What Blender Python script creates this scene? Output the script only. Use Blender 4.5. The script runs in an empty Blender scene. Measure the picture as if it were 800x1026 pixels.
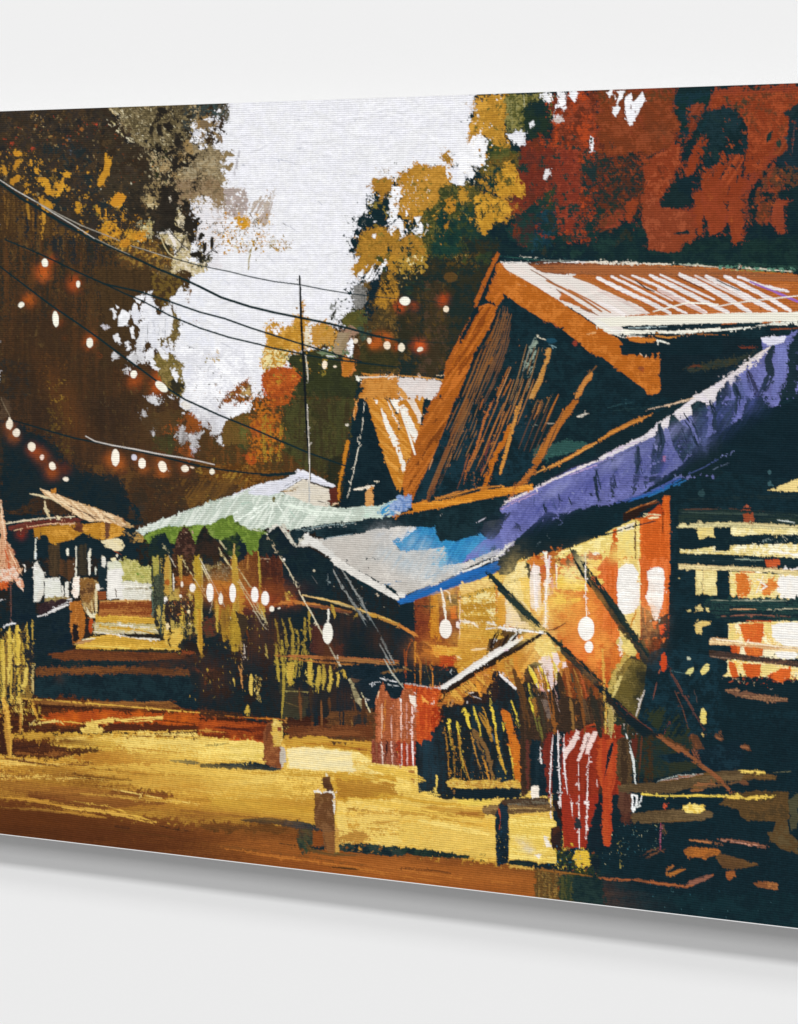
import bpy, math, random
import numpy as np

PI = math.pi
scene = bpy.context.scene
C = bpy.context.collection

# ------------------------------------------------------------------ camera
# Work in the wall's own frame: X along the wall, Y into the wall, Z up.
F = 1600.0                      # focal length in photo pixels (photo 800 px wide)
HZ = 278.0                      # eye level
VPX = -5105.0 / F               # slope of the wall's horizontals
DEPTH = 0.038                   # thickness of the canvas print
H = 0.75                        # its height
Z0 = 1.0                        # its lower edge
YC = H * F / 787.57             # distance along the optical axis
nl = math.hypot(VPX, 1.0)
tx = (-VPX / nl, -1.0 / nl)     # wall's X in camera (right, forward) terms
nn = (1.0 / nl, -VPX / nl)      # wall's inward normal
TOP0, TOPS = 110.5, -0.0356
BOT0, BOTS = 836.3, 0.1188
cam_d = YC * nn[1]
cam_x = YC * -tx[1]
cam_z = Z0 + (BOT0 + BOTS * 400 - HZ) / F * YC
cd = bpy.data.cameras.new("camera")
cam = bpy.data.objects.new("camera", cd); C.objects.link(cam)
cam.location = (cam_x, -cam_d, cam_z)
cam.rotation_euler = (PI / 2, 0, math.atan2(-tx[1], nn[1]))
cd.sensor_fit = 'HORIZONTAL'; cd.sensor_width = 36.0
cd.lens = 36.0 * F / 800.0
cd.shift_y = (HZ - 513.0) / 800.0
cd.clip_end = 100.0
scene.camera = cam

# ------------------------------------------------------------------ light
world = bpy.data.worlds.new("World"); scene.world = world
world.use_nodes = True
bg = world.node_tree.nodes["Background"]
bg.inputs[0].default_value = (1.0, 1.0, 1.0, 1); bg.inputs[1].default_value = AMB = 0.365
def lamp(elev, radiance, spread, size_x=None):
    d = 40.0
    e = math.radians(elev)
    l = bpy.data.lights.new("ceiling_lamp", 'AREA')
    l.shape = 'RECTANGLE'; l.size = size_x or 8.0; l.size_y = spread * d
    l.energy = radiance * PI * PI * d * d / (0.87 * math.cos(e))
    o = bpy.data.objects.new("ceiling_lamp", l); C.objects.link(o)
    o.location = (0, DEPTH - d * math.cos(e), Z0 + d * math.sin(e))
    o.rotation_euler = (PI / 2 - e, 0, 0)
    return o
lamp(37, 0.150, 0.22)
lamp(51, 0.285, 0.08)
lamp(61, 0.095, 0.12)
scene.view_settings.view_transform = 'Standard'
scene.view_settings.look = 'None'
scene.view_settings.exposure = 0.0
scene.view_settings.gamma = 1.0

# ------------------------------------------------------------------ the paint box
R = 2.5                          # raster cells per photo pixel
X0, Y0, X1, Y1 = -6.0, 74.0, 806.0, 940.0
NW, NH = int((X1 - X0) * R), int((Y1 - Y0) * R)
IMG = np.zeros((NH, NW, 3), np.float32)
IDM = np.zeros((NH, NW), np.int16)
rng = np.random.default_rng(7)
NT = 1024
def noise(sx, sy, ang=0.0):
    a = rng.standard_normal((NT, NT)).astype(np.float32)
    fy = np.fft.fftfreq(NT)[:, None]; fx = np.fft.rfftfreq(NT)[None, :]
    c, s = math.cos(ang), math.sin(ang)
    u = fx * c + fy * s; v = -fx * s + fy * c
    g = np.exp(-2 * PI * PI * ((u * sx) ** 2 + (v * sy) ** 2))
    r = np.fft.irfft2(np.fft.rfft2(a) * g, s=(NT, NT))
    return (r / r.std()).astype(np.float32)
def uni(n): return 1 / (1 + np.exp(-1.7 * n))
def mixn(a, b, wa=0.7):
    r = a * wa + b * (1 - wa); return uni(r / r.std())
NX, NY = noise(3.2, 3.2), noise(3.2, 3.2)
NX2, NY2 = noise(12, 12), noise(12, 12)
NX = NX * .78 + noise(1.1, 1.1) * .62; NY = NY * .78 + noise(1.1, 1.1) * .62
fine = noise(0.9, 0.9)
def fract(a, b, c):
    r = .55 * a + .5 * b + .5 * c
    return uni(r / r.std())
TEX = {'.': fract(noise(9, 9), noise(3, 3), noise(1, 1)), '-': fract(noise(60, 4), noise(20, 1.2), fine),
       '|': fract(noise(4, 60), noise(1.2, 20), fine), '/': mixn(noise(22, 1.6, -1.0), fine, .8),
       '\\': mixn(noise(22, 1.6, 0.75), fine, .8), 'o': uni(noise(10, 10)), ',': mixn(noise(2, 2), fine, .8)}
BR = mixn(noise(30, 1.3), noise(6, 1.0), .7)      # bristles: x along the stroke, y across
PAL = dict(K='11262d', k='1d2b2b', B='3a291c', b='573620', m='7a4823', O='b4621d', o='cd7c28', Y='ecc869',
           y='f4dd96', G='bd892f', g='956c28', W='f3f3f6', w='f7f4e4', R='8a3c26', r='66301f', P='666aa2',
           p='54598f', U='3f92c4', u='28609c', S='9fb8b2', s='d3ddd3', V='718b38', v='47522a', T='94805c',
           t='5a4a36', L='cdc8c0', l='9d968e', N='dca07c', E='2b2f1b', D='241d17', J='e8953c', j='e2681f', H='e9d9a8')
def lin(c):
    return c / 12.92 if c <= 0.04045 else ((c + 0.055) / 1.055) ** 2.4
def colour(t):
    t = PAL.get(t, t)
    return np.array([lin(int(t[i:i + 2], 16) / 255) for i in (0, 2, 4)], np.float32)
_t = [0.0, 0.0, 1.0]
parts = ['painting']; cur = 0
BULBS = []
rr = random.Random(11)

def box(x0, y0, x1, y1):
    ix0 = max(0, int((x0 - X0) * R)); ix1 = min(NW, int((x1 - X0) * R) + 2)
    iy0 = max(0, int((y0 - Y0) * R)); iy1 = min(NH, int((y1 - Y0) * R) + 2)
    if ix1 <= ix0 or iy1 <= iy0: return None
    return ix0, iy0, ix1, iy1
def tx_at(tex, b, ox=0, oy=0):
    ix0, iy0, ix1, iy1 = b
    return tex[np.ix_(np.arange(iy0 + oy, iy1 + oy) % NT, np.arange(ix0 + ox, ix1 + ox) % NT)]
def parse_col(t):
    d = '.'
    if t[-1] in '.-|/\\,' : d = t[-1]; t = t[:-1]
    return [colour(x) for x in t.split('~')], d
def lay(b, mask, cols, tex, alpha=1.0, ids=True, var=0.16):
    ix0, iy0, ix1, iy1 = b
    if not mask.any(): return
    if len(cols) == 1:
        c = np.broadcast_to(cols[0], mask.shape + (3,))
    else:
        k = np.clip((tex - 0.5) * 1.9 + 0.5, 0, 1)[..., None] * (len(cols) - 1)
        c = np.zeros(mask.shape + (3,), np.float32)
        for i, q in enumerate(cols): c += q * np.clip(1 - np.abs(k - i), 0, 1)
    c = c * (1 + var * (tex[..., None] - 0.5))
    sub = IMG[iy0:iy1, ix0:ix1]
    sub[mask] = (sub * (1 - alpha) + c * alpha)[mask]
    if ids: IDM[iy0:iy1, ix0:ix1][mask] = cur
def grid(b):
    ix0, iy0, ix1, iy1 = b
    x = (np.arange(ix0, ix1, dtype=np.float32) + .5) / R + X0
    y = (np.arange(iy0, iy1, dtype=np.float32) + .5) / R + Y0
    return np.meshgrid(x, y)
def inside(gx, gy, P):
    m = np.zeros(gx.shape, bool)
    n = len(P)
    for i in range(n):
        xa, ya = P[i]; xb, yb = P[(i + 1) % n]
        if ya == yb: continue
        m ^= ((ya > gy) != (yb > gy)) & (gx < (xb - xa) * (gy - ya) / (yb - ya) + xa)
    return m
def poly(P, col, rough, cov=None, tdir=None, ids=True):
    xs = [p[0] for p in P]; ys = [p[1] for p in P]
    b = box(min(xs) - 4 * rough - 1, min(ys) - 4 * rough - 1, max(xs) + 4 * rough + 1, max(ys) + 4 * rough + 1)
    if b is None: return
    gx, gy = grid(b)
    ox, oy = rr.randrange(NT), rr.randrange(NT)
    torn = None
    if rough > .7:
        k = rough * 1.9 + .5
        torn = inside(gx + k * tx_at(NX2, b, oy, ox) * .6 + k * tx_at(NX, b, oy, ox) * .8, gy + k * tx_at(NY2, b, oy, ox) * .6 + k * tx_at(NY, b, oy, ox) * .8, P)
    if rough > 0:
        gx = gx + rough * (.55 * tx_at(NX, b, ox, oy) + (.45 * tx_at(NX2, b, ox, oy) if rough > .6 else 0))
        gy = gy + rough * (.55 * tx_at(NY, b, ox, oy) + (.45 * tx_at(NY2, b, ox, oy) if rough > .6 else 0))
    m = inside(gx, gy, P)
    if torn is not None:
        m = np.where(tx_at(TEX[','], b, ox + 77, oy + 311) > .62, torn, m)
    cols, d = parse_col(col)
    tex = tx_at(TEX[d], b, ox, oy)
    if cov is not None:
        m &= tx_at(TEX[tdir], b, oy, ox) < cov
    lay(b, m, cols, tex, ids=ids)
def brush(P, col, w, dry, taper=0.5, ids=True):
    xs = [p[0] for p in P]; ys = [p[1] for p in P]
    b = box(min(xs) - w, min(ys) - w, max(xs) + w, max(ys) + w)
    if b is None: return
    gx, gy = grid(b)
    if w > 2.6:
        gx = gx + .22 * tx_at(NX, b); gy = gy + .22 * tx_at(NY, b)
    best = np.full(gx.shape, 1e9, np.float32); lat = np.zeros_like(best); al = np.zeros_like(best)
    L = 0.0; tot = sum(math.dist(P[i], P[i + 1]) for i in range(len(P) - 1)) or 1e-6
    for i in range(len(P) - 1):
        (xa, ya), (xb, yb) = P[i], P[i + 1]
        dx, dy = xb - xa, yb - ya; l = math.hypot(dx, dy) or 1e-6
        t = np.clip(((gx - xa) * dx + (gy - ya) * dy) / (l * l), 0, 1)
        d = np.hypot(gx - xa - t * dx, gy - ya - t * dy)
        s = ((gx - xa) * dy - (gy - ya) * dx) / l
        k = d < best
        best[k] = d[k]; lat[k] = s[k]; al[k] = (L + t * l)[k]
        L += l
    u = al / tot
    half = w / 2 * (1 - taper * np.clip(np.abs(u - .5) * 2, 0, 1) ** 3)
    ox, oy = rr.randrange(NT), rr.randrange(NT)
    tex = BR[(lat * R * 1.1 + oy).astype(int) % NT, (al * R + ox).astype(int) % NT]
    m = best < half
    if dry > 0:
        m &= tex > dry * (0.55 + 0.75 * np.clip(u, 0, 1) ** 1.5) * (0.7 + .5 * (best / (half + 1e-3)) ** 2)
    cols, _ = parse_col(col)
    lay(b, m, cols, tex, var=0.22, ids=ids)
def ellipse(x, y, rx, ry, ang, col, rough=0.25):
    P = []
    for i in range(18):
        a = i * PI / 9; c, s = math.cos(a) * rx, math.sin(a) * ry
        P.append((x + c * math.cos(ang) - s * math.sin(ang), y + c * math.sin(ang) + s * math.cos(ang)))
    poly(P, col, rough)
def glow(x, y, r, a, col):
    b = box(x - 2.2 * r, y - 2.2 * r, x + 2.2 * r, y + 2.2 * r)
    if b is None: return
    gx, gy = grid(b)
    k = (a * np.exp(-((gx - x) ** 2 + (gy - y) ** 2) / (r * r) * 1.3) * (.75 + .5 * tx_at(TEX['.'], b)))[..., None]
    k = np.clip(k, 0, 1)
    ix0, iy0, ix1, iy1 = b
    IMG[iy0:iy1, ix0:ix1] = IMG[iy0:iy1, ix0:ix1] * (1 - k) + colour(col) * k
def airbrush(x, y, rx, ry, ang, a, col, tex='.'):
    r = max(rx, ry) * 2
    b = box(x - r, y - r, x + r, y + r)
    if b is None: return
    gx, gy = grid(b)
    c, s = math.cos(ang), math.sin(ang)
    u = ((gx - x) * c + (gy - y) * s) / rx; v = (-(gx - x) * s + (gy - y) * c) / ry
    n = tx_at(TEX[tex], b, rr.randrange(NT), rr.randrange(NT))
    k = np.clip(a * np.exp(-1.4 * (u * u + v * v)) * (.35 + 1.3 * n), 0, 1)[..., None]
    ix0, iy0, ix1, iy1 = b
    IMG[iy0:iy1, ix0:ix1] = IMG[iy0:iy1, ix0:ix1] * (1 - k) + colour(col) * k
def scatter(P, cols, n, size, ang):
    xs = [p[0] for p in P]; ys = [p[1] for p in P]
    cl = cols.split('/')
    k = 0; tries = 0
    while k < n and tries < n * 20:
        tries += 1
        x = rr.uniform(min(xs), max(xs)); y = rr.uniform(min(ys), max(ys))
        if not inside(np.array([[x]]), np.array([[y]]), P)[0, 0]: continue
        k += 1
        a = rr.uniform(0, 2 * PI) if ang == 'x' else math.radians(float(ang)) + rr.gauss(0, .25)
        s = size * math.exp(rr.gauss(0, .4)); e = rr.uniform(.3, .7) if ang == 'x' else rr.uniform(.15, .35)
        Q = []
        m = 7
        for i in range(m):
            t = 2 * PI * i / m
            r_ = s / 2 * rr.uniform(.6, 1.2)
            c, sn = math.cos(t) * r_, math.sin(t) * r_ * e
            Q.append((x + c * math.cos(a) - sn * math.sin(a), y + c * math.sin(a) + sn * math.cos(a)))
        poly(Q, rr.choice(cl), min(1.0, s * .15))
def pts(tok):
    out = []
    for t in tok:
        a, b = t.split(',')
        out.append((_t[0] + float(a) / _t[2], _t[1] + float(b) / _t[2]))
    return out
def soften(P):
    # a patch that runs off the sheet being painted ends in a ragged edge, not a ruled one
    if _t[2] == 1: return P
    x0, y0 = _t[0] + .3, _t[1] + .3; x1, y1 = x0 + 800 / _t[2] - .6, y0 + 640 / _t[2] - .6
    out = []
    n = len(P)
    for i in range(n):
        a, b = P[i], P[(i + 1) % n]
        out.append(a)
        nx = ny = 0
        if a[0] <= x0 and b[0] <= x0: nx = -1
        elif a[0] >= x1 and b[0] >= x1: nx = 1
        elif a[1] <= y0 and b[1] <= y0: ny = -1
        elif a[1] >= y1 and b[1] >= y1: ny = 1
        if nx or ny:
            l = math.dist(a, b); m = max(1, int(l / 3))
            for k in range(m):
                t = (k + rr.uniform(.2, .8)) / m; e = rr.uniform(-1, 5) if k % 2 else rr.uniform(-2, 1)
                out.append((a[0] + (b[0] - a[0]) * t + nx * e, a[1] + (b[1] - a[1]) * t + ny * e))
    return out
def scumble(amp, cov):
    """drag wet colour about: broken, dry edges everywhere, rougher in some places than others"""
    b = (0, 0, NW, NH)
    low = tx_at(TEX['o'], b, 333, 90)
    k = (amp * R * (.35 + 1.3 * low)) * (tx_at(TEX[','], b, 61, 17) < cov)
    yy, xx = np.mgrid[0:NH, 0:NW]
    sx = np.clip(xx + (k * tx_at(NX, b, 5, 9)).astype(int), 0, NW - 1)
    sy = np.clip(yy + (k * tx_at(NY, b, 50, 93)).astype(int), 0, NH - 1)
    IMG[:] = IMG[sy, sx]
    if amp < .5: return
    g = 1 + .11 * (tx_at(TEX[','], b, 500, 20) - .5) + .06 * (tx_at(TEX['.'], b, 5, 700) - .5)
    IMG[:] = IMG * g[..., None] + .0012 * np.clip(tx_at(fine, b, 9, 9), 0, 2)[..., None]
def paint(text):
    global cur
    for ln in text.split('\n'):
        ln = ln.split('#')[0].strip()
        if not ln: continue
        k = ln.split(); c = k[0]; s = _t[2]
        try:
            if c == 'X': scumble(float(k[1]), float(k[2]))
            elif c == 'Z':
                for q in sorted(BULBS):
                    parts.append('painted_bulb'); cur = len(parts) - 1
                    ellipse(*q)
            elif c == 'T': _t[0], _t[1] = float(k[1]), float(k[2]); _t[2] = float(k[3]) if len(k) > 3 else 4.0
            elif c == 'I':
                nme = k[1].rstrip('+')
                if k[1].endswith('+') or nme not in parts: parts.append(nme)
                cur = len(parts) - 1 - parts[::-1].index(nme)
            elif c == 'p': poly(soften(pts(k[3:])), k[1], float(k[2]) / s)
            elif c == 'q': poly(soften(pts(k[5:])), k[1], float(k[2]) / s, float(k[3]) / 10, k[4])
            elif c == 'b': brush(pts(k[4:]), k[1], float(k[2]) / s, float(k[3]) / 10)
            elif c == 'l': brush(pts(k[3:]), k[1], float(k[2]) / s, 0, .25)
            elif c == 'h':                       # a fan of parallel dry strokes: h COL w dry n dx dy x0,y0 ... (moved by dx,dy each time)
                P = pts(k[7:]); n = int(k[4]); dx, dy = float(k[5]) / s, float(k[6]) / s
                for i in range(n):
                    j = [rr.uniform(-1, 1) * abs(float(k[2])) / s * .4 for _ in range(2)]
                    brush([(x + dx * i + j[0], y + dy * i + j[1]) for x, y in P], k[1], float(k[2]) / s, float(k[3]) / 10)
            elif c == 's': scatter(pts(k[5:]), k[1], int(k[2]), float(k[3]) / s, k[4])
            elif c == 'g':
                for x, y in pts(k[4:]): glow(x, y, float(k[2]) / s * .88, float(k[3]) / 10 * .85, k[1])
            elif c == 'a':                       # a COL rx ry ang alpha tex pts
                for x, y in pts(k[7:]): airbrush(x, y, float(k[2]) / s, float(k[3]) / s, math.radians(float(k[4])), float(k[5]) / 10, k[1], k[6])
            elif c == 'e':
                for x, y in pts(k[5:]): ellipse(x, y, float(k[2]) / s, float(k[3]) / s, math.radians(float(k[4])), k[1])
            elif c == 'u':                       # a lit bulb, each a part of its own
                for x, y in pts(k[5:]):
                    BULBS[:] = [q for q in BULBS if math.hypot(q[0] - x, (q[1] - y) * .6) > 4.5]
                    if float(k[2]) > 1: BULBS.append((x, y, float(k[2]) / s, float(k[3]) / s, math.radians(float(k[4])), k[1]))
            else: print('??', ln)
        except Exception as ex:
            print('BAD LINE', ln, ex)

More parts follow.
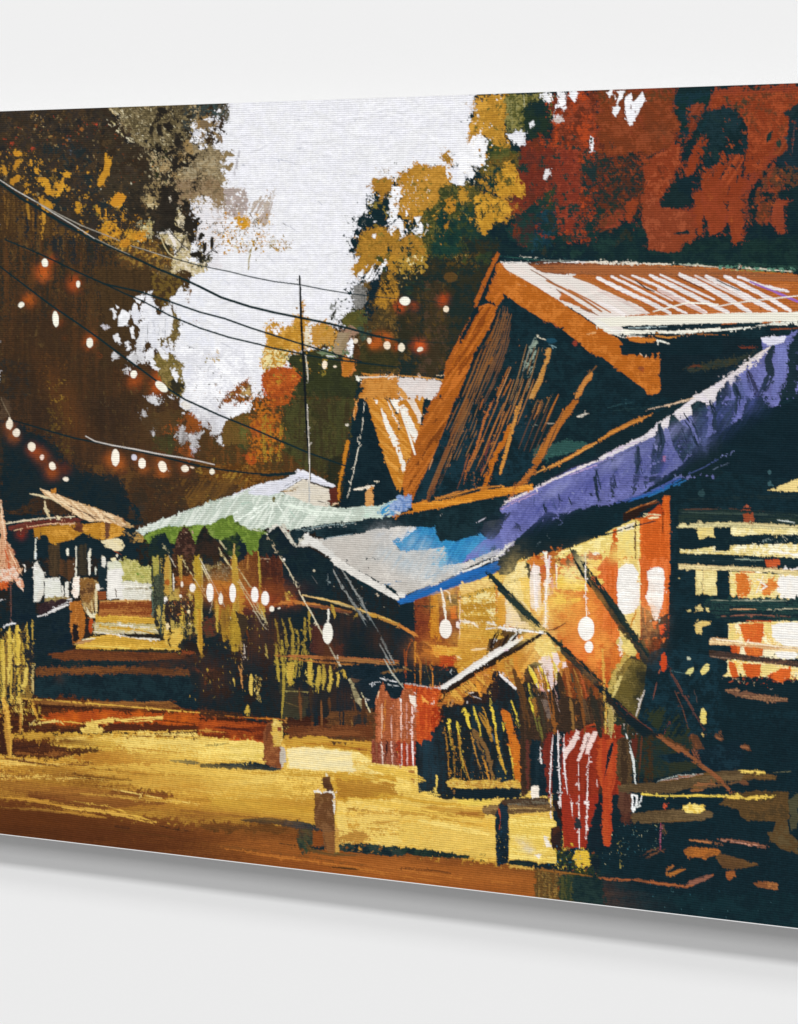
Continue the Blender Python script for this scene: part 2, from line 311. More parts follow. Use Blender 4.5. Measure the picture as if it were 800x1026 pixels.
PAINTING = """
T 0 0 1
I painting
p W~e6e6ec. 0 -10,60 820,60 820,960 -10,960
I painted_brown_tree
p 362a1e~42301f~2c2720. 3 -10,60 232,60 230,115 222,130 212,150 205,185 196,205 202,228 192,245 182,262 176,285 166,330 150,300 120,300 100,340 110,370 150,372 172,400 200,432 225,445 262,425 268,380 300,370 360,300 372,380 350,520 -10,560
I painted_red_tree
p K~14292c. 3 478,60 820,60 820,420 360,470 352,420 350,380 358,330 352,285 372,270 350,250 362,215 378,190 400,180 440,168 476,160 474,110
I painted_house
p 1c2022~241d18. 1 -10,480 820,480 820,960 -10,960
I painted_house
p D~1c2020~2a2018. 2 -10,500 150,515 380,460 820,400 820,660 -10,660
I painted_house
p K~122a30. 1 352,380 400,480 500,255 820,270 820,960 600,905 560,880 600,700 400,680 370,640 330,560 340,500
T 0 80
I painted_brown_tree
p 38302a~2b2925~352c22. 4 0,120 470,105 600,300 640,500 560,640 0,640
q 453625 6 2.4 . 0,130 430,110 560,300 500,560 0,420
q 232b2c 6 3.0 . 150,250 500,280 560,500 450,600 250,560 120,400
s 8a6a3a/6f5230/a1402a 60 8 x 20,140 420,120 520,240 300,260 40,300
s 96602c/7a3f22 26 9 x 120,160 440,150 440,280 160,260
p 4a3520~35281c~584022| 3 0,430 150,520 330,640 0,640
q 7c5828 4 1.6 | 0,430 260,600 330,640 0,640
q 23272a 3 2.4 | 60,450 260,600 280,640 60,640
b G 18 5.5 170,470 178,560 170,640
b g 16 6 110,480 120,560
p T~8b764f~b6a27c. 5 425,110 800,95 800,330 760,420 700,520 640,470 600,330 530,250
q E~332c22 4 4.5 , 420,110 800,95 800,330 740,420 640,470 590,300
s H/d8c598/efe4c4 60 6 60 430,110 640,100 620,230 540,250
q 3a3024 4 4.6 / 560,130 640,110 620,300 590,310
b H 5 4 420,165 480,215 545,255
b d8c08a 5 5 440,120 500,170
p 3a3024~2e2a22. 6 540,250 600,300 620,420 700,440 730,560 690,640 560,640 500,520
p T~8d7650 6 700,250 770,235 800,290 800,480 740,500 710,430 690,350
p a08c62~7d6a48, 5 580,420 640,410 640,480 600,520 560,480
p bfb48c~8f8255, 5 560,570 610,550 615,620 560,640
s 2a2922/35302a 46 24 x 610,120 720,100 760,200 740,360 640,380 600,260
s 2c2a24 22 26 40 640,150 700,150 730,300 650,330
e 2c2b24 20 9 40 640,190 665,215 690,180 710,245 720,290 640,205
e 2c2b24 11 24 20 705,250 700,340 645,210 670,385
p W 4 770,200 800,175 800,290 785,270 765,245
p W 4 762,500 790,465 800,465 800,560 775,545
p d9d5cf 3 640,610 700,600 705,640 640,640
s 25241f/302c24 34 30 x 640,430 720,430 800,560 800,640 640,640
e 25241f 16 36 10 665,460 690,470 710,540 740,620 775,600
e 25241f 26 9 -30 660,590 700,580 740,560 790,590
s G/b98428 26 7 x 0,230 140,260 280,360 280,460 130,440 0,400
p G~D9A030 3 52,290 80,285 85,302 60,305
p G 3 70,320 85,322 74,360 58,368 62,340
p G 3 8,340 22,335 30,380 15,378
p G 3 42,400 70,378 86,390 70,412 46,425
p b98428 3 95,385 110,390 120,430 100,425
p G 3 120,318 132,322 128,345 118,340
p G 3 136,352 158,350 156,378 140,370
p G 3 152,325 168,320 166,338 154,338
p d9a030~b98428 3 150,395 178,388 200,405 204,440 190,452 180,420 158,410
p G 3 218,402 228,400 222,440 210,480 208,450
p d9a030 3 232,415 250,400 262,430 240,460 226,470
p d9a030 3 252,372 278,368 280,388 258,392
p G 2 264,435 282,432 280,446 266,446
p d9a030~b98428. 4 425,288 434,310 450,322 448,350 438,372 440,396 420,408 408,428 390,424 396,384 415,360 422,320
p d9a030~c08a2a. 4 440,480 452,458 480,446 508,462 496,486 480,506 455,508 442,500
p d9a030~b07a24, 5 392,590 410,566 432,550 446,570 470,580 484,610 470,640 400,640
s G/b98428/7a6a30 30 12 x 300,470 420,480 520,560 560,640 320,640
p c08a2a 4 300,500 322,470 328,510 318,530 305,528
p c08a2a 3 384,512 398,510 402,536 388,536
p c08a2a 3 396,410 434,420 430,436 400,440
s G 14 8 x 340,560 360,640 300,640 300,590
p d09a34~b98428, 5 520,600 570,590 590,630 570,640 500,640
p c08a2a 5 150,470 180,480 210,490 215,510 190,515 165,500
s 5a6068/3c4446 14 6 x 270,160 330,190 350,300 260,300
I painted_wire
T 200 80
I painted_brown_tree
q 3b4a48~2c3533 4 6.5 , 0,92 70,92 112,100 118,165 60,150 30,140 0,150
p 9a7c52~7b6542. 5 0,140 30,138 52,160 44,190 22,210 10,235 0,200
p 84705a 3 52,205 72,208 90,225 98,258 84,252 66,232
p 8d7656 3 50,190 78,160 88,168 62,195
q 5c5648 3 5 / 70,100 115,100 118,175 96,175
p 7c6b4e~5f533f~8d7a58. 5 0,275 30,262 60,282 84,280 96,300 100,335 92,345 80,335 66,352 60,400 80,420 104,430 96,470 80,510 60,520 50,490 40,470 0,468
q 34332a 4 4 , 0,300 60,290 80,340 50,380 0,370
e 8b7754 9 20 25 104,300 124,348
e 8b7754 22 8 10 120,298 104,350
s 7c6b4e 8 10 x 90,240 160,280 150,330 90,300
p a58a68~8b7252 5 0,380 50,395 90,430 92,470 50,500 40,470 0,465
q bfb2a6 5 5 , 85,430 180,430 196,500 180,560 100,540 60,560 50,500
q b8aa9c 5 5 / 215,480 290,450 300,430 270,590 230,590 205,520
l c3c1c6 10 160,285 140,380
s b9852c/8a6a2a/c99a3c/6a5a2c 120 9 x 0,560 60,540 240,560 300,610 250,680 0,680
p c4912e 4 150,560 200,540 205,580 180,595 155,580
s 3c4438 26 8 x 0,600 60,560 130,600 110,640 0,640
s 5a5240/8a7040 12 5 x 90,520 270,560 250,600 110,600
I painting
b cfd0d8 5 6 220,290 330,318 420,350 560,380
b c4c6cf 4 4 290,312 370,330
b cfd0d8 4 5 470,360 560,378 660,385
b c4c6cf 4 3 475,485 492,500
b c9cad2 4 5 335,575 400,610
b c9cad2 5 6 390,275 420,270
b cfd0d8 5 6 550,100 600,98
b c9cad2 4 6 740,230 790,200
b c9cad2 4 6 400,215 440,205
b cfd0d8 4 6 620,165 640,150
e c2c4cc 5 4 0 176,340
s d3d4dc/cccdd6/f2f2f7 60 6 -20 140,100 800,80 800,350 680,360 300,580 280,430 170,350
s 8a8a8c 6 4 x 640,520 670,520 660,550 645,550
I painted_ochre_tree
p b3832e~9a7028. 3 692,400 704,390 720,394 740,390 765,395 772,410 764,432 748,452 738,480 728,478 722,455 706,440 694,425
s ab7e2e 26 3 x 700,350 770,350 765,392 705,388
s 8a6a4a/b3832e 14 5 x 750,420 800,420 800,640 745,640
p ab7e2e~9c7026. 4 700,600 730,585 760,600 800,570 800,640 640,640 650,610
p a8803c 3 775,400 800,390 800,425 780,430
T 400 80
I painted_ochre_tree
p bb882f~9a7028~c8953a. 6 295,80 320,62 400,55 430,58 432,120 420,180 435,250 432,300 405,280 370,250 330,220 300,250 280,250 276,215 300,150
p 5b5a2a~3a4524~847c44, 4 424,60 580,52 620,60 615,160 560,170 520,205 470,230 430,190
q 8f8a58 3 4 | 430,70 500,60 500,190 440,210
l a9a680 4 500,60 512,190
p 223327~16292a. 6 500,110 560,60 615,90 612,180 600,230 540,240 500,200
p bb882f~b07a26. 6 0,400 40,350 90,345 170,340 190,380 160,420 170,480 150,510 100,520 60,560 0,540
s bb882f/9a7028/cc9c42 60 16 x 0,390 180,340 200,420 150,500 40,580 0,600
p bb882f~9a7028 5 175,290 200,280 218,320 215,348 190,340 175,320
p 4c4a26~7a6a30~2c3a28. 6 170,400 260,400 330,440 320,520 200,640 60,640 100,540
p 1b3430~20382e. 6 120,560 180,500 240,480 300,500 340,600 360,640 100,640
s bb882f/9c7a30/6f6c34 40 14 x 0,520 200,430 330,430 330,560 100,640 0,640
p bb882f~b07a26. 5 232,432 262,430 272,470 255,500 235,480
p bb882f~b07a26. 5 180,500 225,475 228,520 205,560 185,600 175,560
p 5c5a2c~3a4524. 5 360,260 430,270 480,300 500,330 470,360 430,350 400,380 340,440 330,360
p 16302f 5 330,380 380,330 410,370 390,420 350,450
p bb882f~b8812c. 5 400,370 440,330 470,350 490,400 505,450 500,482 470,470 440,470 405,480 380,450 390,400
p bb882f~b8812c. 5 300,480 340,460 380,480 420,470 450,530 445,555 400,570 380,560 370,590 345,620 320,580 305,530
s 3a4a2a/bb882f 30 9 x 320,440 450,440 460,560 320,560
p 16302f 4 340,470 370,468 375,500 350,500
p 5b3a28~8f3a20 4 430,480 520,500 480,560 440,540
I painted_red_tree
p r~75321f~a5421f. 7 500,240 560,230 610,240 620,160 600,80 640,60 800,40 800,640 640,640 620,520 560,500 480,500 470,440 490,400
q 223330 5 3.0 . 540,220 800,300 800,480 600,420
q 8a3f28 5 3 . 620,130 800,60 800,300 650,300
p 14302f 6 560,540 620,500 640,600 700,640 440,640 440,580 480,540
p r 6 460,580 540,560 530,640 470,640
p 8b3d25~7d2f1a. 6 620,470 680,420 720,500 680,560 650,610 620,560
s 23382c 22 10 x 610,230 680,240 700,330 620,320
p 1d2f30 5 720,420 800,310 800,420 770,440
q 16302f 5 5 . 640,500 800,420 800,640 660,640
I painting
p W 3 300,225 330,215 350,240 358,250 345,300 350,340 320,350 290,340 270,330 285,250
p W~d5d5de. 3 432,222 470,205 498,208 510,260 495,272 460,255
p W 2 522,170 540,160 540,185 525,195
p W 3 570,50 612,48 612,85 590,85
p W 3 630,45 668,45 668,100 655,115 640,100
p W 2 682,45 712,42 714,80 700,88 685,65
p e0d8d8~c0b0a8 3 616,140 640,135 660,160 640,178 618,160
p W 2 768,225 778,230 780,280 765,292 762,260
p e6e0e4 2 580,365 604,355 604,380 590,400 578,390
p W~e0e0e8. 3 185,350 240,345 275,365 262,420 235,425 195,400
p W 3 275,355 300,350 302,385 285,395
p e0dcd8 3 70,545 85,545 85,565 72,565
p e0dcd8 3 60,600 90,595 95,620 70,620
p W 3 0,560 15,580 14,640 0,640
s e0d8c8 20 6 x 0,540 90,540 90,640 0,640
q W 3 3 , 380,55 415,55 405,85 380,80
T 600 80
I painted_red_tree
p 8a3f28~6e3222~8c3f27- 4 0,30 200,20 310,30 305,130 325,180 300,260 180,310 0,310
p 8b3d25~7f3824- 3 0,200 180,200 180,310 0,305
q 54301f 4 2 - 0,30 300,20 300,300 0,310
p 14292c 4 310,30 460,25 420,130 360,240 330,290 320,180 305,110
q 8b3d25 4 2.0 - 300,60 420,50 400,120 310,130
p 8b3a20~6a2f1e/ 4 392,85 425,85 420,140 370,230 345,250 360,180
p 20302c~2c3026~5a2c1c. 5 0,320 180,300 200,360 190,440 180,520 0,600
q 6f3420 4 4 . 0,290 200,280 180,420 0,420
p 8b3d25~7d3622. 3 110,490 150,475 158,510 140,530 135,575 120,570 100,540
p 8c3e28~6e3222. 5 0,570 90,510 100,560 70,590 0,610
p 8b3d25~7d3622. 5 180,330 250,290 300,260 330,260 310,340 300,400 240,500 400,510 420,560 400,600 310,600 380,620 370,640 190,640 170,580 185,480
p 16292b 4 240,480 300,390 350,320 410,350 410,420 370,440 360,500 320,520 260,510
p 8b3d25 4 350,390 350,340 410,230 440,240 430,290 370,390
l 8b3d25 8 315,320 340,350 360,390
e 6a3422 6 12 20 348,428
p 8f4027~823824- 4 430,120 470,30 800,15 800,60 760,110 740,140 770,180 740,280 680,340 640,400 600,450 570,440 600,330 600,200 590,150 520,110
q 23302a 4 2.5 - 480,30 760,20 740,60 500,90
p 14292c 3 750,120 800,70 800,160 770,160
p 2a4a50~14292c 3 765,180 800,150 800,290 770,280 745,240
l 8a4a3a 3 790,180 780,280
p 14292c~1e302c. 3 430,150 500,110 590,130 598,240 590,330 560,290 540,280 500,300 480,340 430,350 420,300 440,250 400,250 380,220
q 8c3a1e 3 3 , 520,110 600,110 596,220 530,180
q 8c3a1e 3 5 . 510,260 545,240 550,280 520,290
p 24382f 3 670,220 700,200 690,250 670,250
p 24382f 3 710,250 755,170 752,200 720,290
p 8f4027~843924. 3 415,360 440,350 440,420 460,420 490,290 505,285 500,400 520,300 560,290 580,300 560,400 600,460 590,560 560,640 540,640 520,560 500,600 450,620 430,560 410,500
p 14292c 2 500,470 520,440 525,520 505,530
l 14292c 10 540,330 530,400 515,450
l 14292c 7 455,360 440,430
p 8a3f28 4 400,420 380,470 390,560 405,640 415,600 410,500
p 8a3f28~5a3422. 5 640,440 700,330 720,360 760,380 800,370 800,400 740,420 690,500 680,580 640,570 610,540
q 14292c 4 3.5 . 640,370 800,330 800,460 650,500
p 8a3f28 3 700,500 730,480 770,490 740,510 750,610 720,610 690,570
p 14292c 3 600,470 640,500 630,560 600,580
p 8a3f28~14292c 3 560,470 600,450 600,560 570,570
I painting
p W 2 42,36 58,34 48,68 36,52
p W 2 98,36 112,34 92,90 84,130 66,150 54,130 60,95 84,80
p W~f2f2f6. 2 100,80 130,58 140,70 140,90 180,48 188,88 160,120 148,150 130,186 112,170 105,130
l a55a40 4 134,100 156,62
T 0 240
I painted_brown_tree
p 42301f~35281e~4a351f| 4 0,0 380,0 700,120 700,640 0,640
q 2a2a24 5 4.0 | 0,0 700,0 560,330 0,330
q 553820 4 2.0 | 0,0 300,0 480,420 500,640 100,640 0,500
q 24282a 3 3 | 200,0 400,0 420,110 240,90
q 5c4426 3 1.4 | 0,0 420,0 380,120 30,20
p 5f4224~4a3a24, 6 440,20 700,0 720,200 640,240 560,190 500,160
q 8a6a30 4 3.5 , 400,0 720,0 700,150 600,150
q 262d2c 5 5 . 0,480 120,500 120,640 0,640
q 64401f 4 2.0 , 130,450 260,460 300,640 160,640
s G/b07a26/8a5c20 26 5 x 160,460 260,470 280,640 160,640
s G/b98428/cc9c42 70 8 x 400,0 760,0 760,110 640,90 500,50 440,20
e b87c26 24 16 -20 500,15
p 2c2a1e~3a3020 5 620,0 760,0 740,60 700,40 650,50
s 9c8250/2e2a20/c8a860 60 8 x 620,60 780,80 780,200 700,200 640,170
p 6d5a38~54452c, 5 640,120 760,100 775,170 740,240 720,190 640,200
p c9c0b8~b8ac9e, 4 700,0 745,10 740,60 715,40 690,15
q W 5 5 , 690,0 800,0 800,100 740,90
p 2a2a22 4 770,50 800,50 800,70 770,70
p 6d5a30~4a4426. 5 640,250 700,300 760,330 740,400 700,420 740,520 720,600 680,560 650,500 690,420 680,340
s 5a5a34/7c6a3a/2c3226 40 10 x 660,300 720,300 760,640 640,640
I painting
p W~e2e3ea. 4 720,190 740,230 760,180 800,150 800,320 760,340 720,340 700,290 690,240
p W 3 600,200 612,210 610,240 640,290 640,340 680,340 690,280 670,250 690,300 680,400 640,440 620,420 600,440 580,420 560,380 555,300 570,250 585,230
p W~d5d5de| 4 560,250 690,260 692,370 660,400 600,440 570,480 550,450 548,350
p W 3 535,235 560,225 575,240 555,300 548,360 535,350 520,300
p W 3 470,285 500,280 525,270 530,300 510,330 480,355 470,340 480,310
p W 3 448,275 460,262 468,290 462,318 450,300
p e6e2ea 3 405,338 425,330 440,350 430,370 408,360
p W 3 525,345 540,350 538,400 525,390
p W 3 455,380 485,380 490,410 470,415 455,400
p W 3 500,405 522,412 515,445 502,440
p W 3 508,465 535,440 548,455 545,495 560,500 530,510 510,490
p W 3 545,400 575,440 580,490 560,490 545,450
p W 3 445,455 465,448 475,470 450,488 440,475
p W 3 500,500 525,510 510,545 498,530
p W 3 580,440 610,450 640,500 650,520 620,525 600,480 590,500
p W~e0e1ea. 4 640,440 660,400 690,420 700,460 720,470 800,440 800,640 740,640 745,560 720,560 690,520 700,500 740,520 730,480 690,470
p W 3 690,520 715,515 720,560 700,565 685,545
p W 4 700,380 740,340 800,330 800,470 720,460 700,430
p dcd8dc 3 580,630 620,620 620,640 585,640
l 9a9aa0 3 590,300 588,400
l 9a9aa0 3 625,280 622,420
l 8a8c90 3 612,330 610,390
l 6a6a6a 3 745,420 785,438
s b8b4b4/d0a890 24 4 x 740,480 800,480 800,640 745,640
I painted_brown_tree
s 6d5a30/4a4426/7c6a3a 22 7 80 560,230 700,230 740,600 560,480
g c05a20 34 8.5 172,132 176,118
g d86c2a 26 6 175,150
g a84c20 26 7 205,80
g a84c20 32 8 298,165 296,185
g cc6420 30 8 112,250 118,240
g a84c20 24 7 236,330 226,300
g c05a20 28 8.5 352,418 366,398
g a84a1c 24 7 415,455
g c05a20 34 8 535,570 545,555
g c05a20 36 8.5 625,600 640,550
g a0501c 16 4 262,395
I painted_bulb
u w 12 17 -8 180,92
u w 8 14 5 313,178
u w 13 10 -35 85,261
u w 12 32 -6 223,318
u w 13 20 -3 360,413
u w 13 17 6 537,539
u w 14 34 -48 647,590
I painted_wire
T 200 240
I painted_ochre_tree
p bb882f~9a7028. 5 650,0 800,0 800,140 770,110 740,100 700,110 660,140 630,155 608,140 620,90 650,60 640,25
s bb882f/9a7028 50 5 x 600,60 700,60 660,160 600,160
p 4a3c24~2e2f22~6b5228. 5 640,200 700,90 760,130 800,120 800,540 640,540 600,420 640,330
p bb862e~8a6426, 4 720,180 760,130 800,120 800,230 760,270 715,280 705,240
p 13262e 5 690,130 720,105 730,160 710,220 690,320 670,340 665,280
q W 4 6 / 640,130 730,60 760,100 700,160 660,180
p 8c8a86~5c5c58| 4 620,190 655,175 680,210 665,270 625,280
p 5a5c30~454a28, 5 570,320 600,290 660,285 670,330 640,360 600,355
q 8e8f8c 3 5 , 540,240 560,260 540,330 525,310
p 4a5c4c~2e4438, 4 640,350 690,370 690,400 650,410
p c08a2e~b07a24~cf9c44. 5 265,345 310,322 345,350 370,340 372,310 410,290 432,330 442,400 430,450 360,462 340,500 300,522 255,520 245,490 262,440
s bb882f/9a7028/d8b060 60 8 x 250,300 440,260 440,460 240,520
q W 3 2.5 , 240,300 370,300 370,350 280,400
p c08a2e 4 405,250 420,240 428,280 412,300
p c8964a~b88434, 5 440,345 500,325 556,368 552,425 450,425
p e0d4b8 3 424,340 440,350 445,420 430,450 420,400
p a5826a~7d6a58/ 5 560,390 600,340 640,360 620,400 640,430 600,470 560,440
p W 4 600,420 620,400 610,470 590,480
q e8d8a0 3 5 , 250,440 370,440 320,520 250,515
p 454828~3a3c22, 4 345,470 430,455 420,540 440,640 370,640 400,560 360,500
p 37351f~2b2f1e~403a20. 4 420,450 480,430 560,470 620,440 700,400 800,380 800,520 720,520 640,545 620,640 425,640
q 6a7a5a 4 4 , 480,420 600,440 640,480 500,480
p b8541f~a04a20~c25a24. 6 262,535 310,512 380,515 410,552 385,600 370,640 270,640 248,585
p c87a3a 4 565,490 620,485 615,530 590,552 565,530
q b07a2a 3 3 , 220,360 270,380 250,380
s b8963e/c8b888 30 6 x 0,460 100,450 120,500 20,510
s b8863e/9c9c90/8a7a5a 26 5 x 0,440 180,450 120,560 0,600
p 7a5a3a~b89a60, 5 100,640 150,600 190,570 215,580 210,640
s b8863e/6a6248 20 6 x 90,640 200,560 260,600 240,640
q W 3 4 . 120,590 230,570 220,640 120,640
I painted_brown_tree
p 2a2a22~4c4634, 4 0,0 60,0 58,60 40,90 45,105 20,110 0,150
s 2a2a22/9a8a60 20 9 x 0,0 80,0 60,80 0,140
s b98428/9c7a3a/d8c8a0 50 8 x 90,0 380,0 370,45 260,30 190,60 120,30
l a89a70 4 210,30 200,80 195,120
q W 3 4 , 0,0 60,20 50,60 0,70
I painting
s dcdce4/d0d1d9/f0f0f5 50 6 30 60,140 600,20 560,240 260,330 40,320
b cfd0d8 5 5 50,120 120,180
b d2d3da 4 5 210,20 300,90
b cfd0d8 5 5 20,380 140,440
b d2d3da 4 5 60,560 0,480
I painted_mast
l 161c20 9 401,146 404,200 407,320 413,440 420,540 425,640
l 161c20 6 403,150 402,165
l d8d0c0 5 425,455 430,500 434,565
I painted_wire
I painted_red_tree
g b85820 34 8.5 712,405 735,400
g cc6420 24 7 700,420 755,400
g b84a1c 26 8 795,265
g b04a1c 22 7 790,430
u f4e2c8 14 16 0 752,424
u f4e2c8 9 12 0 681,405
u e8d8c0 10 10 0 626,406
u f4dfbf 11 17 0 502,500
u f4e2c8 7 5 0 543,509
I painted_hut
p bf7a30~c9893f 3 650,535 800,545 800,640 640,640
l e8dccc 6 630,552 800,550
p w 3 627,545 645,545 643,570 628,565
T 400 240
I painted_red_tree
p 1f2c28~182a2c~2c2c20. 4 0,0 400,0 400,60 200,520 160,545 0,545
p 3c3222~30301f~48382a. 6 110,170 180,170 195,240 200,330 190,420 185,500 150,545 60,540 90,450 100,340 90,250
p 2e2d20~3a3022. 6 0,290 90,300 80,400 0,420
q 51401f 4 3 , 180,60 330,40 330,110 190,120
e 5a4222 28 20 0 207,150
I painted_ochre_tree
p a8832f~8f7430~b88f38. 5 0,0 110,0 118,60 100,95 60,118 20,122 0,120
s 8f7430/6a5c2a/c8a860 50 8 x 0,90 100,90 60,180 0,200
s c8a050/8f7430 16 7 x 190,60 300,60 270,90 190,90
q e8d8a0 3 3 , 30,20 100,40 90,100 40,100
I painted_red_tree
g b84a1c 26 8 10,262 0,270
g 9c441c 22 7 60,265
g b4481c 24 7.5 182,232 172,250
g d85a24 26 9 88,432 80,420
g 8a3a1a 20 5 50,430
u w 22 17 0 24,246
u f4e2c8 11 13 0 189,279
u f4e8d0 14 17 0 10,432
u f4e8d0 13 9 -30 84,440
I painted_wire
I painted_house
p 11252c~142c33. 2 398,62 800,80 800,640 230,640
b 2c5a50 4 6 400,65 560,82 720,78 800,85
s 3a6a60/8aa898 26 5 0 420,60 640,70 800,80 800,95 440,85
p b4621d~a85a20~c06c28/ 2 390,97 404,92 428,130 414,200 420,235 398,265 345,238 366,190 385,140
p b4621d~a0561c~c06c28/ 2 320,268 350,256 398,266 378,320 340,390 305,450 275,530 245,600 232,640 145,640 165,590 190,530 215,460 260,400 300,300
q 8a4618 2 3 / 320,268 398,266 300,450 240,640 145,640 215,460
l a85a20 8 402,58 385,75 370,120 345,180 320,240 300,290 270,345 240,400
l 11252c 8 385,100 370,150 340,215 318,262
p a85a20 2 378,75 395,55 400,70 378,110 340,200 315,262 300,250 340,160
l 11252c 5 345,245 372,255 400,264
l 11252c 5 300,300 280,350 250,410
p 11252c 2 300,278 320,262 318,290 290,340 250,420 240,400 270,345
p a85a20 2 185,500 215,440 240,400 246,420 225,450 200,520 180,560
h 6a4426 6 6.5 3 14 8 405,290 380,360 340,430 300,510 268,620
h 8a5224 6 6 2 16 6 400,320 360,410 330,480 290,560 270,635
h 6a4a34 5 6.5 3 10 3 415,265 412,330 380,440 350,520
l a0602a 6 440,510 420,560 400,605 384,640
l a0602a 6 450,560 430,600 412,638
b 8a5424 9 6 375,470 360,500
p cf9c5c~b8803c/ 2 592,432 612,438 608,470 590,510 575,570 550,620 540,640 520,640 535,600 565,540 580,490
l 8a9a8a 5 548,390 525,440 500,510
l d8d0b8 4 548,386 570,396 590,402
q 8a9a8a 2 2.5 / 505,500 545,400 560,410 520,600
e 1c4658 22 10 0 612,405
l 7a9aa0 4 604,420 630,432
p cf8e4a~b87434/ 2 755,540 778,532 775,555 745,590 725,635 705,640 710,610
l 7a5430 5 800,498 780,520 760,540
g 8a3a2a 10 8 706,414
p b8651f~ac5c1d~c4722c\ 2 398,92 420,100 470,140 560,190 640,242 700,292 760,350 800,365 800,470 740,425 700,395 640,345 580,325 520,280 450,228 414,203 408,160
q 8f4c1a 2 2.5 \ 414,150 800,390 800,460 640,345 430,215
e a0462a 8 4 30 540,265 630,345
p ece2d8~e0d4cc 2 405,93 470,94 520,100 600,96 700,92 800,88 800,345 772,330 735,300 700,270 640,232 590,205 545,170 500,150 480,130 440,115
l f0ebe6 4 410,90 520,93 640,92 800,88
p 9c5c34~b4703c- 2 525,105 600,98 700,95 800,92 800,135 740,112 690,122 640,135 560,130
b W 8 3 580,112 700,118 800,140
h a8603a 7 4 4 24 -9 590,165 640,200 700,245 765,290
b a05a34 16 3.5 588,165 640,205 700,248 790,298
b a8603a 20 3 695,150 740,175 800,205
b 9c5a3a 8 6 720,200 800,250
b 9c5a3a 8 6 730,130 800,165
b c8a090 10 6 440,140 500,160 560,190
p 5c3a2a 2 515,92 560,88 640,92 520,98
p 12262c 2 470,112 492,114 490,122 478,120
b e8dcc8 5 5 755,380 800,370
b 5c3424 4 5 640,94 800,98
I painted_hut
p e2dad6~d8cdc8. 2 0,552 80,555 160,566 172,575 145,640 0,640
l d89a50 6 0,545 90,552 175,562
p d89a50 2 0,590 20,605 38,640 20,640 0,625
l 2a2a20 5 140,548 180,540
l c8b090 4 150,545 182,542
T 600 240
I painted_red_tree
p 13292b~182f2c. 4 0,0 800,0 800,125 560,110 200,95 0,85
q 244038 5 3.5 - 0,60 800,100 800,125 0,88
p 8f3c25~6a3424, 5 200,0 330,0 325,45 290,50 240,48 200,40
p 5a3424 4 335,0 380,0 365,20 340,20
p 8f3c25 3 530,0 578,0 560,12 535,25
I painted_house
p 11252c~142a31. 1 0,330 800,330 800,640 0,640
p b4652b~a85c2a~bf7338- 2 0,88 200,98 560,118 800,140 800,305 720,290 0,320
b d8cdb8 6 4 0,88 80,92 180,97 320,98 520,112 660,118 800,130
q e8e0cc 2 3 - 0,84 300,96 300,104 0,96
q 5c8a74 2 3.5 , 480,102 800,118 800,132 480,118
q d8a070 3 3 - 0,100 560,120 560,140 0,125
b 7c8a4a 3 6 480,122 700,128 800,134
p e6dad4~efe6e0, 2 0,145 30,160 100,200 180,245 240,280 270,305 200,310 170,290 90,240 40,210 0,180
p d8b8a8~e0c8bc, 3 0,215 60,240 150,300 60,310 0,270
b e6dcd8 10 2 0,205 50,225 120,270 170,300
b e6dcd8 8 2 60,138 120,168 190,208
p e6dad4 2 110,138 150,150 240,195 205,205 160,185
b e6dcd8 14 1 170,140 260,190 330,225 440,290
p d8c0b8~e6dad4, 3 230,205 300,225 420,300 360,300 290,260 235,225
p e6dcd8 2 225,148 250,150 330,195 440,262 520,292 440,292 400,265 300,215
p e6dcd8 2 330,140 375,148 450,190 540,240 650,292 600,292 540,258 450,210 360,165
p e6dcd8 2 420,150 470,155 540,195 620,235 700,285 690,292 640,268 560,220 480,175
p e6dcd8 2 500,145 530,150 600,195 650,240 720,285 700,292 640,240 560,190
b W 5 3 140,200 240,255 300,300
b W 5 3 80,200 160,250 220,300
p 11252c 1 105,155 150,180 205,200 220,215 170,195
l 5c3424 4 320,145 380,180 460,220
l 5c3424 3 360,170 440,205 490,240
l 11252c 3 470,150 520,180 580,210
p 11252c 1 425,155 450,155 460,165 440,168
b W 7 2 475,265 540,255 600,248 680,240 800,228
l 9464b4 6 610,168 660,190 720,215
b 9464b4 10 3 700,205 750,222 800,248
l 8a4c24 3 560,160 620,175
b e0d0a0 3 5 735,155 800,145
p efeee0~e6e4d6- 1 0,318 150,308 300,303 500,298 800,294 800,318 700,328 640,330 560,332 450,330 400,345 300,340 200,345 60,352 0,350
p b4652b 1 450,330 560,330 550,338 460,342
p b4652b 1 640,328 740,318 730,330 660,336
p efeee0 1 60,352 100,350 130,362 300,366 470,360 600,350 800,318 800,340 640,352 520,364 380,374 200,378 80,376
p 11252c 2 60,350 200,345 300,336 400,342 460,345 440,352 300,362 130,362
l efeee0 5 70,378 150,384 250,386 400,378
l d08a4a 3 250,382 400,380 520,382
p d07f30~c0702a 2 110,388 170,388 225,400 210,415 150,410
b efeee0 5 2 215,402 280,415
p b8651f~ac5c1d~c4722c. 2 0,345 20,352 60,385 95,410 80,435 150,445 200,475 195,450 245,452 247,580 258,590 240,615 215,625 195,620 185,600 130,560 60,505 0,462
p e8c8a8 2 145,446 200,448 190,476
e a04a24 6 6 0 178,525
e 8a4a28 14 7 0 170,515
p 11252c 3 95,405 200,422 290,415 290,440 80,440
b 15303a 30 3 300,400 640,410
p 12232a 2 258,390 500,385 660,400 700,390 690,420 620,450 560,500 500,540 380,640 250,640 250,450
p 3a3a2a~2a3430, 5 330,520 480,480 600,455 640,440 620,460 500,510 380,535
b 5a3424 14 5 360,512 480,500
b 6a3424 16 6 560,430 650,425
l 3a5a70 3 780,320 800,320
b 8a4a28 5 4 690,360 800,355
b 11252c 8 2 600,350 800,342
I painted_awning
p P~7478b4. 2 650,395 760,385 800,360 800,640 470,640 560,540 660,450
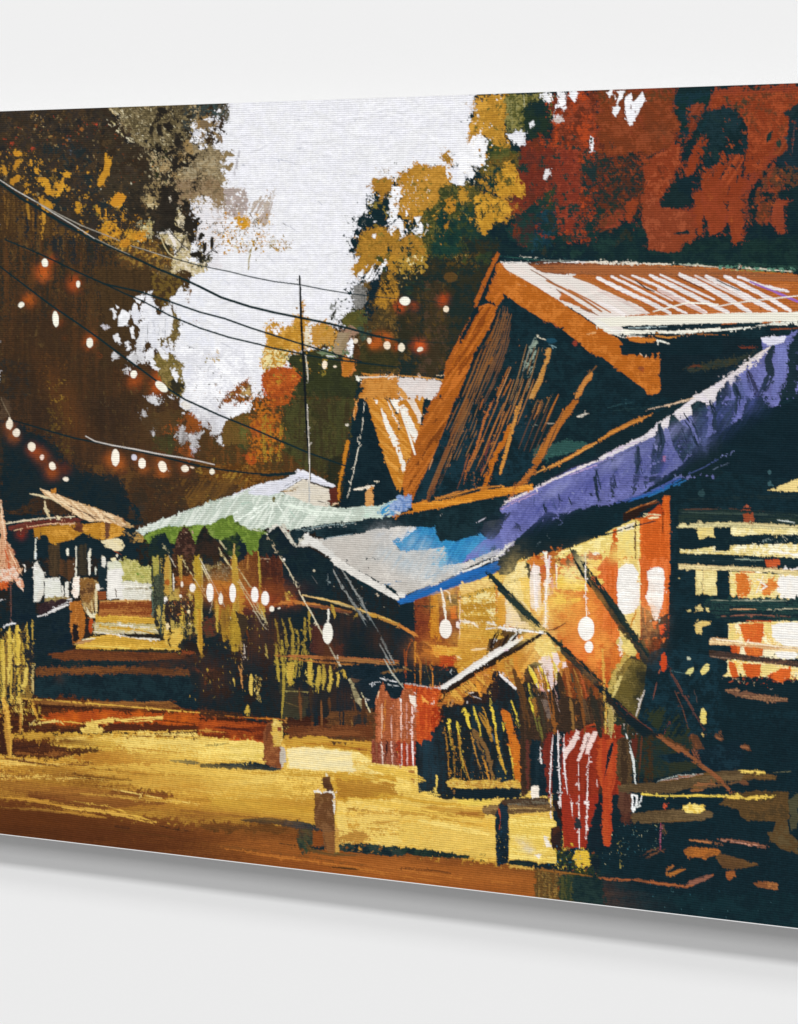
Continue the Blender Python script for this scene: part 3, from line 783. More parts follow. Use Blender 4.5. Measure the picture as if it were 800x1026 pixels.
p e4e2f0 2 650,392 700,388 755,388 745,410 700,425 660,415
l e6dad4 9 690,430 640,460 580,510 520,555 450,600 370,640
p e6dcdc 3 695,428 650,475 640,490 600,520 560,540 560,560 510,595 470,600 440,640 370,640 520,548 600,495
p 1a2c34 5 800,370 770,400 755,470 770,520 740,600 720,640 800,640
b 1a2c34 34 3 800,380 775,460 765,560 730,640
b 22303c 34 3 700,430 680,480 690,540 660,600 640,640
b 2a2c3c 30 3 600,530 615,580 640,640
b 2a3440 26 3 550,550 575,600 590,640
b 202c36 50 2 520,580 500,640
p 7076b2~7a80bc| 4 720,430 755,420 760,500 740,560 720,600 700,640 690,600 715,540 705,480
T 0 400
I painted_brown_tree
p 3a2a1f~2e2820~46301f| 5 0,0 800,0 800,430 540,515 300,460 0,460
p 14252c~1b2628~182428. 8 0,90 60,100 180,150 320,290 480,300 560,440 540,520 440,480 200,370 0,470
q 4c3420 5 3 | 160,0 300,0 300,280 180,120
q 5a4622 5 2.6 , 180,10 280,30 280,250 220,180
q 4c3822 5 3.0 | 290,0 700,0 690,200 500,180 330,140
q 5a3e22 5 3.2 . 300,260 800,280 800,430 600,460 480,340
p 5a4226~4a3a22 6 560,60 740,40 760,200 640,180
p 8a4a1e~a85a20~6a4420, 6 740,60 800,40 800,130 760,130
q b0581f 5 3.5 . 640,110 800,50 800,260 680,200
p 3a4a28~2c3424. 5 600,150 700,130 710,180 690,230 640,200
p 53432c 5 560,80 600,60 640,130 600,140
s 9c7a3a/7a8a4a/8a5a2a 40 5 x 560,100 800,60 800,240 620,220
I painting
p W 4 580,0 650,0 630,25 600,12
p W 4 720,0 760,0 800,20 800,90 770,65 760,40 735,40
p W 4 565,55 580,42 592,70 572,75
p W 4 605,130 625,122 615,155
p W 4 712,150 722,108 745,110 752,150 740,190 720,175
p W 4 755,135 780,128 790,150 800,150 800,200 775,210 765,180
p e8e4ee 3 760,190 790,200 775,220
I painted_brown_tree
p 5a4634~4a3a2c| 5 0,0 40,0 40,60 0,90
l 7a6a54 4 5,0 40,70
p 2c2a24 4 0,90 10,95 6,260 0,400
s 8a7a5a 14 4 x 400,0 460,0 440,60 400,50
g 9c5424 30 8 36,115 55,150
g a84a20 28 7 130,200 150,215
g 94481e 34 8 205,280 170,235 210,295
g 6a3018 30 7 262,280
g ac5a24 36 8.5 462,245 480,262 445,240
g ac5a24 30 8 575,275 562,240
g ac5a24 34 8.5 655,275 650,300 640,245
g 9c4c20 26 7 745,285 730,262
l efe0cc 10 38,75 40,100 40,118
u f2e6d0 14 20 10 38,100
u f4e8d4 14 17 0 66,134
u f4e6d0 15 18 -10 127,190
u f0d8c8 8 11 20 168,232
u f8ecd8 13 17 -15 210,268
u f0e4d0 12 9 0 264,320
u f8f0e0 16 34 0 463,234
u d8d4e0 11 13 0 538,233
e 4a4a48 4 4 0 541,232
u f8f0e0 15 21 0 570,257
u f8ecd8 16 23 -18 652,270
l f0e0d0 5 660,270 674,287
u f4e8d4 15 14 0 741,278
u f0d8c0 9 4 15 770,273
I painted_wire
I painted_kiosk
p 14252c 3 0,460 300,465 540,515 560,570 560,640 0,640
p 5a2e22 4 60,505 280,468 330,480 300,500 100,530
b e0cfa8 5 2 20,498 100,488 200,475 300,470
b 8a4030 7 4 90,520 200,500 320,492
g 7a3020 24 7 85,535
p bb882f~a8741f 2 160,510 320,498 430,500 440,560 400,565 330,535 300,555 220,580 200,575 190,545 165,545
p b07a28 3 140,515 160,512 158,560 148,560
p b07a28 2 475,505 488,505 485,545 468,555
p bb882f 2 430,500 460,500 455,560 425,560
p 6a3c2a 3 300,500 330,500 345,530 300,530
p 6a3c2a 3 420,490 445,488 435,530 422,520
p d0b07c~b8905c\ 2 160,358 200,372 260,400 340,420 400,440 500,485 540,512 520,518 430,490 350,488 300,460 240,420 200,395
q 7a4a30 2 3.5 \ 200,370 500,480 520,515 350,480
l e8d6b0 4 162,358 240,405 300,445 350,485
l e8d0a8 3 210,380 330,430 430,470 510,510
l d8c8a0 5 120,378 165,385 210,400 250,425
b d8c090 6 2 180,408 186,440 204,488
p b07a28 2 205,360 225,355 222,380 208,375
l a08050 5 480,520 530,550 570,560
s c8a870/5a4a30 20 8 -10 480,510 560,540 580,580 490,560
p f0e4b8~e8d8a0 2 405,565 440,580 455,562 480,555 485,605 460,608 420,590
l e8e8d8 6 143,560 140,640
u f0ead0 6 12 0 270,612
u f0ead0 5 16 5 360,620
l d8d8c8 4 305,590 305,640
e e8e0c8 4 6 0 415,635 470,625
I painted_cloth_roof
p c89a78~a8704c~d8b090| 2 0,400 12,440 20,520 30,570 60,620 60,640 0,640
I painted_parasol
p V~5c7430~84984a. 3 560,560 620,530 720,510 780,505 800,500 800,560 760,560 730,520 700,580 690,620 660,560 620,570 600,600
p s~b8ccc0, 2 550,530 640,490 720,455 800,430 800,500 760,505 700,505 620,525 570,545
l dfe8e0 5 552,530 640,490 720,460 800,432
p 2f2320~4a3228. 3 705,570 725,520 745,515 765,540 775,590 780,640 700,640
p 1f2a24 3 610,600 640,560 665,540 690,590 690,640 600,640
l c8c090 5 655,585 680,640
p 231f1c 3 770,560 800,540 800,640 780,640
s V/8a8a48 30 6 x 560,560 800,560 800,640 560,640
T 200 400
I painted_brown_tree
p 52381e~3a3a22~6a421f| 4 0,0 620,0 560,420 420,300 330,320 160,380 0,430
p 4a4a28~3c3c22| 5 320,0 620,0 570,260 520,300 400,260 330,200
q 3a3420 4 4 | 300,0 620,0 560,400 420,300
p a8521f~8a481f, 6 190,90 300,70 310,130 260,170 220,150 190,130
p b0561f~9c4a1c. 5 260,0 370,0 360,20 300,32 270,25
p a84e1f 5 188,215 230,205 225,260 200,265 186,240
q b86a20 4 3 , 160,0 320,0 340,200 200,280
q 9c7a2a 3 3 | 240,40 340,120 330,250 250,250
p 3c4226 5 150,160 200,130 190,200 160,200
p 5a3818~7a5020, 5 0,250 180,260 330,290 180,370 0,425
q a07a2e 4 3 / 0,310 200,290 240,330 0,430
s c8a84a/8a9a5a/7a6a3a 40 4 x 60,50 350,100 330,350 100,350
I painting
p W 4 0,0 60,0 50,20 70,40 95,40 95,0 160,0 160,20 195,10 210,20 205,45 190,60 150,70 140,90 120,80 100,110 90,100 60,140 40,145 50,110 40,90 0,95
p W 3 72,150 88,148 90,180 78,178
p W 3 0,130 10,125 8,145 0,145
s W 18 9 x 0,90 160,60 100,160 20,160
p 9c7a4a 3 60,20 75,10 70,40
I painted_wire
I painted_mast
l 161e24 9 425,0 430,60 435,150 440,250 444,300
l dcd4c8 4 432,30 436,120 438,200 442,290
I painted_shop
p 2e2d1e~22281f| 3 520,240 580,200 560,420 500,360
p W~dcdde6. 2 0,430 130,380 250,335 330,322 345,320 395,280 430,290 455,300 540,345 535,358 480,340 430,318 410,320 330,370 300,400 200,430 100,460 0,470
l 2a2a24 4 395,290 430,312 440,300
p e8e0d4~ddd5cb- 2 340,370 380,340 440,320 445,420 360,395
p e4dccd~d8cfc0- 2 445,335 525,365 520,430 450,420
l 2a2620 5 440,325 480,345 545,355
l 3a3228 3 360,360 390,352
l 5a5248 3 470,370 515,375
l 5a5248 3 470,390 520,395
l 3a3a30 3 475,410 515,415
l 8a9aa4 4 443,340 443,415
b 22242a 4 2 525,360 520,430
s 2a2a22 8 6 x 540,340 560,380 540,430 525,400
l dcd8d4 5 395,282 420,295
u f0e8d4 11 12 10 50,290
l f0e8d4 3 60,275 52,290
I painted_hut
p 0f222a~13262d. 2 640,0 670,0 800,360 800,420 720,430 560,438 570,400
p c8822c~b8741f 2 590,162 603,165 585,260 565,350 562,405 547,405 555,340 575,240
p c0742c~d8a060| 2 625,0 638,0 632,40 620,85 614,70
b e8e0cc 4 4 662,0 655,90 640,180 620,280 600,370 575,440
p d8a060~c08040 2 665,375 680,350 700,350 698,430 665,430
b efe4d0 12 3 620,362 700,348
p 13262d 2 620,380 662,372 662,430 620,430
l d8d0b8 4 700,330 720,328
p c8822c~b8701c~d49440\ 1 668,0 760,0 800,90 800,360 790,365 750,260 715,150 690,70
p f0ebe0 2 722,28 745,60 800,180 800,240 775,180 745,110
p f0ebe0 2 700,0 715,0 712,20
p f0ebe0 2 765,0 800,0 800,60 785,45
l f0ebe0 5 755,10 800,110
e 13262d 7 5 0 690,100
l 13262d 3 592,265 580,300
e d8d0c0 8 5 0 592,103
l d8c8a0 4 520,430 560,415
I painted_parasol
p c8d6c8~s~bccfc0, 2 0,430 70,405 200,385 300,370 360,395 450,420 560,438 640,430 720,428 800,395 800,470 640,480 520,500 420,520 370,520 300,500 240,530 150,495 0,505
p cfdacb~bccdb8/ 2 180,430 290,400 340,380 440,420 370,520 320,495 240,530 130,490
p V~5c7430~84984a. 3 20,505 100,475 140,470 150,490 280,540 240,590 220,610 170,600 130,560 70,575
p 5a7030 3 60,480 130,460 120,500
q 4a5c28 3 4 . 130,470 280,540 220,600 150,540
p W 2 290,400 200,425 130,490 145,490
l eef4ea 4 300,405 220,440 170,490
l eef4ea 4 300,405 250,450 200,505
l eef4ea 4 305,410 280,470 260,510
l eef4ea 4 310,405 340,460 365,510
l f4f8f4 4 0,440 100,415 200,380
l e8f0e8 4 310,400 200,420 120,470
l 8aa298 3 300,400 250,470 230,525
b f4f4f4 6 3 100,420 180,395 260,380
l 6a8a6a 3 298,402 300,390
e 6a6a4a 5 4 0 298,403
p 2c2620~3c2c24. 2 0,520 30,520 70,600 80,640 0,640
p 241f1c 2 100,640 110,590 130,560 165,595 190,640
p 3a2c24 2 225,640 235,590 260,550 300,640
p 13222a 2 275,520 300,505 340,540 370,590 400,640 260,640
b d8cfc0 9 2 320,505 350,550 375,585 400,535
b d8cfc0 6 2 270,540 310,600 330,640
b c8c090 5 3 80,570 110,610 130,640
b a0a080 4 3 75,600 100,640
s 8a9a70/5a5a3a 16 5 60 80,590 300,560 300,640 80,640
l e0d8c8 5 310,500 345,530 370,580
I painted_tarp
p L~c0bab2. 2 410,545 480,560 560,545 640,530 720,520 800,510 800,640 560,640 480,600 440,590 400,600
l 13262d 12 375,520 440,510 540,500 660,488 800,470
p 13262d~1c3036 2 420,520 560,495 720,480 800,470 800,510 700,515 600,545 540,550 480,550 440,530
b 8aa0b0 4 5 480,520 600,505
p 13222a 2 400,600 430,590 520,640 400,640
p dcdad4 2 400,540 420,535 480,570 560,640 530,640 440,580 400,575
b U 30 4.5 720,455 760,430 800,410
b u 8 4 740,470 800,440
p U 3 780,560 800,550 800,610 785,600
p cc7a2c 1 770,460 800,448 800,470 775,472
T 400 400
I painted_hut
p c8822c~b8701c~d49440\ 1 0,0 140,0 100,110 60,180 30,260 20,340 0,380
p f0ebe0 1 0,30 20,20 60,100 80,150 65,180 30,100
p f0ebe0 1 0,190 28,260 15,300 0,240
p e8d8c8 1 30,0 60,0 105,90 95,120 60,50
p f0e8dc 1 100,0 140,0 120,40 110,30
I painted_house
p 11252c~142b31. 1 100,0 820,0 820,180 400,460 380,640 0,640 0,470 40,420
p b4621d~a0561c~c06c28/ 1 130,0 225,0 200,70 160,160 110,270 70,370 60,400 40,420 20,390 15,330 40,250 80,130
q 8a4618 2 3 / 130,0 225,0 100,300 50,400 20,390
b 8a5a30 4 5 230,20 180,150 130,260
p 7a4824~5f3c24/ 3 270,0 285,0 250,90 225,160 190,240 160,310 140,380 110,410 105,390 140,300 175,220 210,140 240,60
h 7a5434 6 6 4 18 2 300,0 265,90 225,190 190,280
b b87a44 7 4 385,0 350,80 315,160 290,240 262,335
b a87040 5 5 370,30 330,140 295,220
p a06028~8a5024 2 348,60 352,100 310,190 290,260 265,340 255,330 270,270 310,170
b b4702c 10 2 425,40 400,110 380,170 350,240
p b86c24~a8601f/ 2 435,105 445,120 420,180 400,230 375,290 355,360 330,365 335,320 360,240 390,190
p 6a3c30 4 355,180 375,200 340,270 320,300 330,240
s a86428/8a5424 22 8 70 300,290 350,280 330,350 300,340
b c88a4c 12 2 490,0 465,70 440,160 415,240 402,300
b c88a4c 7 3 440,130 425,190 410,250
b c07c3c 5 5 460,20 480,50
h 8a6238 4 6 4 26 -8 500,80 530,10
b b07038 5 4 570,0 555,50 540,80
l 4a5a58 3 500,60 500,160
b 8a9a94 4 6 480,100 530,106 560,100
s c8a878/8a9a90 16 4 x 480,90 530,90 530,170 490,160
b d8c8b0 11 1 575,104 640,98
b e0d8c8 9 2 715,70 770,55
p 2f5450~24443f~38605a- 3 500,240 520,210 580,185 680,165 745,170 760,185 700,210 640,225 560,250 510,255
q 2f5450 3 4 - 450,245 530,225 520,260 440,260
p b87030~a05c24/ 2 700,0 722,0 700,40 650,110 610,180 570,250 545,285 515,290 540,240 590,150 650,60
b c88440 7 3 520,310 490,350 440,400
b a05c28 14 2 545,280 500,330 455,385 440,402
b c8823c 14 1.5 535,305 600,275 680,235 760,190 800,168
l e0a050 4 540,300 640,255 720,215 800,172
b 2a5a50 4 5 690,175 760,195
p d0822a~c47420~dc9440- 1 0,460 60,445 150,410 300,380 420,355 540,342 530,352 440,368 300,400 160,430 60,455 10,465
l a8601f 3 0,465 150,432 300,400
p d0822a 2 45,420 110,400 120,430 60,450
l c8823c 6 150,400 250,365 330,352 415,348
l e0a050 3 330,348 420,352
p b46c24 2 330,330 355,330 352,380 325,385
b a8642c 6 4 100,420 130,400
p 7f9ac4 2 0,385 45,388 45,430 0,440
b 8ab0d0 8 3 5,400 40,405
I painted_tarp
p U~4a9cc4~3884b4/ 2 0,545 60,510 150,520 170,565 240,570 320,530 350,560 370,600 360,640 0,640
q 7ab0cc 2 4 / 0,520 100,500 60,560 0,580
b c8ccd4 10 4 0,550 60,530
p L 3 0,520 30,505 80,520 50,540 0,550
b cfdadf 12 4 0,600 100,605
b 2f7cb0 20 4 150,580 350,590
b 6ab0d8 8 4 180,585 330,600
p L~c0bab2. 3 0,610 60,605 130,595 190,600 190,640 0,640
p 13262d 4 0,465 60,460 200,440 330,470 320,530 250,570 160,565 130,510 20,505 0,510
s 13262d 24 16 20 10,490 160,500 320,530 240,575 150,560
I painted_awning
p P~6468a4~7478b4. 2 360,465 450,410 560,350 700,275 800,245 800,420 700,445 640,460 585,460 540,500 470,560 430,590 390,610 380,560 430,470
b e8dcdc 14 2.5 365,455 440,405 530,365 620,320 700,285 800,245
l c8a8c8 4 370,465 460,415 560,372
b b8a0c8 8 4 440,415 560,360 660,310 800,262
l 2a2c3a 4 420,410 560,345 700,270 800,238
p 3a4248~2a343c. 3 310,500 390,470 450,450 430,480 400,530 380,560 390,610 360,605 350,550
p 2a343c 3 460,490 480,500 495,525 470,515
p 3a4a58 3 570,375 585,400 592,445 575,430
p 3a4a58 3 610,375 625,400 632,445 612,430
l 3a4468 4 545,390 540,420 550,440
s 343a60 14 8 30 640,330 800,290 800,400 650,420
b 343a60 6 3 640,430 700,415 800,425
l 343a60 5 755,350 745,375
b dcd4e0 6 3 310,495 350,475 400,455
p 22303c 2 560,470 590,450 640,460 620,480
b 6064a4 22 4 260,640 340,590 400,560
p 7478b4 3 280,640 330,600 370,590 350,630 330,640
p a8a4b8~c8c4cc 3 340,640 400,610 460,565 470,580 430,610 400,640
b d8d4d8 8 3 360,640 420,600 465,570
I painted_house
p 11252c 2 400,640 470,575 540,505 590,470 700,460 800,420 800,560 740,570 640,600 520,640
b 5a6a90 3 4 640,500 665,490
b 5a6a70 3 4 555,580 600,545
l 5a6a90 3 640,505 660,492
I painted_wall
p Y~f0d070, 2 520,635 600,615 690,595 760,565 800,555 800,640 520,640
p b4622a 3 560,625 640,605 690,600 640,640 560,640
p w 2 575,615 595,612 590,640 575,640
p 7a4a20 2 690,595 700,590 730,640 700,640
b 8a5a24 5 3 700,600 780,640
T 600 400
I painted_house
p 11252c~132a32. 1 0,0 800,0 800,640 0,640
b 2a4a50 6 6 40,30 100,20
b c8b098 5 3 200,40 280,22 370,5
b b07030 16 2 0,165 60,130 130,95 200,68
l d8903c 6 0,160 80,122 160,85 212,62
l 6a7a90 4 380,0 300,60
b 3a5a58 3 4 0,205 60,180
I painted_awning
p P~6468a4~7478b4. 2 0,240 100,190 200,140 300,80 380,40 470,0 730,0 720,25 680,40 640,20 600,60 560,115 500,120 440,130 400,180 340,250 250,325 160,385 40,430 0,430
p e8e0e0~dcd4dc 2 0,235 60,205 180,145 240,105 300,60 380,20 430,0 470,0 470,15 430,40 380,60 340,90 280,110 220,150 100,205 0,250
p e8e0e0 2 370,0 470,0 440,20 400,20
b 2a2c3c 4 3 0,245 100,200 190,150
b b8a0c8 8 4 0,255 100,215 220,155
p 22303c~2a3a44. 5 235,110 250,130 260,200 262,330 235,340 205,340 200,290 220,250
p 22303c~2a3a44. 5 285,70 310,90 350,120 380,180 390,200 350,250 320,210 295,160 280,120
p 22303c~2a3a44. 5 375,10 430,20 445,60 450,150 440,200 400,170 400,80
p 22303c~2a3a44. 5 465,20 545,0 550,60 530,110 500,140 465,140
p 1a2c34 4 580,0 680,0 690,30 620,60 570,110
p 28343e 4 145,205 165,190 170,240 160,350 130,400 145,300
p 28343e 4 45,240 65,235 70,300 65,400 50,400
s 22303c 40 9 80 40,230 380,120 380,240 240,330 40,420
s 343a60 20 7 25 0,260 200,200 200,320 0,420
e b05a6a 9 12 0 263,243
I painted_house
p 11252c 2 0,430 150,400 250,325 340,250 330,300 200,400 60,460 0,520
p 10242c 2 470,140 600,60 800,0 800,320 560,300 340,250 400,190
l 4a5a9a 8 60,420 200,375 300,325 420,270
l 7a86b8 4 300,320 400,275 480,240 545,208
l 2a6aa0 7 200,390 280,355 350,325
b 2a5a9a 10 3 120,410 240,365 330,320
l 5a6a80 3 455,285 520,255
e 3a5a60 7 9 0 686,293 685,340
e 2a4448 14 14 0 412,378
b 7a4020 6 2 115,450 180,425 250,410
I painted_window
p f0d890~ead08a 1 675,366 720,350 800,318 800,372 740,366
I painted_wall
p c46a28~b45c20~cc7838| 2 130,480 250,470 262,385 285,388 290,640 130,640
p Y~f0d888. 2 0,550 60,520 140,485 140,640 0,640
p c05a20 2 55,530 75,520 80,640 60,640
p 3a2418 2 140,480 148,480 155,640 145,640
p e0b860 2 152,485 162,480 165,640 152,640
p c04a1c~a83c18 3 180,460 245,420 250,465 200,470
b efe0a8 6 1 180,470 245,463
l 11252c 6 0,548 60,532 140,510 240,488
p 2a1c18 2 100,455 250,410 180,460 140,480 100,490
l 3a1c14 5 262,390 258,520
l 2a1c18 4 130,500 130,540
b 11252c 12 1 80,525 170,500
l efe0a8 4 180,488 240,480
I painted_house
p 11252c 1 288,370 325,370 325,640 288,640
p 1a2c30 1 320,400 800,380 800,500 320,500
b 3a2a26 10 4 330,440 560,440 800,450
b 8a4030 5 5 390,430 560,440
p a8502c~8a4228 3 580,440 595,425 605,440 628,470 620,495 585,495
p a8502c 3 585,420 605,420 600,440 590,440
I painted_window
p e0cf98~c8b880- 2 325,495 480,488 800,505 800,530 560,520 325,512
p e8cf80 1 395,510 465,515 460,555 430,565 400,560
p e8cf80~f0e0a0 2 530,520 800,520 800,545 700,535 600,545 530,550
p e8cf80~f4e8b0, 2 530,580 600,575 700,590 800,580 800,640 560,640 325,618 330,600 440,605 520,600
p 11252c 1 340,515 395,515 400,600 345,600
p 11252c 1 465,515 528,518 528,605 470,605
p 11252c 3 400,565 470,550 560,545 700,545 740,550 720,570 640,580 530,585 460,585 400,590
b 8a8a70 6 3 330,605 500,612
b 8a9a8a 4 4 720,490 760,485 800,492
s 8a9a8a/c8c0a0 16 5 x 720,480 800,480 800,500 720,500
s 11252c 24 8 20 700,545 800,530 800,600 700,590
b efe8d0 9 3 720,545 800,545
T 0 560
I painted_kiosk
p 14242b~1b2629~241f1c. 2 0,0 480,0 480,60 300,80 300,200 280,360 150,440 0,480
p f0e4b8 2 440,0 470,0 470,10 450,14
p 5a3c26~3a2c20| 2 190,0 300,0 300,60 280,90 240,60 200,70
p L~d8d4c8. 2 135,20 150,10 165,40 180,60 175,140 160,170 140,178 130,130
p d8d4c8~e6e2d8. 2 182,80 235,78 245,100 242,150 180,160
p a08a5c~8a744a- 2 178,158 280,150 270,170 180,172
p cfcabc 2 262,95 272,92 275,155 262,155
p cfcabc 2 248,110 254,108 256,155 248,155
l e8e4d8 7 306,0 306,40 304,70
l e0dccf 7 360,0 360,60
l d8d8c8 5 382,30 383,62
b d8d4c8 8 2 412,0 412,15
p w 2 293,78 305,68 320,78 318,130 310,155 296,130
e efe0c8 12 14 0 305,85
p 9c7a4c~6f4c2a~b89a62. 3 318,80 380,75 400,95 385,170 380,210 340,220 325,160
p efe4c0 2 345,190 360,215 380,220 384,235 350,225
l d8c088 5 365,160 370,200 375,215
l d8c088 5 388,100 388,210
p 1a2a30 2 392,20 430,15 432,150 395,165
b e0d8c8 5 3 395,100 400,120 418,118
b e8c898 5 3 98,20 100,75
b L 5 3 98,70 104,60
p 3a2a22~241e1c. 2 150,180 285,160 285,182 150,235
l e8e4e4 8 150,235 200,210 240,195 275,182
l e8e4e4 3 175,215 230,190 288,168
l e8e4e4 6 15,272 30,262 64,259
b e8e4e4 5 2 0,168 10,162
l 5a4038 4 42,90 45,250
p 14242b~182c33. 2 140,235 280,195 285,340 180,370 150,420 130,380
p b07030~8a4c24~a8642c| 2 280,180 320,170 340,240 345,300 330,325 290,330 280,280
p 2a1c18 2 288,320 330,300 370,240 372,300 330,335
p 2a2420 2 300,180 318,175 322,250 305,270
p a8602c 2 350,235 370,235 372,290 360,300
I painted_cloth_roof
p c89a78~b0785a~d8b090/ 2 0,0 65,0 80,40 98,130 85,130 70,100 40,90 20,100 0,118
p a8522c 3 0,90 40,85 30,105 5,122
l e8d0b8 5 0,20 40,85
l e8d0b8 5 30,10 70,95
l e8d0b8 5 65,10 95,125
I painted_street
p d8d4c8 2 430,10 470,20 475,70 470,110 480,150 430,162
p b8b060~a8a458~c8c07a. 3 470,10 540,5 620,30 615,110 560,100 500,90 470,100
s V/d8d08a/8a9048 40 8 x 470,5 620,20 615,100 480,100
p dfdccc~efece0~cfcab8. 2 470,100 500,88 610,100 612,165 480,165
b f4f0e0 6 3 490,105 540,110 590,105
l 8a7a5a 3 500,120 600,118
p b07038~8a4a24~7a3c1e- 1 400,168 640,165 640,232 395,235
b c89a58 6 3 400,170 620,166
p d0a23c~c0922f~dcb04a- 2 382,225 640,235 640,262 385,255
p c8b880~e0d8c4~b89a50- 2 375,255 640,262 640,300 375,300
b e8e0d0 9 3 380,292 450,300 540,318 640,322
b e8e0d0 8 4 470,265 560,272 640,290
b d8c078 8 3 390,275 500,285 620,280
b c89a34 9 3 400,270 560,285 620,300
p d0a23c~c0922f~dcb04a- 2 350,318 440,302 560,322 680,330 740,330 725,365 500,362 300,362 310,345
p b88a5a 2 290,345 340,320 390,318 330,340
b efe6c0 7 3 330,325 390,318
b e8c860 7 3 300,345 500,358 700,362
p 14242b~1c2a2c. 2 140,370 300,360 500,368 740,370 800,340 800,600 140,600
p 6a3c22~7a4524~5a321e- 2 195,392 220,372 320,362 500,372 720,378 800,372 800,400 500,410 250,405
p 5c3a24~6a4024- 3 140,435 400,435 560,432 700,440 800,432 800,470 500,460 400,470 150,475
q 7a4a26 3 4 - 160,430 500,430 500,465 160,470
p 3a2a20 2 300,470 360,460 360,480 300,490
p 14242b~192d33. 3 140,470 480,460 800,475 800,605 690,590 400,570 140,575
g 4a3020 26 4 240,480
b 3c3422 5 5 400,368 700,372
p 3a2018~2a201c- 3 110,560 400,572 690,595 800,610 800,660 0,660 0,600
p 6a3a1e~8a4820~4a2a1a- 3 110,590 300,600 600,590 690,575 720,590 800,610 800,660 0,660 0,610
b d8a848 6 2 100,565 250,575 400,585 560,598 700,610 800,620
g c85a20 30 5 400,640 300,645
b e0a040 6 2 0,630 120,628 300,632
I painted_fence
p 22262a 3 0,320 100,250 140,240 135,560 100,600 0,600
q 8a6a30 4 3 | 0,300 130,300 130,600 0,600
b c8a844~d8bc58 22 3 8,330 12,450 14,560 16,640
b d8bc5c 16 3 36,270 40,400 34,500
b c8a844 20 3 68,270 74,350 70,420 62,400
b a88634 12 3 90,340 92,430 98,470
b d8bc5c 16 3 106,440 102,490 96,535
b c8a844 14 3 70,440 80,520 76,600 78,640
b c8a844 10 3 46,430 44,540 46,575
b b8963c 11 3 108,250 112,300 112,345
b b8963c 7 3 130,240 131,310
b c8b070 7 2 130,425 132,500 132,562
b c8a844 10 4 30,560 26,640
s d8bc5c/c8a844/8a6a30 60 10 85 0,300 130,300 130,620 0,640
b d8c878 8 2 120,590 150,610 160,640
b c8a844 12 3 90,580 110,600 120,640
I painted_street_stalls
p 2a2c28~3a3428~1f2828| 2 605,0 800,0 800,400 740,370 640,310 610,230
q b8a050 3 3.2 | 620,0 800,0 800,300 640,300
b 5a6a5a 14 2 618,0 618,100 616,230
b 3a4a44 8 1 640,0 645,150 645,310
b c8c4a8 6 3 655,60 658,100
b b8a050 9 2 680,0 685,100 683,200 680,350
b c8b468 9 2 722,180 740,230 738,300
b b8a050 20 3 790,0 786,100 792,250 798,380
b c8c0a0 4 3 700,0 730,40 780,85
b e0d8b8 5 3 722,80 735,110
p e0bc58~d0a848 2 660,280 730,285 732,330 700,355 670,350 655,320
p 2a1c18 2 675,240 685,240 682,350 676,350
p efd8a8 2 665,260 676,256 680,275 668,290
p 1a2226 2 740,330 780,310 800,330 800,360 740,370
s 8a5a2c/3a2a20/c8b468/5a4a2a 70 9 80 660,100 790,100 780,300 670,270
s e0c8a0 10 8 x 660,130 780,130 770,280 660,280
p 5a3a22 3 760,180 790,200 785,260 765,240
u f4ecd4 10 14 0 772,118
u f0dcb0 6 8 0 724,148
u f0dcb0 6 7 0 756,212
T 200 560
I painted_street_stalls
p 1a2529~231f1c~14252c| 2 0,0 520,0 640,100 800,160 800,500 690,500 680,660 0,640
p 8a7a48~a89a6c~5a4a2c. 5 20,40 50,20 110,30 120,120 110,200 90,180 70,120 30,110
s c8c0a0/8a7a48/5a4a2c 50 9 40 0,20 120,20 120,160 20,160
p 7a4a22~a8703a~5a341c| 4 120,0 330,0 320,100 300,190 250,220 130,180 100,100
p 3a221a~4a2a1c| 4 250,0 380,0 360,120 320,180 270,180
g b85a28 44 7 185,140 225,170 290,150
g a04a22 40 6 100,150 290,190 60,150
p 8a6c28~a8862e~6a5422| 4 80,160 160,130 165,370 130,375 110,340 85,330
p b8962f 3 125,200 165,240 160,370 130,370
p 6a5424 4 60,160 80,170 78,300 64,300
b b8a050 12 2 8,0 8,100 6,230 2,400
b c8a844 14 2 138,0 148,90 152,160 155,230
b c8a040 10 2 236,0 242,90 248,180 262,240
b 9c8438 8 3 70,150 72,300
l e0d4a8 4 5,20 40,90 90,170 130,250
l 5a3018 9 60,80 100,140 160,220 190,290 198,330
l d8cc9c 5 100,0 150,70 200,150 240,220 275,270 305,335
l c8bc88 5 180,120 230,180 262,240 298,320
b d8cca0 5 2 0,90 20,130
b b8a050 7 3 170,340 178,400 176,450
b c8b070 12 3 160,410 170,460 174,510
b a88634 9 3 158,350 168,420
b b8964a 9 3 265,345 268,380 275,400
b b8a050 9 3 270,465 270,510
u f8f2e0 15 40 0 41,134
u f8f2e0 10 22 0 86,160
u f8f2e0 15 38 0 133,139
u f8f2e0 15 30 0 221,143
u f8f2e0 17 32 0 262,157
u f4ead4 10 13 0 290,201
u f4ead4 9 4 -25 319,200
e d8a878 4 4 0 242,215
p 14242b~1f2224. 3 0,400 150,380 160,420 300,350 690,430 690,520 0,600
b 3a2418 14 6 20,440 40,500
p 5a3420 5 20,440 45,430 40,490 15,500
b c8a844 16 3 205,465 205,510 212,545
b b09a48 20 4 235,465 232,520 232,575
b c8a844 18 4 196,585 190,640
b a08a3c 9 3 136,480 144,510
s c8b068/8a7a3c 24 8 85 130,460 250,460 250,580 180,580
p 3a3a2c 3 320,480 440,560 420,640 330,640
l a89a5a 4 340,530 460,535
l 6a5a34 4 345,575 415,600
b a8923c 12 4 300,255 310,330 316,420 318,490
b a8923c 12 4 330,260 340,340 340,450 335,560 330,640
b a8923c 11 4 365,255 375,330 372,440 360,500
b a8923c 10 4 390,290 395,350 380,430
b a8923c 11 4 420,245 422,330 410,400 404,480
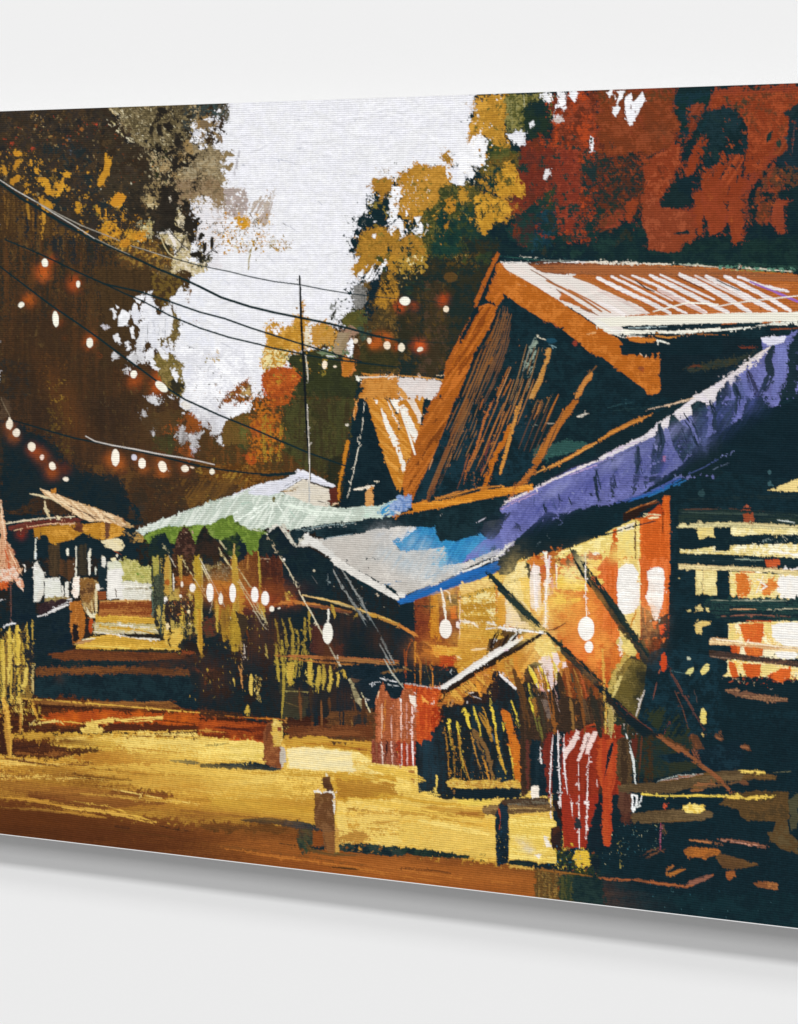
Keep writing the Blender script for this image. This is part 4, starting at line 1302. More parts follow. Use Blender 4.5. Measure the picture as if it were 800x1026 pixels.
b a8923c 9 4 425,330 430,400 435,470
b a8923c 8 3 443,210 444,260 442,330
p 1f2022 2 308,330 330,300 330,380 318,420
s 8a7a34/b8a24a/5a5026 120 8 85 290,250 440,250 440,500 300,500
p b8a038~d0b850| 3 350,420 372,412 378,450 370,490 355,510 346,470
p c8b048~d8c060| 3 435,415 452,410 458,470 450,500 438,505 434,450
b c0a644 18 3 480,430 478,480 470,550
b c0a644 18 3 498,430 500,480 492,520
b c0a644 12 3 524,430 526,480 522,525
b b09a44 10 3 556,440 556,480 552,515
b b8a250 14 3 585,430 584,460 580,475
l b87a3c 6 320,385 400,388 480,395 560,400 640,405 800,418
b a86c30 7 2 400,405 500,415 640,425
b a8623a 12 5 320,385 520,395 680,405 800,410
l d8c8a0 5 555,385 556,405
l c8b078 7 412,145 480,155 560,180 640,205 700,225
b b8823c 16 2.5 690,220 740,240 800,268
b d8b05c 6 3 700,222 800,258
b a0622c 15 4 305,182 400,175 480,190 560,205 610,215
b c89a4c 5 3 330,178 420,172
b b09040 18 4 345,140 355,165
b b09040 16 4 530,185 540,215 542,240
b b8963c 12 3 618,250 634,220
g 5a2c1c 46 5 470,300 500,380
p 4a2c22~3a241e| 4 455,210 490,260 500,340 530,380 470,380 450,320
l f4f0e0 9 517,205 517,235 516,262
u f8f4e8 19 42 0 515,300
s c8a87a/5a4a3a/c8c0a8 20 5 x 400,20 760,60 760,300 600,400
l c8c8c0 4 517,20 516,110
e c8b8a0 8 7 30 712,145
I painted_rope
l d8ccac 6 325,0 370,80 410,150 450,220 500,310 555,400 580,460
b b8ac7c 14 2 575,455 610,510 640,560 655,600
l d8ccac 5 645,540 680,600 700,645
l e0d8c0 7 665,570 680,575
l c8b084 4 460,180 600,225
b 8a8c88 8 3 520,15 560,90 620,180 680,270 740,370 800,490
b 8a8c88 8 3 560,25 600,90 650,170 700,270 750,360 800,460
l 2a2c30 3 540,30 640,200 740,350
I painted_tarp
p L~c0bab2. 2 560,0 820,0 820,150 760,110 640,50
p e4e0d8 2 520,0 560,0 640,50 740,110 800,150 800,170 740,140 620,70 520,15
l 5a8ab4 4 740,110 800,90
e 4a4a4a 4 4 0 676,35
I painted_street_stalls
p 5a3c2a~3a2c24. 3 580,640 600,500 690,520 700,640
b 7a4a3a 8 4 600,480 650,490
l c8ccc8 3 690,500 730,485 800,500
l c8ccc8 3 700,490 760,478
b d8c8b0 4 4 740,445 800,455
I painted_red_cloth
p 8a3a26~b0604a~6a2a1e| 2 705,560 735,510 765,560 770,540 800,545 800,660 705,660
b d89a84 7 3 735,510 730,640
b e0a890 5 3 760,560 758,640
I painted_street
p 5a3420~3a261c- 3 0,600 150,620 350,645 350,660 0,660
b c87828 6 3 0,618 150,632 350,645
T 400 560
I painted_wall
p c05c20~d07028~a8481c. 2 60,180 240,100 510,0 800,0 800,300 760,640 0,640 0,520 60,480
p b8742c~9c4c20~c88a34| 2 60,160 240,110 240,480 130,520 60,500
p 7a3a24~5a2c20| 2 65,155 125,135 130,480 70,500
p 8a3a22~6a3020| 3 150,150 235,140 238,300 210,330 150,300
p c8862c~b0702a| 2 128,130 155,125 165,300 200,380 140,480 128,400
g e8902c 36 7 190,350 160,340
p 4a1c18~3a1c1c~6a2a1e. 4 125,400 230,380 240,460 160,500 128,480
p 14222a 2 0,180 60,170 62,510 0,500
p d8aa44~c8963a~e0bc5c- 3 240,110 520,0 530,120 430,240 340,280 350,330 250,460 240,300
q e8d090 3 4 - 250,160 430,120 430,300 260,380
q b0823c 3 3 - 250,100 450,60 430,260 250,300
p d0852c~c07828| 3 420,80 440,300 425,300 395,120
p e4c8a0~d8b48c. 3 425,120 440,100 520,60 525,230 450,230
p e8c458 2 505,0 520,0 525,80 512,150
p c0963c~d8b060~a87a30/ 3 250,250 340,270 370,400 260,460 245,380
p c05c20 2 528,150 580,140 640,280 540,220
g d8802c 40 6 440,300
p e8b04a~f0c868- 2 620,60 800,70 800,95 620,180
b f0d060 12 2 640,70 800,85
b f0d060 11 2 630,110 700,120 800,150
b c84a1c 8 2 640,90 760,100
p e8b858 2 620,140 670,150 665,185 620,180
p d8a040 2 690,160 720,155 715,175 690,180
g d85020 46 7 680,230 700,300
p c04e1c~b0441a| 3 600,200 720,190 700,330 720,420 640,380 590,290
p f4e8e0~ead8d0| 3 530,30 545,20 562,30 565,200 560,230 530,190 525,100
p f0e8e8~e0ccd4| 3 580,0 605,0 602,180 600,280 580,275 585,150 575,60
p b84a48 3 565,10 582,0 585,60 565,50
b f0e4d8 7 2 630,15 632,80
p c84a2c 3 625,60 650,55 650,130 625,140
b d89a90 6 4 650,130 630,160
p c86024~a8501e| 3 720,100 800,130 800,480 760,480 700,420 690,350
p b0622a~8a4a24~c87830| 3 600,330 680,420 760,470 800,520 800,640 660,640 620,500
p 7a5a2c~5a4424~8a6a34| 3 640,480 680,420 760,480 800,520 800,640 640,640
p f0d060 2 770,90 800,110 800,135 780,125
I painted_thatch
p c8863c~a86c30~d89a48. 3 180,520 240,520 380,440 570,300 640,330 660,420 640,520 600,540 640,640 160,640
p 5a3a20~3a2a1c/ 2 360,370 380,290 500,270 560,280 480,310 420,350 365,400
p d8a048~e0b458, 3 470,340 490,310 540,300 500,340
l f0e8e4 7 345,280 400,275 460,280 520,290 590,298
b f0e8e4 8 2 380,275 470,290 480,330 430,370
l e8e0d8 6 480,300 450,340 400,390 360,420
p efe8e4 1 165,515 200,490 290,435 370,385 420,345 425,352 380,395 300,445 220,495 180,525
p 2f2018~4a2c20/ 1 180,530 320,440 420,360 570,295 585,300 480,370 380,430 260,510 190,540
l d07838 4 200,540 320,460 480,375 600,300 660,262
l 6a3424 6 580,300 620,290 668,258
l 2a1c18 4 350,380 365,300
l 2a1c18 4 400,350 420,290
l 2a1c18 5 440,350 460,280
e e8b8b0 8 8 0 430,368 400,410
e f4e8e8 18 10 0 600,258
p 2a1c18 2 370,440 400,450 420,520 400,540 385,500
p 231c1a 3 400,470 440,480 500,520 520,640 440,640 420,580
p 231c1a 3 270,520 310,520 340,580 300,640 240,600
p 2c1f1c 3 160,560 230,540 250,640 150,640
p 3a2420 3 500,400 540,420 560,520 530,560 500,480
q 2a1e1a 3 4 | 180,520 640,480 640,640 160,640
b c87c34 22 3 420,400 450,450 460,520 500,640
b c8863c 18 3 380,440 360,520 360,640
b d8a050 14 3 330,480 320,560 300,640
b b87030 14 3 460,380 480,440 500,480
b f4e4e0 20 2.5 560,400 590,450 610,520 600,530
b e8c8c0 16 3 605,370 640,430 630,500
b e8d448 16 2 600,450 612,490 596,520
b e8d468 10 2 520,430 540,460 560,510
b e0a8a0 14 3 560,500 590,560 610,640
b 8a6a6a 14 3 555,520 580,600 590,640
b e8d040 12 1.5 265,600 270,640
b e8d040 12 1.5 365,570 370,600 375,640
b e8d040 12 1.5 520,510 530,570 545,640
b e8c83c 18 1.5 440,570 460,600 465,640
b e8c83c 14 1.5 305,590 300,640
p d8882c 3 410,600 430,605 435,640 410,640
b f0e8e8 4 2 380,450 430,490 475,520
b a8a8b0 4 3 290,540 330,560 330,580
s d8882c/e8c870/6a3a20 60 10 80 180,500 640,400 640,640 180,640
s f4e4e0 12 9 x 560,380 640,380 640,460 560,460
b d8a048 8 3 700,450 690,540 690,640
b a07a3c 8 4 740,480 730,640
s 4a3a20/b89450 40 12 88 650,450 800,520 800,640 650,640
I painted_wall
l 3a3424 7 240,155 300,140 400,108 500,75 610,40
s 2a2c2c 24 7 80 240,150 400,110 610,35 610,48 400,118 250,160
l 5a4a2c 6 0,190 100,185
p 6a2c20 2 0,500 60,510 160,520 160,530 0,515
I painted_beam
b 15282a 32 1 360,60 420,130 480,190 540,250 585,290
b 15282a 26 2 440,160 560,260
l 15282a 12 340,30 400,100 460,170 580,290
b 1a2c2a 20 2 585,290 640,320 660,360
b 2a3022 22 2 640,360 690,400 740,440 800,490
b 4a4420 14 3 600,300 700,400
s 15282a/3a4424 40 12 40 400,110 600,280 800,470 800,500 600,330 420,170
b 15282a 16 1 700,0 750,50 800,120
b 2a3424 9 2 700,0 760,70
I painted_tarp
p L~c0bab2. 3 0,0 240,0 300,20 160,90 60,130 20,150 0,150
b e0dcd4 24 4 0,140 30,155
p u~2870b0~2058a0/ 2 0,165 60,130 140,100 260,70 340,45 470,0 400,50 300,90 180,130 60,170 0,185
b 3a7ab8 16 3 160,40 260,0
p 13262d 2 265,45 330,10 420,5 470,0 480,40 400,55 330,40
l e8e0e0 5 270,42 340,12
l 13262d 5 310,30 360,60
s 13262d 20 12 60 300,10 480,0 440,70 360,80
I painted_red_cloth
p a84428~c05a34~8a3424| 3 0,520 60,530 150,550 150,660 0,660
b f4d8c8 10 2 20,530 50,570 65,620
b f0c8b8 8 2 55,540 70,600
b f0c8b8 8 3 10,560 14,640
b e8b09c 6 3 130,560 130,640
p e09a50 3 95,545 110,555 130,580 95,590
l c8ccc8 4 0,480 20,520 60,560
l d8d4d0 4 20,500 100,512 170,520
I painted_wall
l 5a3020 4 120,500 140,540
b 9c6a34 10 3 0,260 60,300 130,350
b 7a3c20 6 3 20,300 25,460
u fbf4ea 26 40 0 187,284
l f8ece0 8 170,120 178,160 186,245
b f0e0d0 6 2 180,125 200,140 205,170
b f0d8c8 10 2 235,245 236,275
u fbf4ea 34 52 0 750,280
u fbf4ea 18 24 0 762,355
l f0e4d8 6 750,0 750,120 750,230
T 600 560
I painted_wall
p c85e22~b8501e~d06a28| 2 0,0 285,0 285,230 265,290 240,400 180,420 130,380 80,440 40,520 0,500
p d89a3c~e8b850~c8702a| 2 55,0 160,0 170,40 170,240 150,380 100,400 80,330
p f0cc60 2 0,10 30,0 20,50 35,110 0,100
p e8bc58 2 60,0 150,0 145,20 60,20
p f6efe4~ece0cc. 2 78,30 100,18 140,20 162,60 168,160 160,200 120,225 90,215 74,150
p f6efe4~ece0d4. 2 198,50 215,35 240,28 262,60 265,140 250,230 235,255 220,225 200,180 192,110
s f0e8e0/e8d0b8 20 8 x 195,180 260,180 250,260 210,240
p 7a2c1a~a03e1c~5a241a| 2 165,200 195,220 230,280 260,310 240,400 190,380 170,300
p c86a2c 2 168,200 182,230 185,300 170,280
p 1a2226 3 270,220 285,230 285,400 260,400 250,330
p d0522a 2 245,260 268,265 262,300 250,310
p f0e0cc 3 80,320 100,320 100,380 85,390 78,350
p e0b050 3 120,240 155,230 150,300 125,290
p c05020~a0401c| 2 0,160 60,230 60,330 40,500 0,500
l 8a3018 4 60,260 62,350
I painted_house
p 11252c~132a32. 1 285,0 800,0 800,660 60,660 60,480 200,440 270,400
I painted_basket
p 5a4a26~6a5a2e~3a3420. 3 30,560 60,480 100,420 130,395 180,400 210,440 240,500 260,640 20,640
b c8b058 10 4 130,385 90,430 60,490 45,540
b c8b058 8 4 110,430 80,500 60,560
b b89c4a 9 4 50,560 36,600 30,640
s c8b058/3a3420/8a7838 90 10 -60 30,560 130,390 150,420 80,520 60,640 25,640
p 3a2c1c 4 150,440 220,460 240,560 180,640 120,600
q 2a2820 4 5 | 100,440 240,480 240,640 60,640
l c8c0a0 8 185,525 170,570 150,630
b a85040 4 2 220,520 228,500
I painted_beam
b 223026 30 1 0,130 60,190 120,260 170,330 205,390
b 15282a 22 1 90,240 200,390
b 4a4a2a 8 4 20,150 120,280
s 15282a/4a5a30 30 10 45 60,190 120,250 210,400 160,370
b 1a2226 26 1 0,520 60,570 120,640
b 2a2a28 20 3 30,550 160,640
p 15282a 3 160,380 200,390 240,440 200,460
I painted_house
p 15282a 2 190,420 300,400 300,480 240,480
p d0582c~c04a24| 1 252,380 262,372 270,380 272,430 265,450 250,445
l 8a3a24 4 245,460 252,448
p 1d2f2c 4 260,450 440,480 440,640 200,640 230,540
q 4a4424 3 3 / 220,470 440,480 400,640 180,640
l 7a3c24 6 278,430 310,500 360,570 405,640
l 7a3c24 4 305,535 325,580 340,635
l 5a5a50 4 260,452 350,460
I painted_window
p e8c878~dcb868. 1 390,42 412,42 415,140 390,142
p e8c878~f0d898. 1 420,42 472,45 475,140 445,145 418,142
p e0c890~c8a878- 1 320,18 340,15 420,22 600,28 800,45 800,70 700,50 560,45 325,42
p a83c20~c8502c 2 640,10 700,8 750,20 760,32 700,40 660,25
l f4e8e4 6 740,45 760,30 775,45
l f4e8e4 6 780,45 800,25
p f0d080~e8b860~f4e4a8. 2 525,55 545,52 548,155 528,150
p d8702c~e08a3c~c85a24. 2 545,55 600,48 720,70 720,130 690,158 545,155
p f4e0b0~f8f0dc. 3 600,60 640,50 690,70 680,110 640,140 600,150 610,100
p e07a34 3 600,100 640,60 650,80 620,120
p e07a34 3 655,120 700,85 715,110 690,150 650,150
p f8f4ec~f0e8dc. 2 720,60 800,70 800,158 722,155
p f4d898 2 700,80 722,75 725,155 700,150
b 4a6050 8 4 440,165 620,170 800,168
p 223834~2a4440~1a2c30- 1 440,165 800,160 800,240 690,235 640,230 470,232 440,190
b c87a4c 5 4 520,205 700,195 800,205
b e8c878 5 4 620,208 780,205
b 9c6a5a 4 4 450,172 800,172
b 5a4a3a 6 5 470,230 620,238 790,235
p e0cc88~c8b070, 2 388,190 412,182 418,208 390,212
p e0cc88 2 428,195 450,188 470,200 455,212 432,208
p c8b878 2 355,208 368,202 372,213 358,214
p e8cc80~d8b868, 2 388,258 420,250 452,250 440,265 418,275 412,305 390,300
e e0cc88 4 3 0 323,78
p f4dc88~e8b458~f8eeb8. 2 522,262 560,255 800,248 800,350 520,325
p d8682a~e07c34~c85624| 3 562,262 650,252 665,270 660,330 570,325 575,290
p f8f0dc~f4e4c0. 2 690,262 800,250 800,340 700,330
p f0d078 3 655,270 690,262 695,325 655,325
p f4e8c0 3 530,350 800,370 800,400 700,400 560,385
b d8682a 16 3 560,345 560,385
p d0602a 2 580,340 620,350 620,390 590,385
p d8a46c~c89058~e8c088- 1 443,318 480,316 640,340 800,350 800,375 640,355 445,342
b e8d0a8 5 3 445,322 640,345 800,360
p 3a2c24~2a2824~5a4030- 1 443,365 560,380 640,392 800,410 800,432 640,412 500,405 443,395
b 9c7060 5 4 445,395 640,405 800,425
p f8f4ec~ece4dc 2 708,372 740,370 790,375 795,390 760,402 715,395
p f4d888~e8b458~f8eeb8. 2 518,408 560,400 640,412 800,435 800,465 700,470 515,468
p d8682a~c85624, 3 530,410 550,420 560,500 535,510
p d8682a~c85624, 3 585,415 650,420 650,470 590,475
p d8682a 3 700,440 770,440 770,470 700,470
e e8cc80 15 24 25 427,440
e e8cc80 14 12 0 428,450
p e0cc90~c8a868/ 2 352,455 360,435 382,435 375,455 355,462
b e0cc90 5 3 355,395 375,410
e e0cc90 8 6 0 362,404
p 11252c 3 470,480 800,470 800,520 560,520 490,500
s c8582c/8a3a20/e8c090 60 12 -30 500,475 800,460 800,500 560,515
b c8582c 18 3 540,480 545,510
b e0c8b0 5 3 620,520 700,520 710,518
l c8a888 4 500,470 520,460
b a8785c 8 3 505,500 560,530 640,560 760,572
b 8a5a44 14 4 500,510 600,545 740,570
b c8a084 4 4 520,515 640,545
p e0c070~d8b060, 2 410,600 428,595 435,640 408,640
e e0c070 10 4 20 402,577
b 2a4450 5 5 445,330 445,400
I painted_wall
T 0 0 1
I painted_street
p c8983a~d6a844~ba8830- 1.5 -10,728 60,734 200,733 300,738 375,735 420,765 520,790 565,800 570,880 400,862 300,850 200,840 100,830 -10,815
p e8c25c~f0cd6c~dcb04a- 1.2 210,738 265,742 300,748 375,752 400,760 420,765 520,790 565,800 565,868 480,862 400,852 350,842 300,800 240,762 200,760
p e2b84e~d0a23e~ecc662- 1.2 60,738 110,737 200,736 265,742 265,764 200,764 120,752 40,746
q f0d070 1 5 - 100,738 265,742 265,762 150,755
p d4a640~c49434- 1 200,770 330,768 345,775 345,815 300,824 200,818
p d9ac44~cda03c- 1 335,772 400,778 400,800 335,798
q ecc662 1 4 - 200,768 345,772 340,800 210,800
p c08c34~b07a2a~cc9a3c- 1.5 -10,756 60,760 140,764 200,765 215,820 120,806 60,795 -10,790
p b37e2e~c4903a~9c6a28- 1.5 -10,780 60,786 130,800 170,808 90,812 -10,808
q dcb04c 1 4 - 60,756 200,762 260,775 200,800 100,785
q 8f5c24 1 4 - -10,770 100,778 150,790 60,800 -10,795
p 7a4720~8a5226~693a1b- 1.5 -10,800 60,806 120,818 170,820 200,826 260,824 300,830 340,842 400,853 475,863 545,872 560,930 400,910 200,880 -10,860
a 4a2814 90 18 5 8 - 20,832 100,842
a 5a3018 120 22 6 7 - 30,822 150,845
a 9a5a26 60 14 7 7 - 260,845 320,860
a a05a24 90 16 7 9 - 360,872 440,880 500,888
a a8622a 60 10 7 7 - 420,872 500,880
a 8a4a20 60 10 7 6 - 300,868 470,895
a b98430 60 10 5 5 - 150,806 240,818
a 8a5a26 50 9 5 5 - 60,775 20,790 100,795
a e8c25c 50 8 3 5 - 180,780 250,790 160,770
a c08c34 40 9 3 5 - 300,805 380,790
b a87428 3 5 90,770 150,776 210,778
b e0b450 2.5 4 100,762 180,772 250,776
b e8c460 3 5 140,785 220,794 290,798
b 8a5a26 2 5 180,812 240,818 300,822
b 7a4a22 2 6 200,845 300,858 400,872
b b06a2c 3 6 220,850 330,866 440,884
b b87030 2 5 380,868 460,880 530,886
b 6a3a1a 2 5 400,890 470,898 530,905
b 5a3418 2 5 80,826 150,836 190,842
T 0 700
I painted_street
p 3a2018~5a3018- 3 100,0 300,0 690,30 800,50 800,150 400,130 0,140 0,60
p a8481c~c05a1c~8a3c18- 4 200,60 400,45 600,60 800,55 800,110 700,110 500,100 260,110 160,90
g d86a1c 26 6 300,75 250,90 420,70 560,60 680,90 740,80
p 5a2c18~4a2418- 2 440,100 800,110 800,128 440,128
b 14242b 20 1 700,20 800,45
p 6a4022~8a5a2c- 2 120,0 400,12 680,12 720,30 680,45 400,35 130,20
b d8a848 7 2 90,0 250,12 400,22 560,36 700,48 800,56
b e0b04c 12 3 150,85 260,88 330,100
b d8bc68 8 2 130,105 180,95 240,90 256,104
b e8c464 20 2.5 350,100 440,88 540,84 650,76
p d8b458~e8c868, 2 340,98 380,88 395,110 420,125 400,140 330,138 320,122 350,112
b e0b04c 6 2 450,132 620,134 800,128
b 3a1c14 5 4 620,84 750,98 800,104
q f0d070 3 4.5 - 420,140 800,140 800,240 500,220
b b07a28 6 4 330,185 480,195 640,210 800,225
b 7a4a20 5 4 480,150 700,152 800,160
p 4a2818~5a321c~3a2018- 3 0,160 190,165 230,190 400,205 420,215 300,225 240,240 130,240 0,225
q 8a5428 3 2.5 - 60,160 240,185 300,230 60,225
p b88030~c88e34~a87028- 3 300,225 440,212 680,225 680,262 400,262 290,245
q e8c060 3 3 - 0,230 300,260 500,330 0,320
b 6a4020 9 3 20,240 160,262 240,272
b 7a4c24 9 3 160,235 260,262 350,268
b 5a3418 8 3 360,278 440,285 524,292
b 6a3c1c 9 3 380,258 240,250
b 5a3418 10 3 290,305 400,315 480,325 530,328
b 8a5a28 6 4 520,300 640,310
l a8782c 3 600,280 660,300
b 22343a 10 2 680,248 760,252 800,258
b 22343a 6 3 700,252 800,265
b a87a2c 8 4 100,320 300,345 500,340
b 7a4820 10 4 200,358 300,365 420,375
p 6a3a1c~5a3018~7a4420- 3 100,375 220,370 400,372 560,372 690,378 700,395 460,395 560,410 700,415 620,440 480,440 400,450 280,430 120,405
b e0b44c 12 2.5 320,382 460,392 560,402 680,412 760,420
b c08a30 14 3 400,450 520,440 640,432 800,440
b c8923a 16 3 0,400 140,408 260,428 380,445
b c8923a 14 3 130,435 260,452 380,470 430,478
b b8863a 10 4 0,440 160,445 260,460
b e0b04c 17 2 250,435 400,450 520,472 625,498
b 3a2418 12 4 640,508 700,520 755,530
b 3a2418 10 5 460,512 520,520
b 6a3a1a 16 4 120,490 300,510
g 4a2814 60 4 60,520 200,540
I painted_fence
b c8923a~d8a848 26 1.5 14,0 24,60 32,140 40,230
b b8863a 16 2 10,40 28,150 36,225
b d8b458 12 3 80,0 86,60 82,140
p 3a2018 2 0,70 16,80 20,220 0,220
b b87c34 10 2 84,60 80,138
s e0c060/c8a040 60 12 60 60,0 160,20 160,90 120,110 60,60
s e0c060/c8a040 26 12 80 0,0 60,0 50,60 0,60
l c8b070 4 120,110 140,85
b c8963a 10 3 130,10 140,50 150,80
b c08a34 14 4 150,150 152,190
T 200 720
I painted_street
p 6a2c18~8a3c1c~a0481c- 3 0,0 180,0 270,10 270,100 140,85 0,70
g c85a20 26 6 60,20 140,70 200,75 20,20
b 3a1e14 10 3 0,0 140,5 270,18
b 14242b 10 2 180,0 270,15
b c88a3c 14 3 0,50 60,48 105,52
b 4a2018 9 3 60,35 180,45 260,60
b c8501c 8 2 120,85 260,95
p f0cc68~e8c058~f4d878- 2 0,75 140,90 250,95 255,170 180,165 0,165
p 3a1e16~4a2a1c- 3 340,0 690,0 690,70 560,60 340,55
q 14242b 4 4 | 450,0 690,0 690,60 460,50
b 7a4a24 8 4 350,40 500,50
p d0a03c~c08c30~b88030- 3 340,65 500,62 690,80 690,150 540,120 400,120 340,110
b b07828 10 4 420,100 560,110 680,120
p f4d880~f0d070~f8e090- 2 350,120 480,115 640,135 690,170 800,190 800,240 640,215 460,210 350,200
q e8c060 3 4 - 350,120 800,190 800,230 350,200
b 8a4a24 5 4 605,120 690,130
b 9c8a48 6 5 20,110 120,100
p 14242b 2 0,182 120,178 240,180 320,190 325,208 200,205 0,195
b 2a3434 8 2 0,190 180,195 310,210
q efc860 3 4 - 300,220 500,215 490,300 340,310
q f0cc68 3 3 - 0,210 350,210 340,260 0,300
l a88834 3 40,235 100,305
p d8aa40~c8922f- 2 540,215 800,225 800,330 540,330
p b88430~a87428- 3 545,240 800,260 800,310 560,320
p f0cc68~f4d67c~e8c058- 3 545,330 800,320 800,510 640,500 560,500
q c8963a 3 4 - 580,350 800,360 800,470 600,450
b a8782c 8 4 590,360 640,365 700,375
b b07c2c 10 4 700,420 800,410
p b8863a 4 560,470 660,450 690,470 640,500 560,500
p 5a3c1c~4a3018, 3 0,425 60,420 180,430 250,420 360,440 330,465 160,445 60,455 10,440
p 16282a~22302a- 2 160,405 260,395 360,405 440,420 490,435 495,455 400,445 300,425 180,415
p 2a2c24~4a3a22. 2 395,440 455,440 452,510 500,515 440,535 400,520 390,480
b 5a4424 16 3 400,470 430,520 500,545 560,550
p 16282a 2 450,512 500,514 500,528 460,525
b 3a2c1c 6 4 320,500 400,510
p 16282a~2a3a34- 2 560,500 700,505 800,515 800,555 700,545 580,535
b 6a5a30 8 4 540,540 600,545
b 4a3018 8 4 520,595 640,605
b a8622a 10 5 560,560 700,590 800,600
I painted_post
p 8a5030~7a4428~9c6038| 2 255,60 270,20 300,10 310,100 330,110 325,205 290,200 252,165
p d8b458~e8cc78, 2 295,0 330,10 335,80 320,110 300,120 295,60
p 6a3a24 2 265,30 290,20 290,90 268,90
p c8c0b8~b8b0a8. 2 320,110 345,120 345,160 330,205 322,180
p b07a3a 2 335,20 350,0 350,20
s 2a2420/e0c060 16 9 x 280,0 350,0 350,60 280,40
I painted_bollard
p 5a3826~6a4430. 2 465,300 540,298 542,400 545,530 520,535 480,500 460,400
p 6a4c38~5a3c2c. 2 492,235 522,232 525,262 540,290 505,292 500,265
e 3a2a24 10 9 0 508,268
l e8e4dc 7 460,290 500,297 545,295
l e8e4dc 7 540,300 540,380
p c89a50 2 545,440 560,440 560,535 545,538
l c8a890 4 480,275 482,290
b 7a5a40 30 4 490,320 510,520
e e8d8a8 4 5 0 508,222
I painted_red_cloth
p 8a4a34~b06a50~7a3626| 2 690,0 800,0 800,188 690,180
b f0dcd0 5 2 735,0 730,80 735,185
b f0c8b8 5 2 775,0 768,90 775,188
b 3a1c1c 10 2 755,0 748,180
b 8a5238 18 2 705,0 708,180
l d8d8d8 4 690,0 700,30
T 400 720
I painted_street
p b08038~c89448- 3 40,200 60,210 55,250 45,240
p d0a044~c09038- 2 0,370 130,350 350,370 340,400 230,400 0,385
b a8702c 16 3 230,380 340,385 400,380
q e0b850 3 5 . 440,480 560,500 560,560 440,550
p e8d8b8~d8c098, 3 480,470 560,500 620,490 570,555 530,540 470,510
p efe4d4 2 580,480 600,470 615,500 600,520 580,500
p 16282a~22342c/ 2 0,515 100,525 280,550 280,562 100,555 0,540
s 3a4428/16282a 30 10 -30 0,515 280,550 360,570 100,560
b 6a3c1c 6 4 0,600 160,612 300,640
p e8c058~d0a84c, 3 440,580 560,590 560,605 450,600
p 3a4224 3 320,545 345,540 345,575 325,575
p e8c058 2 300,560 320,550 360,560 355,575
I painted_red_cloth
p a84e34~8a3a28~c06a4c| 2 0,0 70,0 72,195 0,190
b f0dcd4 5 2 12,0 15,185
b f0dcd4 5 2 30,0 35,190
b f0dcd4 5 2 52,0 55,188
p 8a3424~6a2c22| 2 70,0 180,0 170,40 100,60 70,40
I painted_thatch
p 142229~1d2424~2a2420. 2 70,60 170,10 500,0 500,290 180,325 90,290 75,200
q 4a4a44 3 3.5 | 80,60 160,60 160,300 80,290
p 2c2418~1f1c18~4a3a1c\ 2 180,0 480,0 490,240 200,250 190,100
h b8962f 8 3 3 36 -8 180,30 200,120 225,220
h d8c048 7 3 3 40 -4 205,50 240,140 270,240
b e8d048 14 2 200,10 205,60
b e8d048 16 2 235,15 238,70
b d8b83c 8 2 180,40 215,130 220,320
b c8a434 8 2 240,70 275,160 300,310
b c8a434 9 2 300,50 330,150 355,310
b d8b83c 8 2 270,0 300,100 330,240
b e8d048 9 2 270,0 285,30
b d8b83c 10 2 310,0 330,60
b 8a6a2c 22 3 340,60 380,150 420,240
b a87a2c 18 3 350,0 380,60 420,180 430,240
b d8b83c 8 2 385,50 410,160 430,230
b c88a2c 38 2 425,0 450,80 470,150 480,250
b d89c34 14 2 460,0 485,90 490,200
b e8d048 9 2 458,10 475,50
b e8d048 8 2 410,0 418,50
b e8cc70 7 2 450,130 462,240
b a8802c 6 2 380,60 390,310
s d8b83c/8a6a2c/2a2018 130 14 72 180,0 490,0 490,240 200,240
b e8d8c8 8 2 210,60 215,240
p d8b040~e8c860~b88c34, 2 195,240 260,240 380,255 490,250 495,285 420,290 220,278 200,265
s e8c860/a87c2c 40 10 80 195,240 490,250 490,285 200,275
b 7a8a6a 7 3 340,250 430,260
p 142229 1 220,280 430,290 490,290 490,315 400,320 240,325 190,300
b c86a34 6 2 270,290 265,310
b d8b83c 8 2 180,240 190,310
p e8c858 2 150,230 160,235 158,300 150,310
I painted_bench
p e8c858 1 235,325 360,322 370,345 240,352
p 6a5030~5a4228~7a5c38- 2 335,350 400,345 610,340 620,365 560,375 400,378 340,372
p 3a2a20~4a3426- 2 410,325 500,318 600,315 600,335 500,345 410,345
b 7a5c3a 6 3 350,360 600,350
p 14222a~1a2c34. 2 385,380 400,330 410,330 412,380 440,380 440,580 390,580
b a84a34 8 2 400,350 398,430
s e8c858/3a6a7a 20 6 80 385,400 440,400 440,580 390,580
p 14222a 2 440,570 560,575 600,585 600,600 520,595 440,585
I painted_house
p 3a201c~2a1f1e~1c2428| 2 490,0 600,0 620,300 500,290
p 14222a~1a2c34. 2 530,60 580,80 600,200 600,310 530,310
l f0ece4 6 570,110 566,150 572,180
p 8a3226~6a2a22| 2 575,120 590,80 615,70 610,250 585,230
p e8dfc8~f4ecd8. 1 532,270 558,272 558,315 530,315
q 5a4428 3 4 \ 480,0 640,0 620,80 500,60
l b8a050 6 530,0 570,80
p 14222a~182a30. 2 600,60 660,40 660,330 650,600 600,600 620,420
p 2c1c1a 2 620,330 660,320 655,430 640,400
I painted_red_garment
p 963020~a83822~8a2a1c| 2 655,80 690,50 760,40 800,50 800,340 760,440 750,520 660,520 650,300
p f4e0dc 2 690,90 715,50 722,52 715,90 690,140 665,160 662,130
p f4e0dc 2 735,60 755,55 760,70 735,130 722,175 712,165
p f4e0dc 2 770,60 800,50 780,90 762,140 745,130
b f0e4e0 6 2 617,50 612,200 608,400
b f0e4e0 8 2 640,50 642,200 650,430
b f0e4e0 6 2 660,70 665,180 690,330 705,445
b f0e4e0 6 2 720,180 720,300 723,520
b f0e4e0 6 2 765,130 755,300 748,520
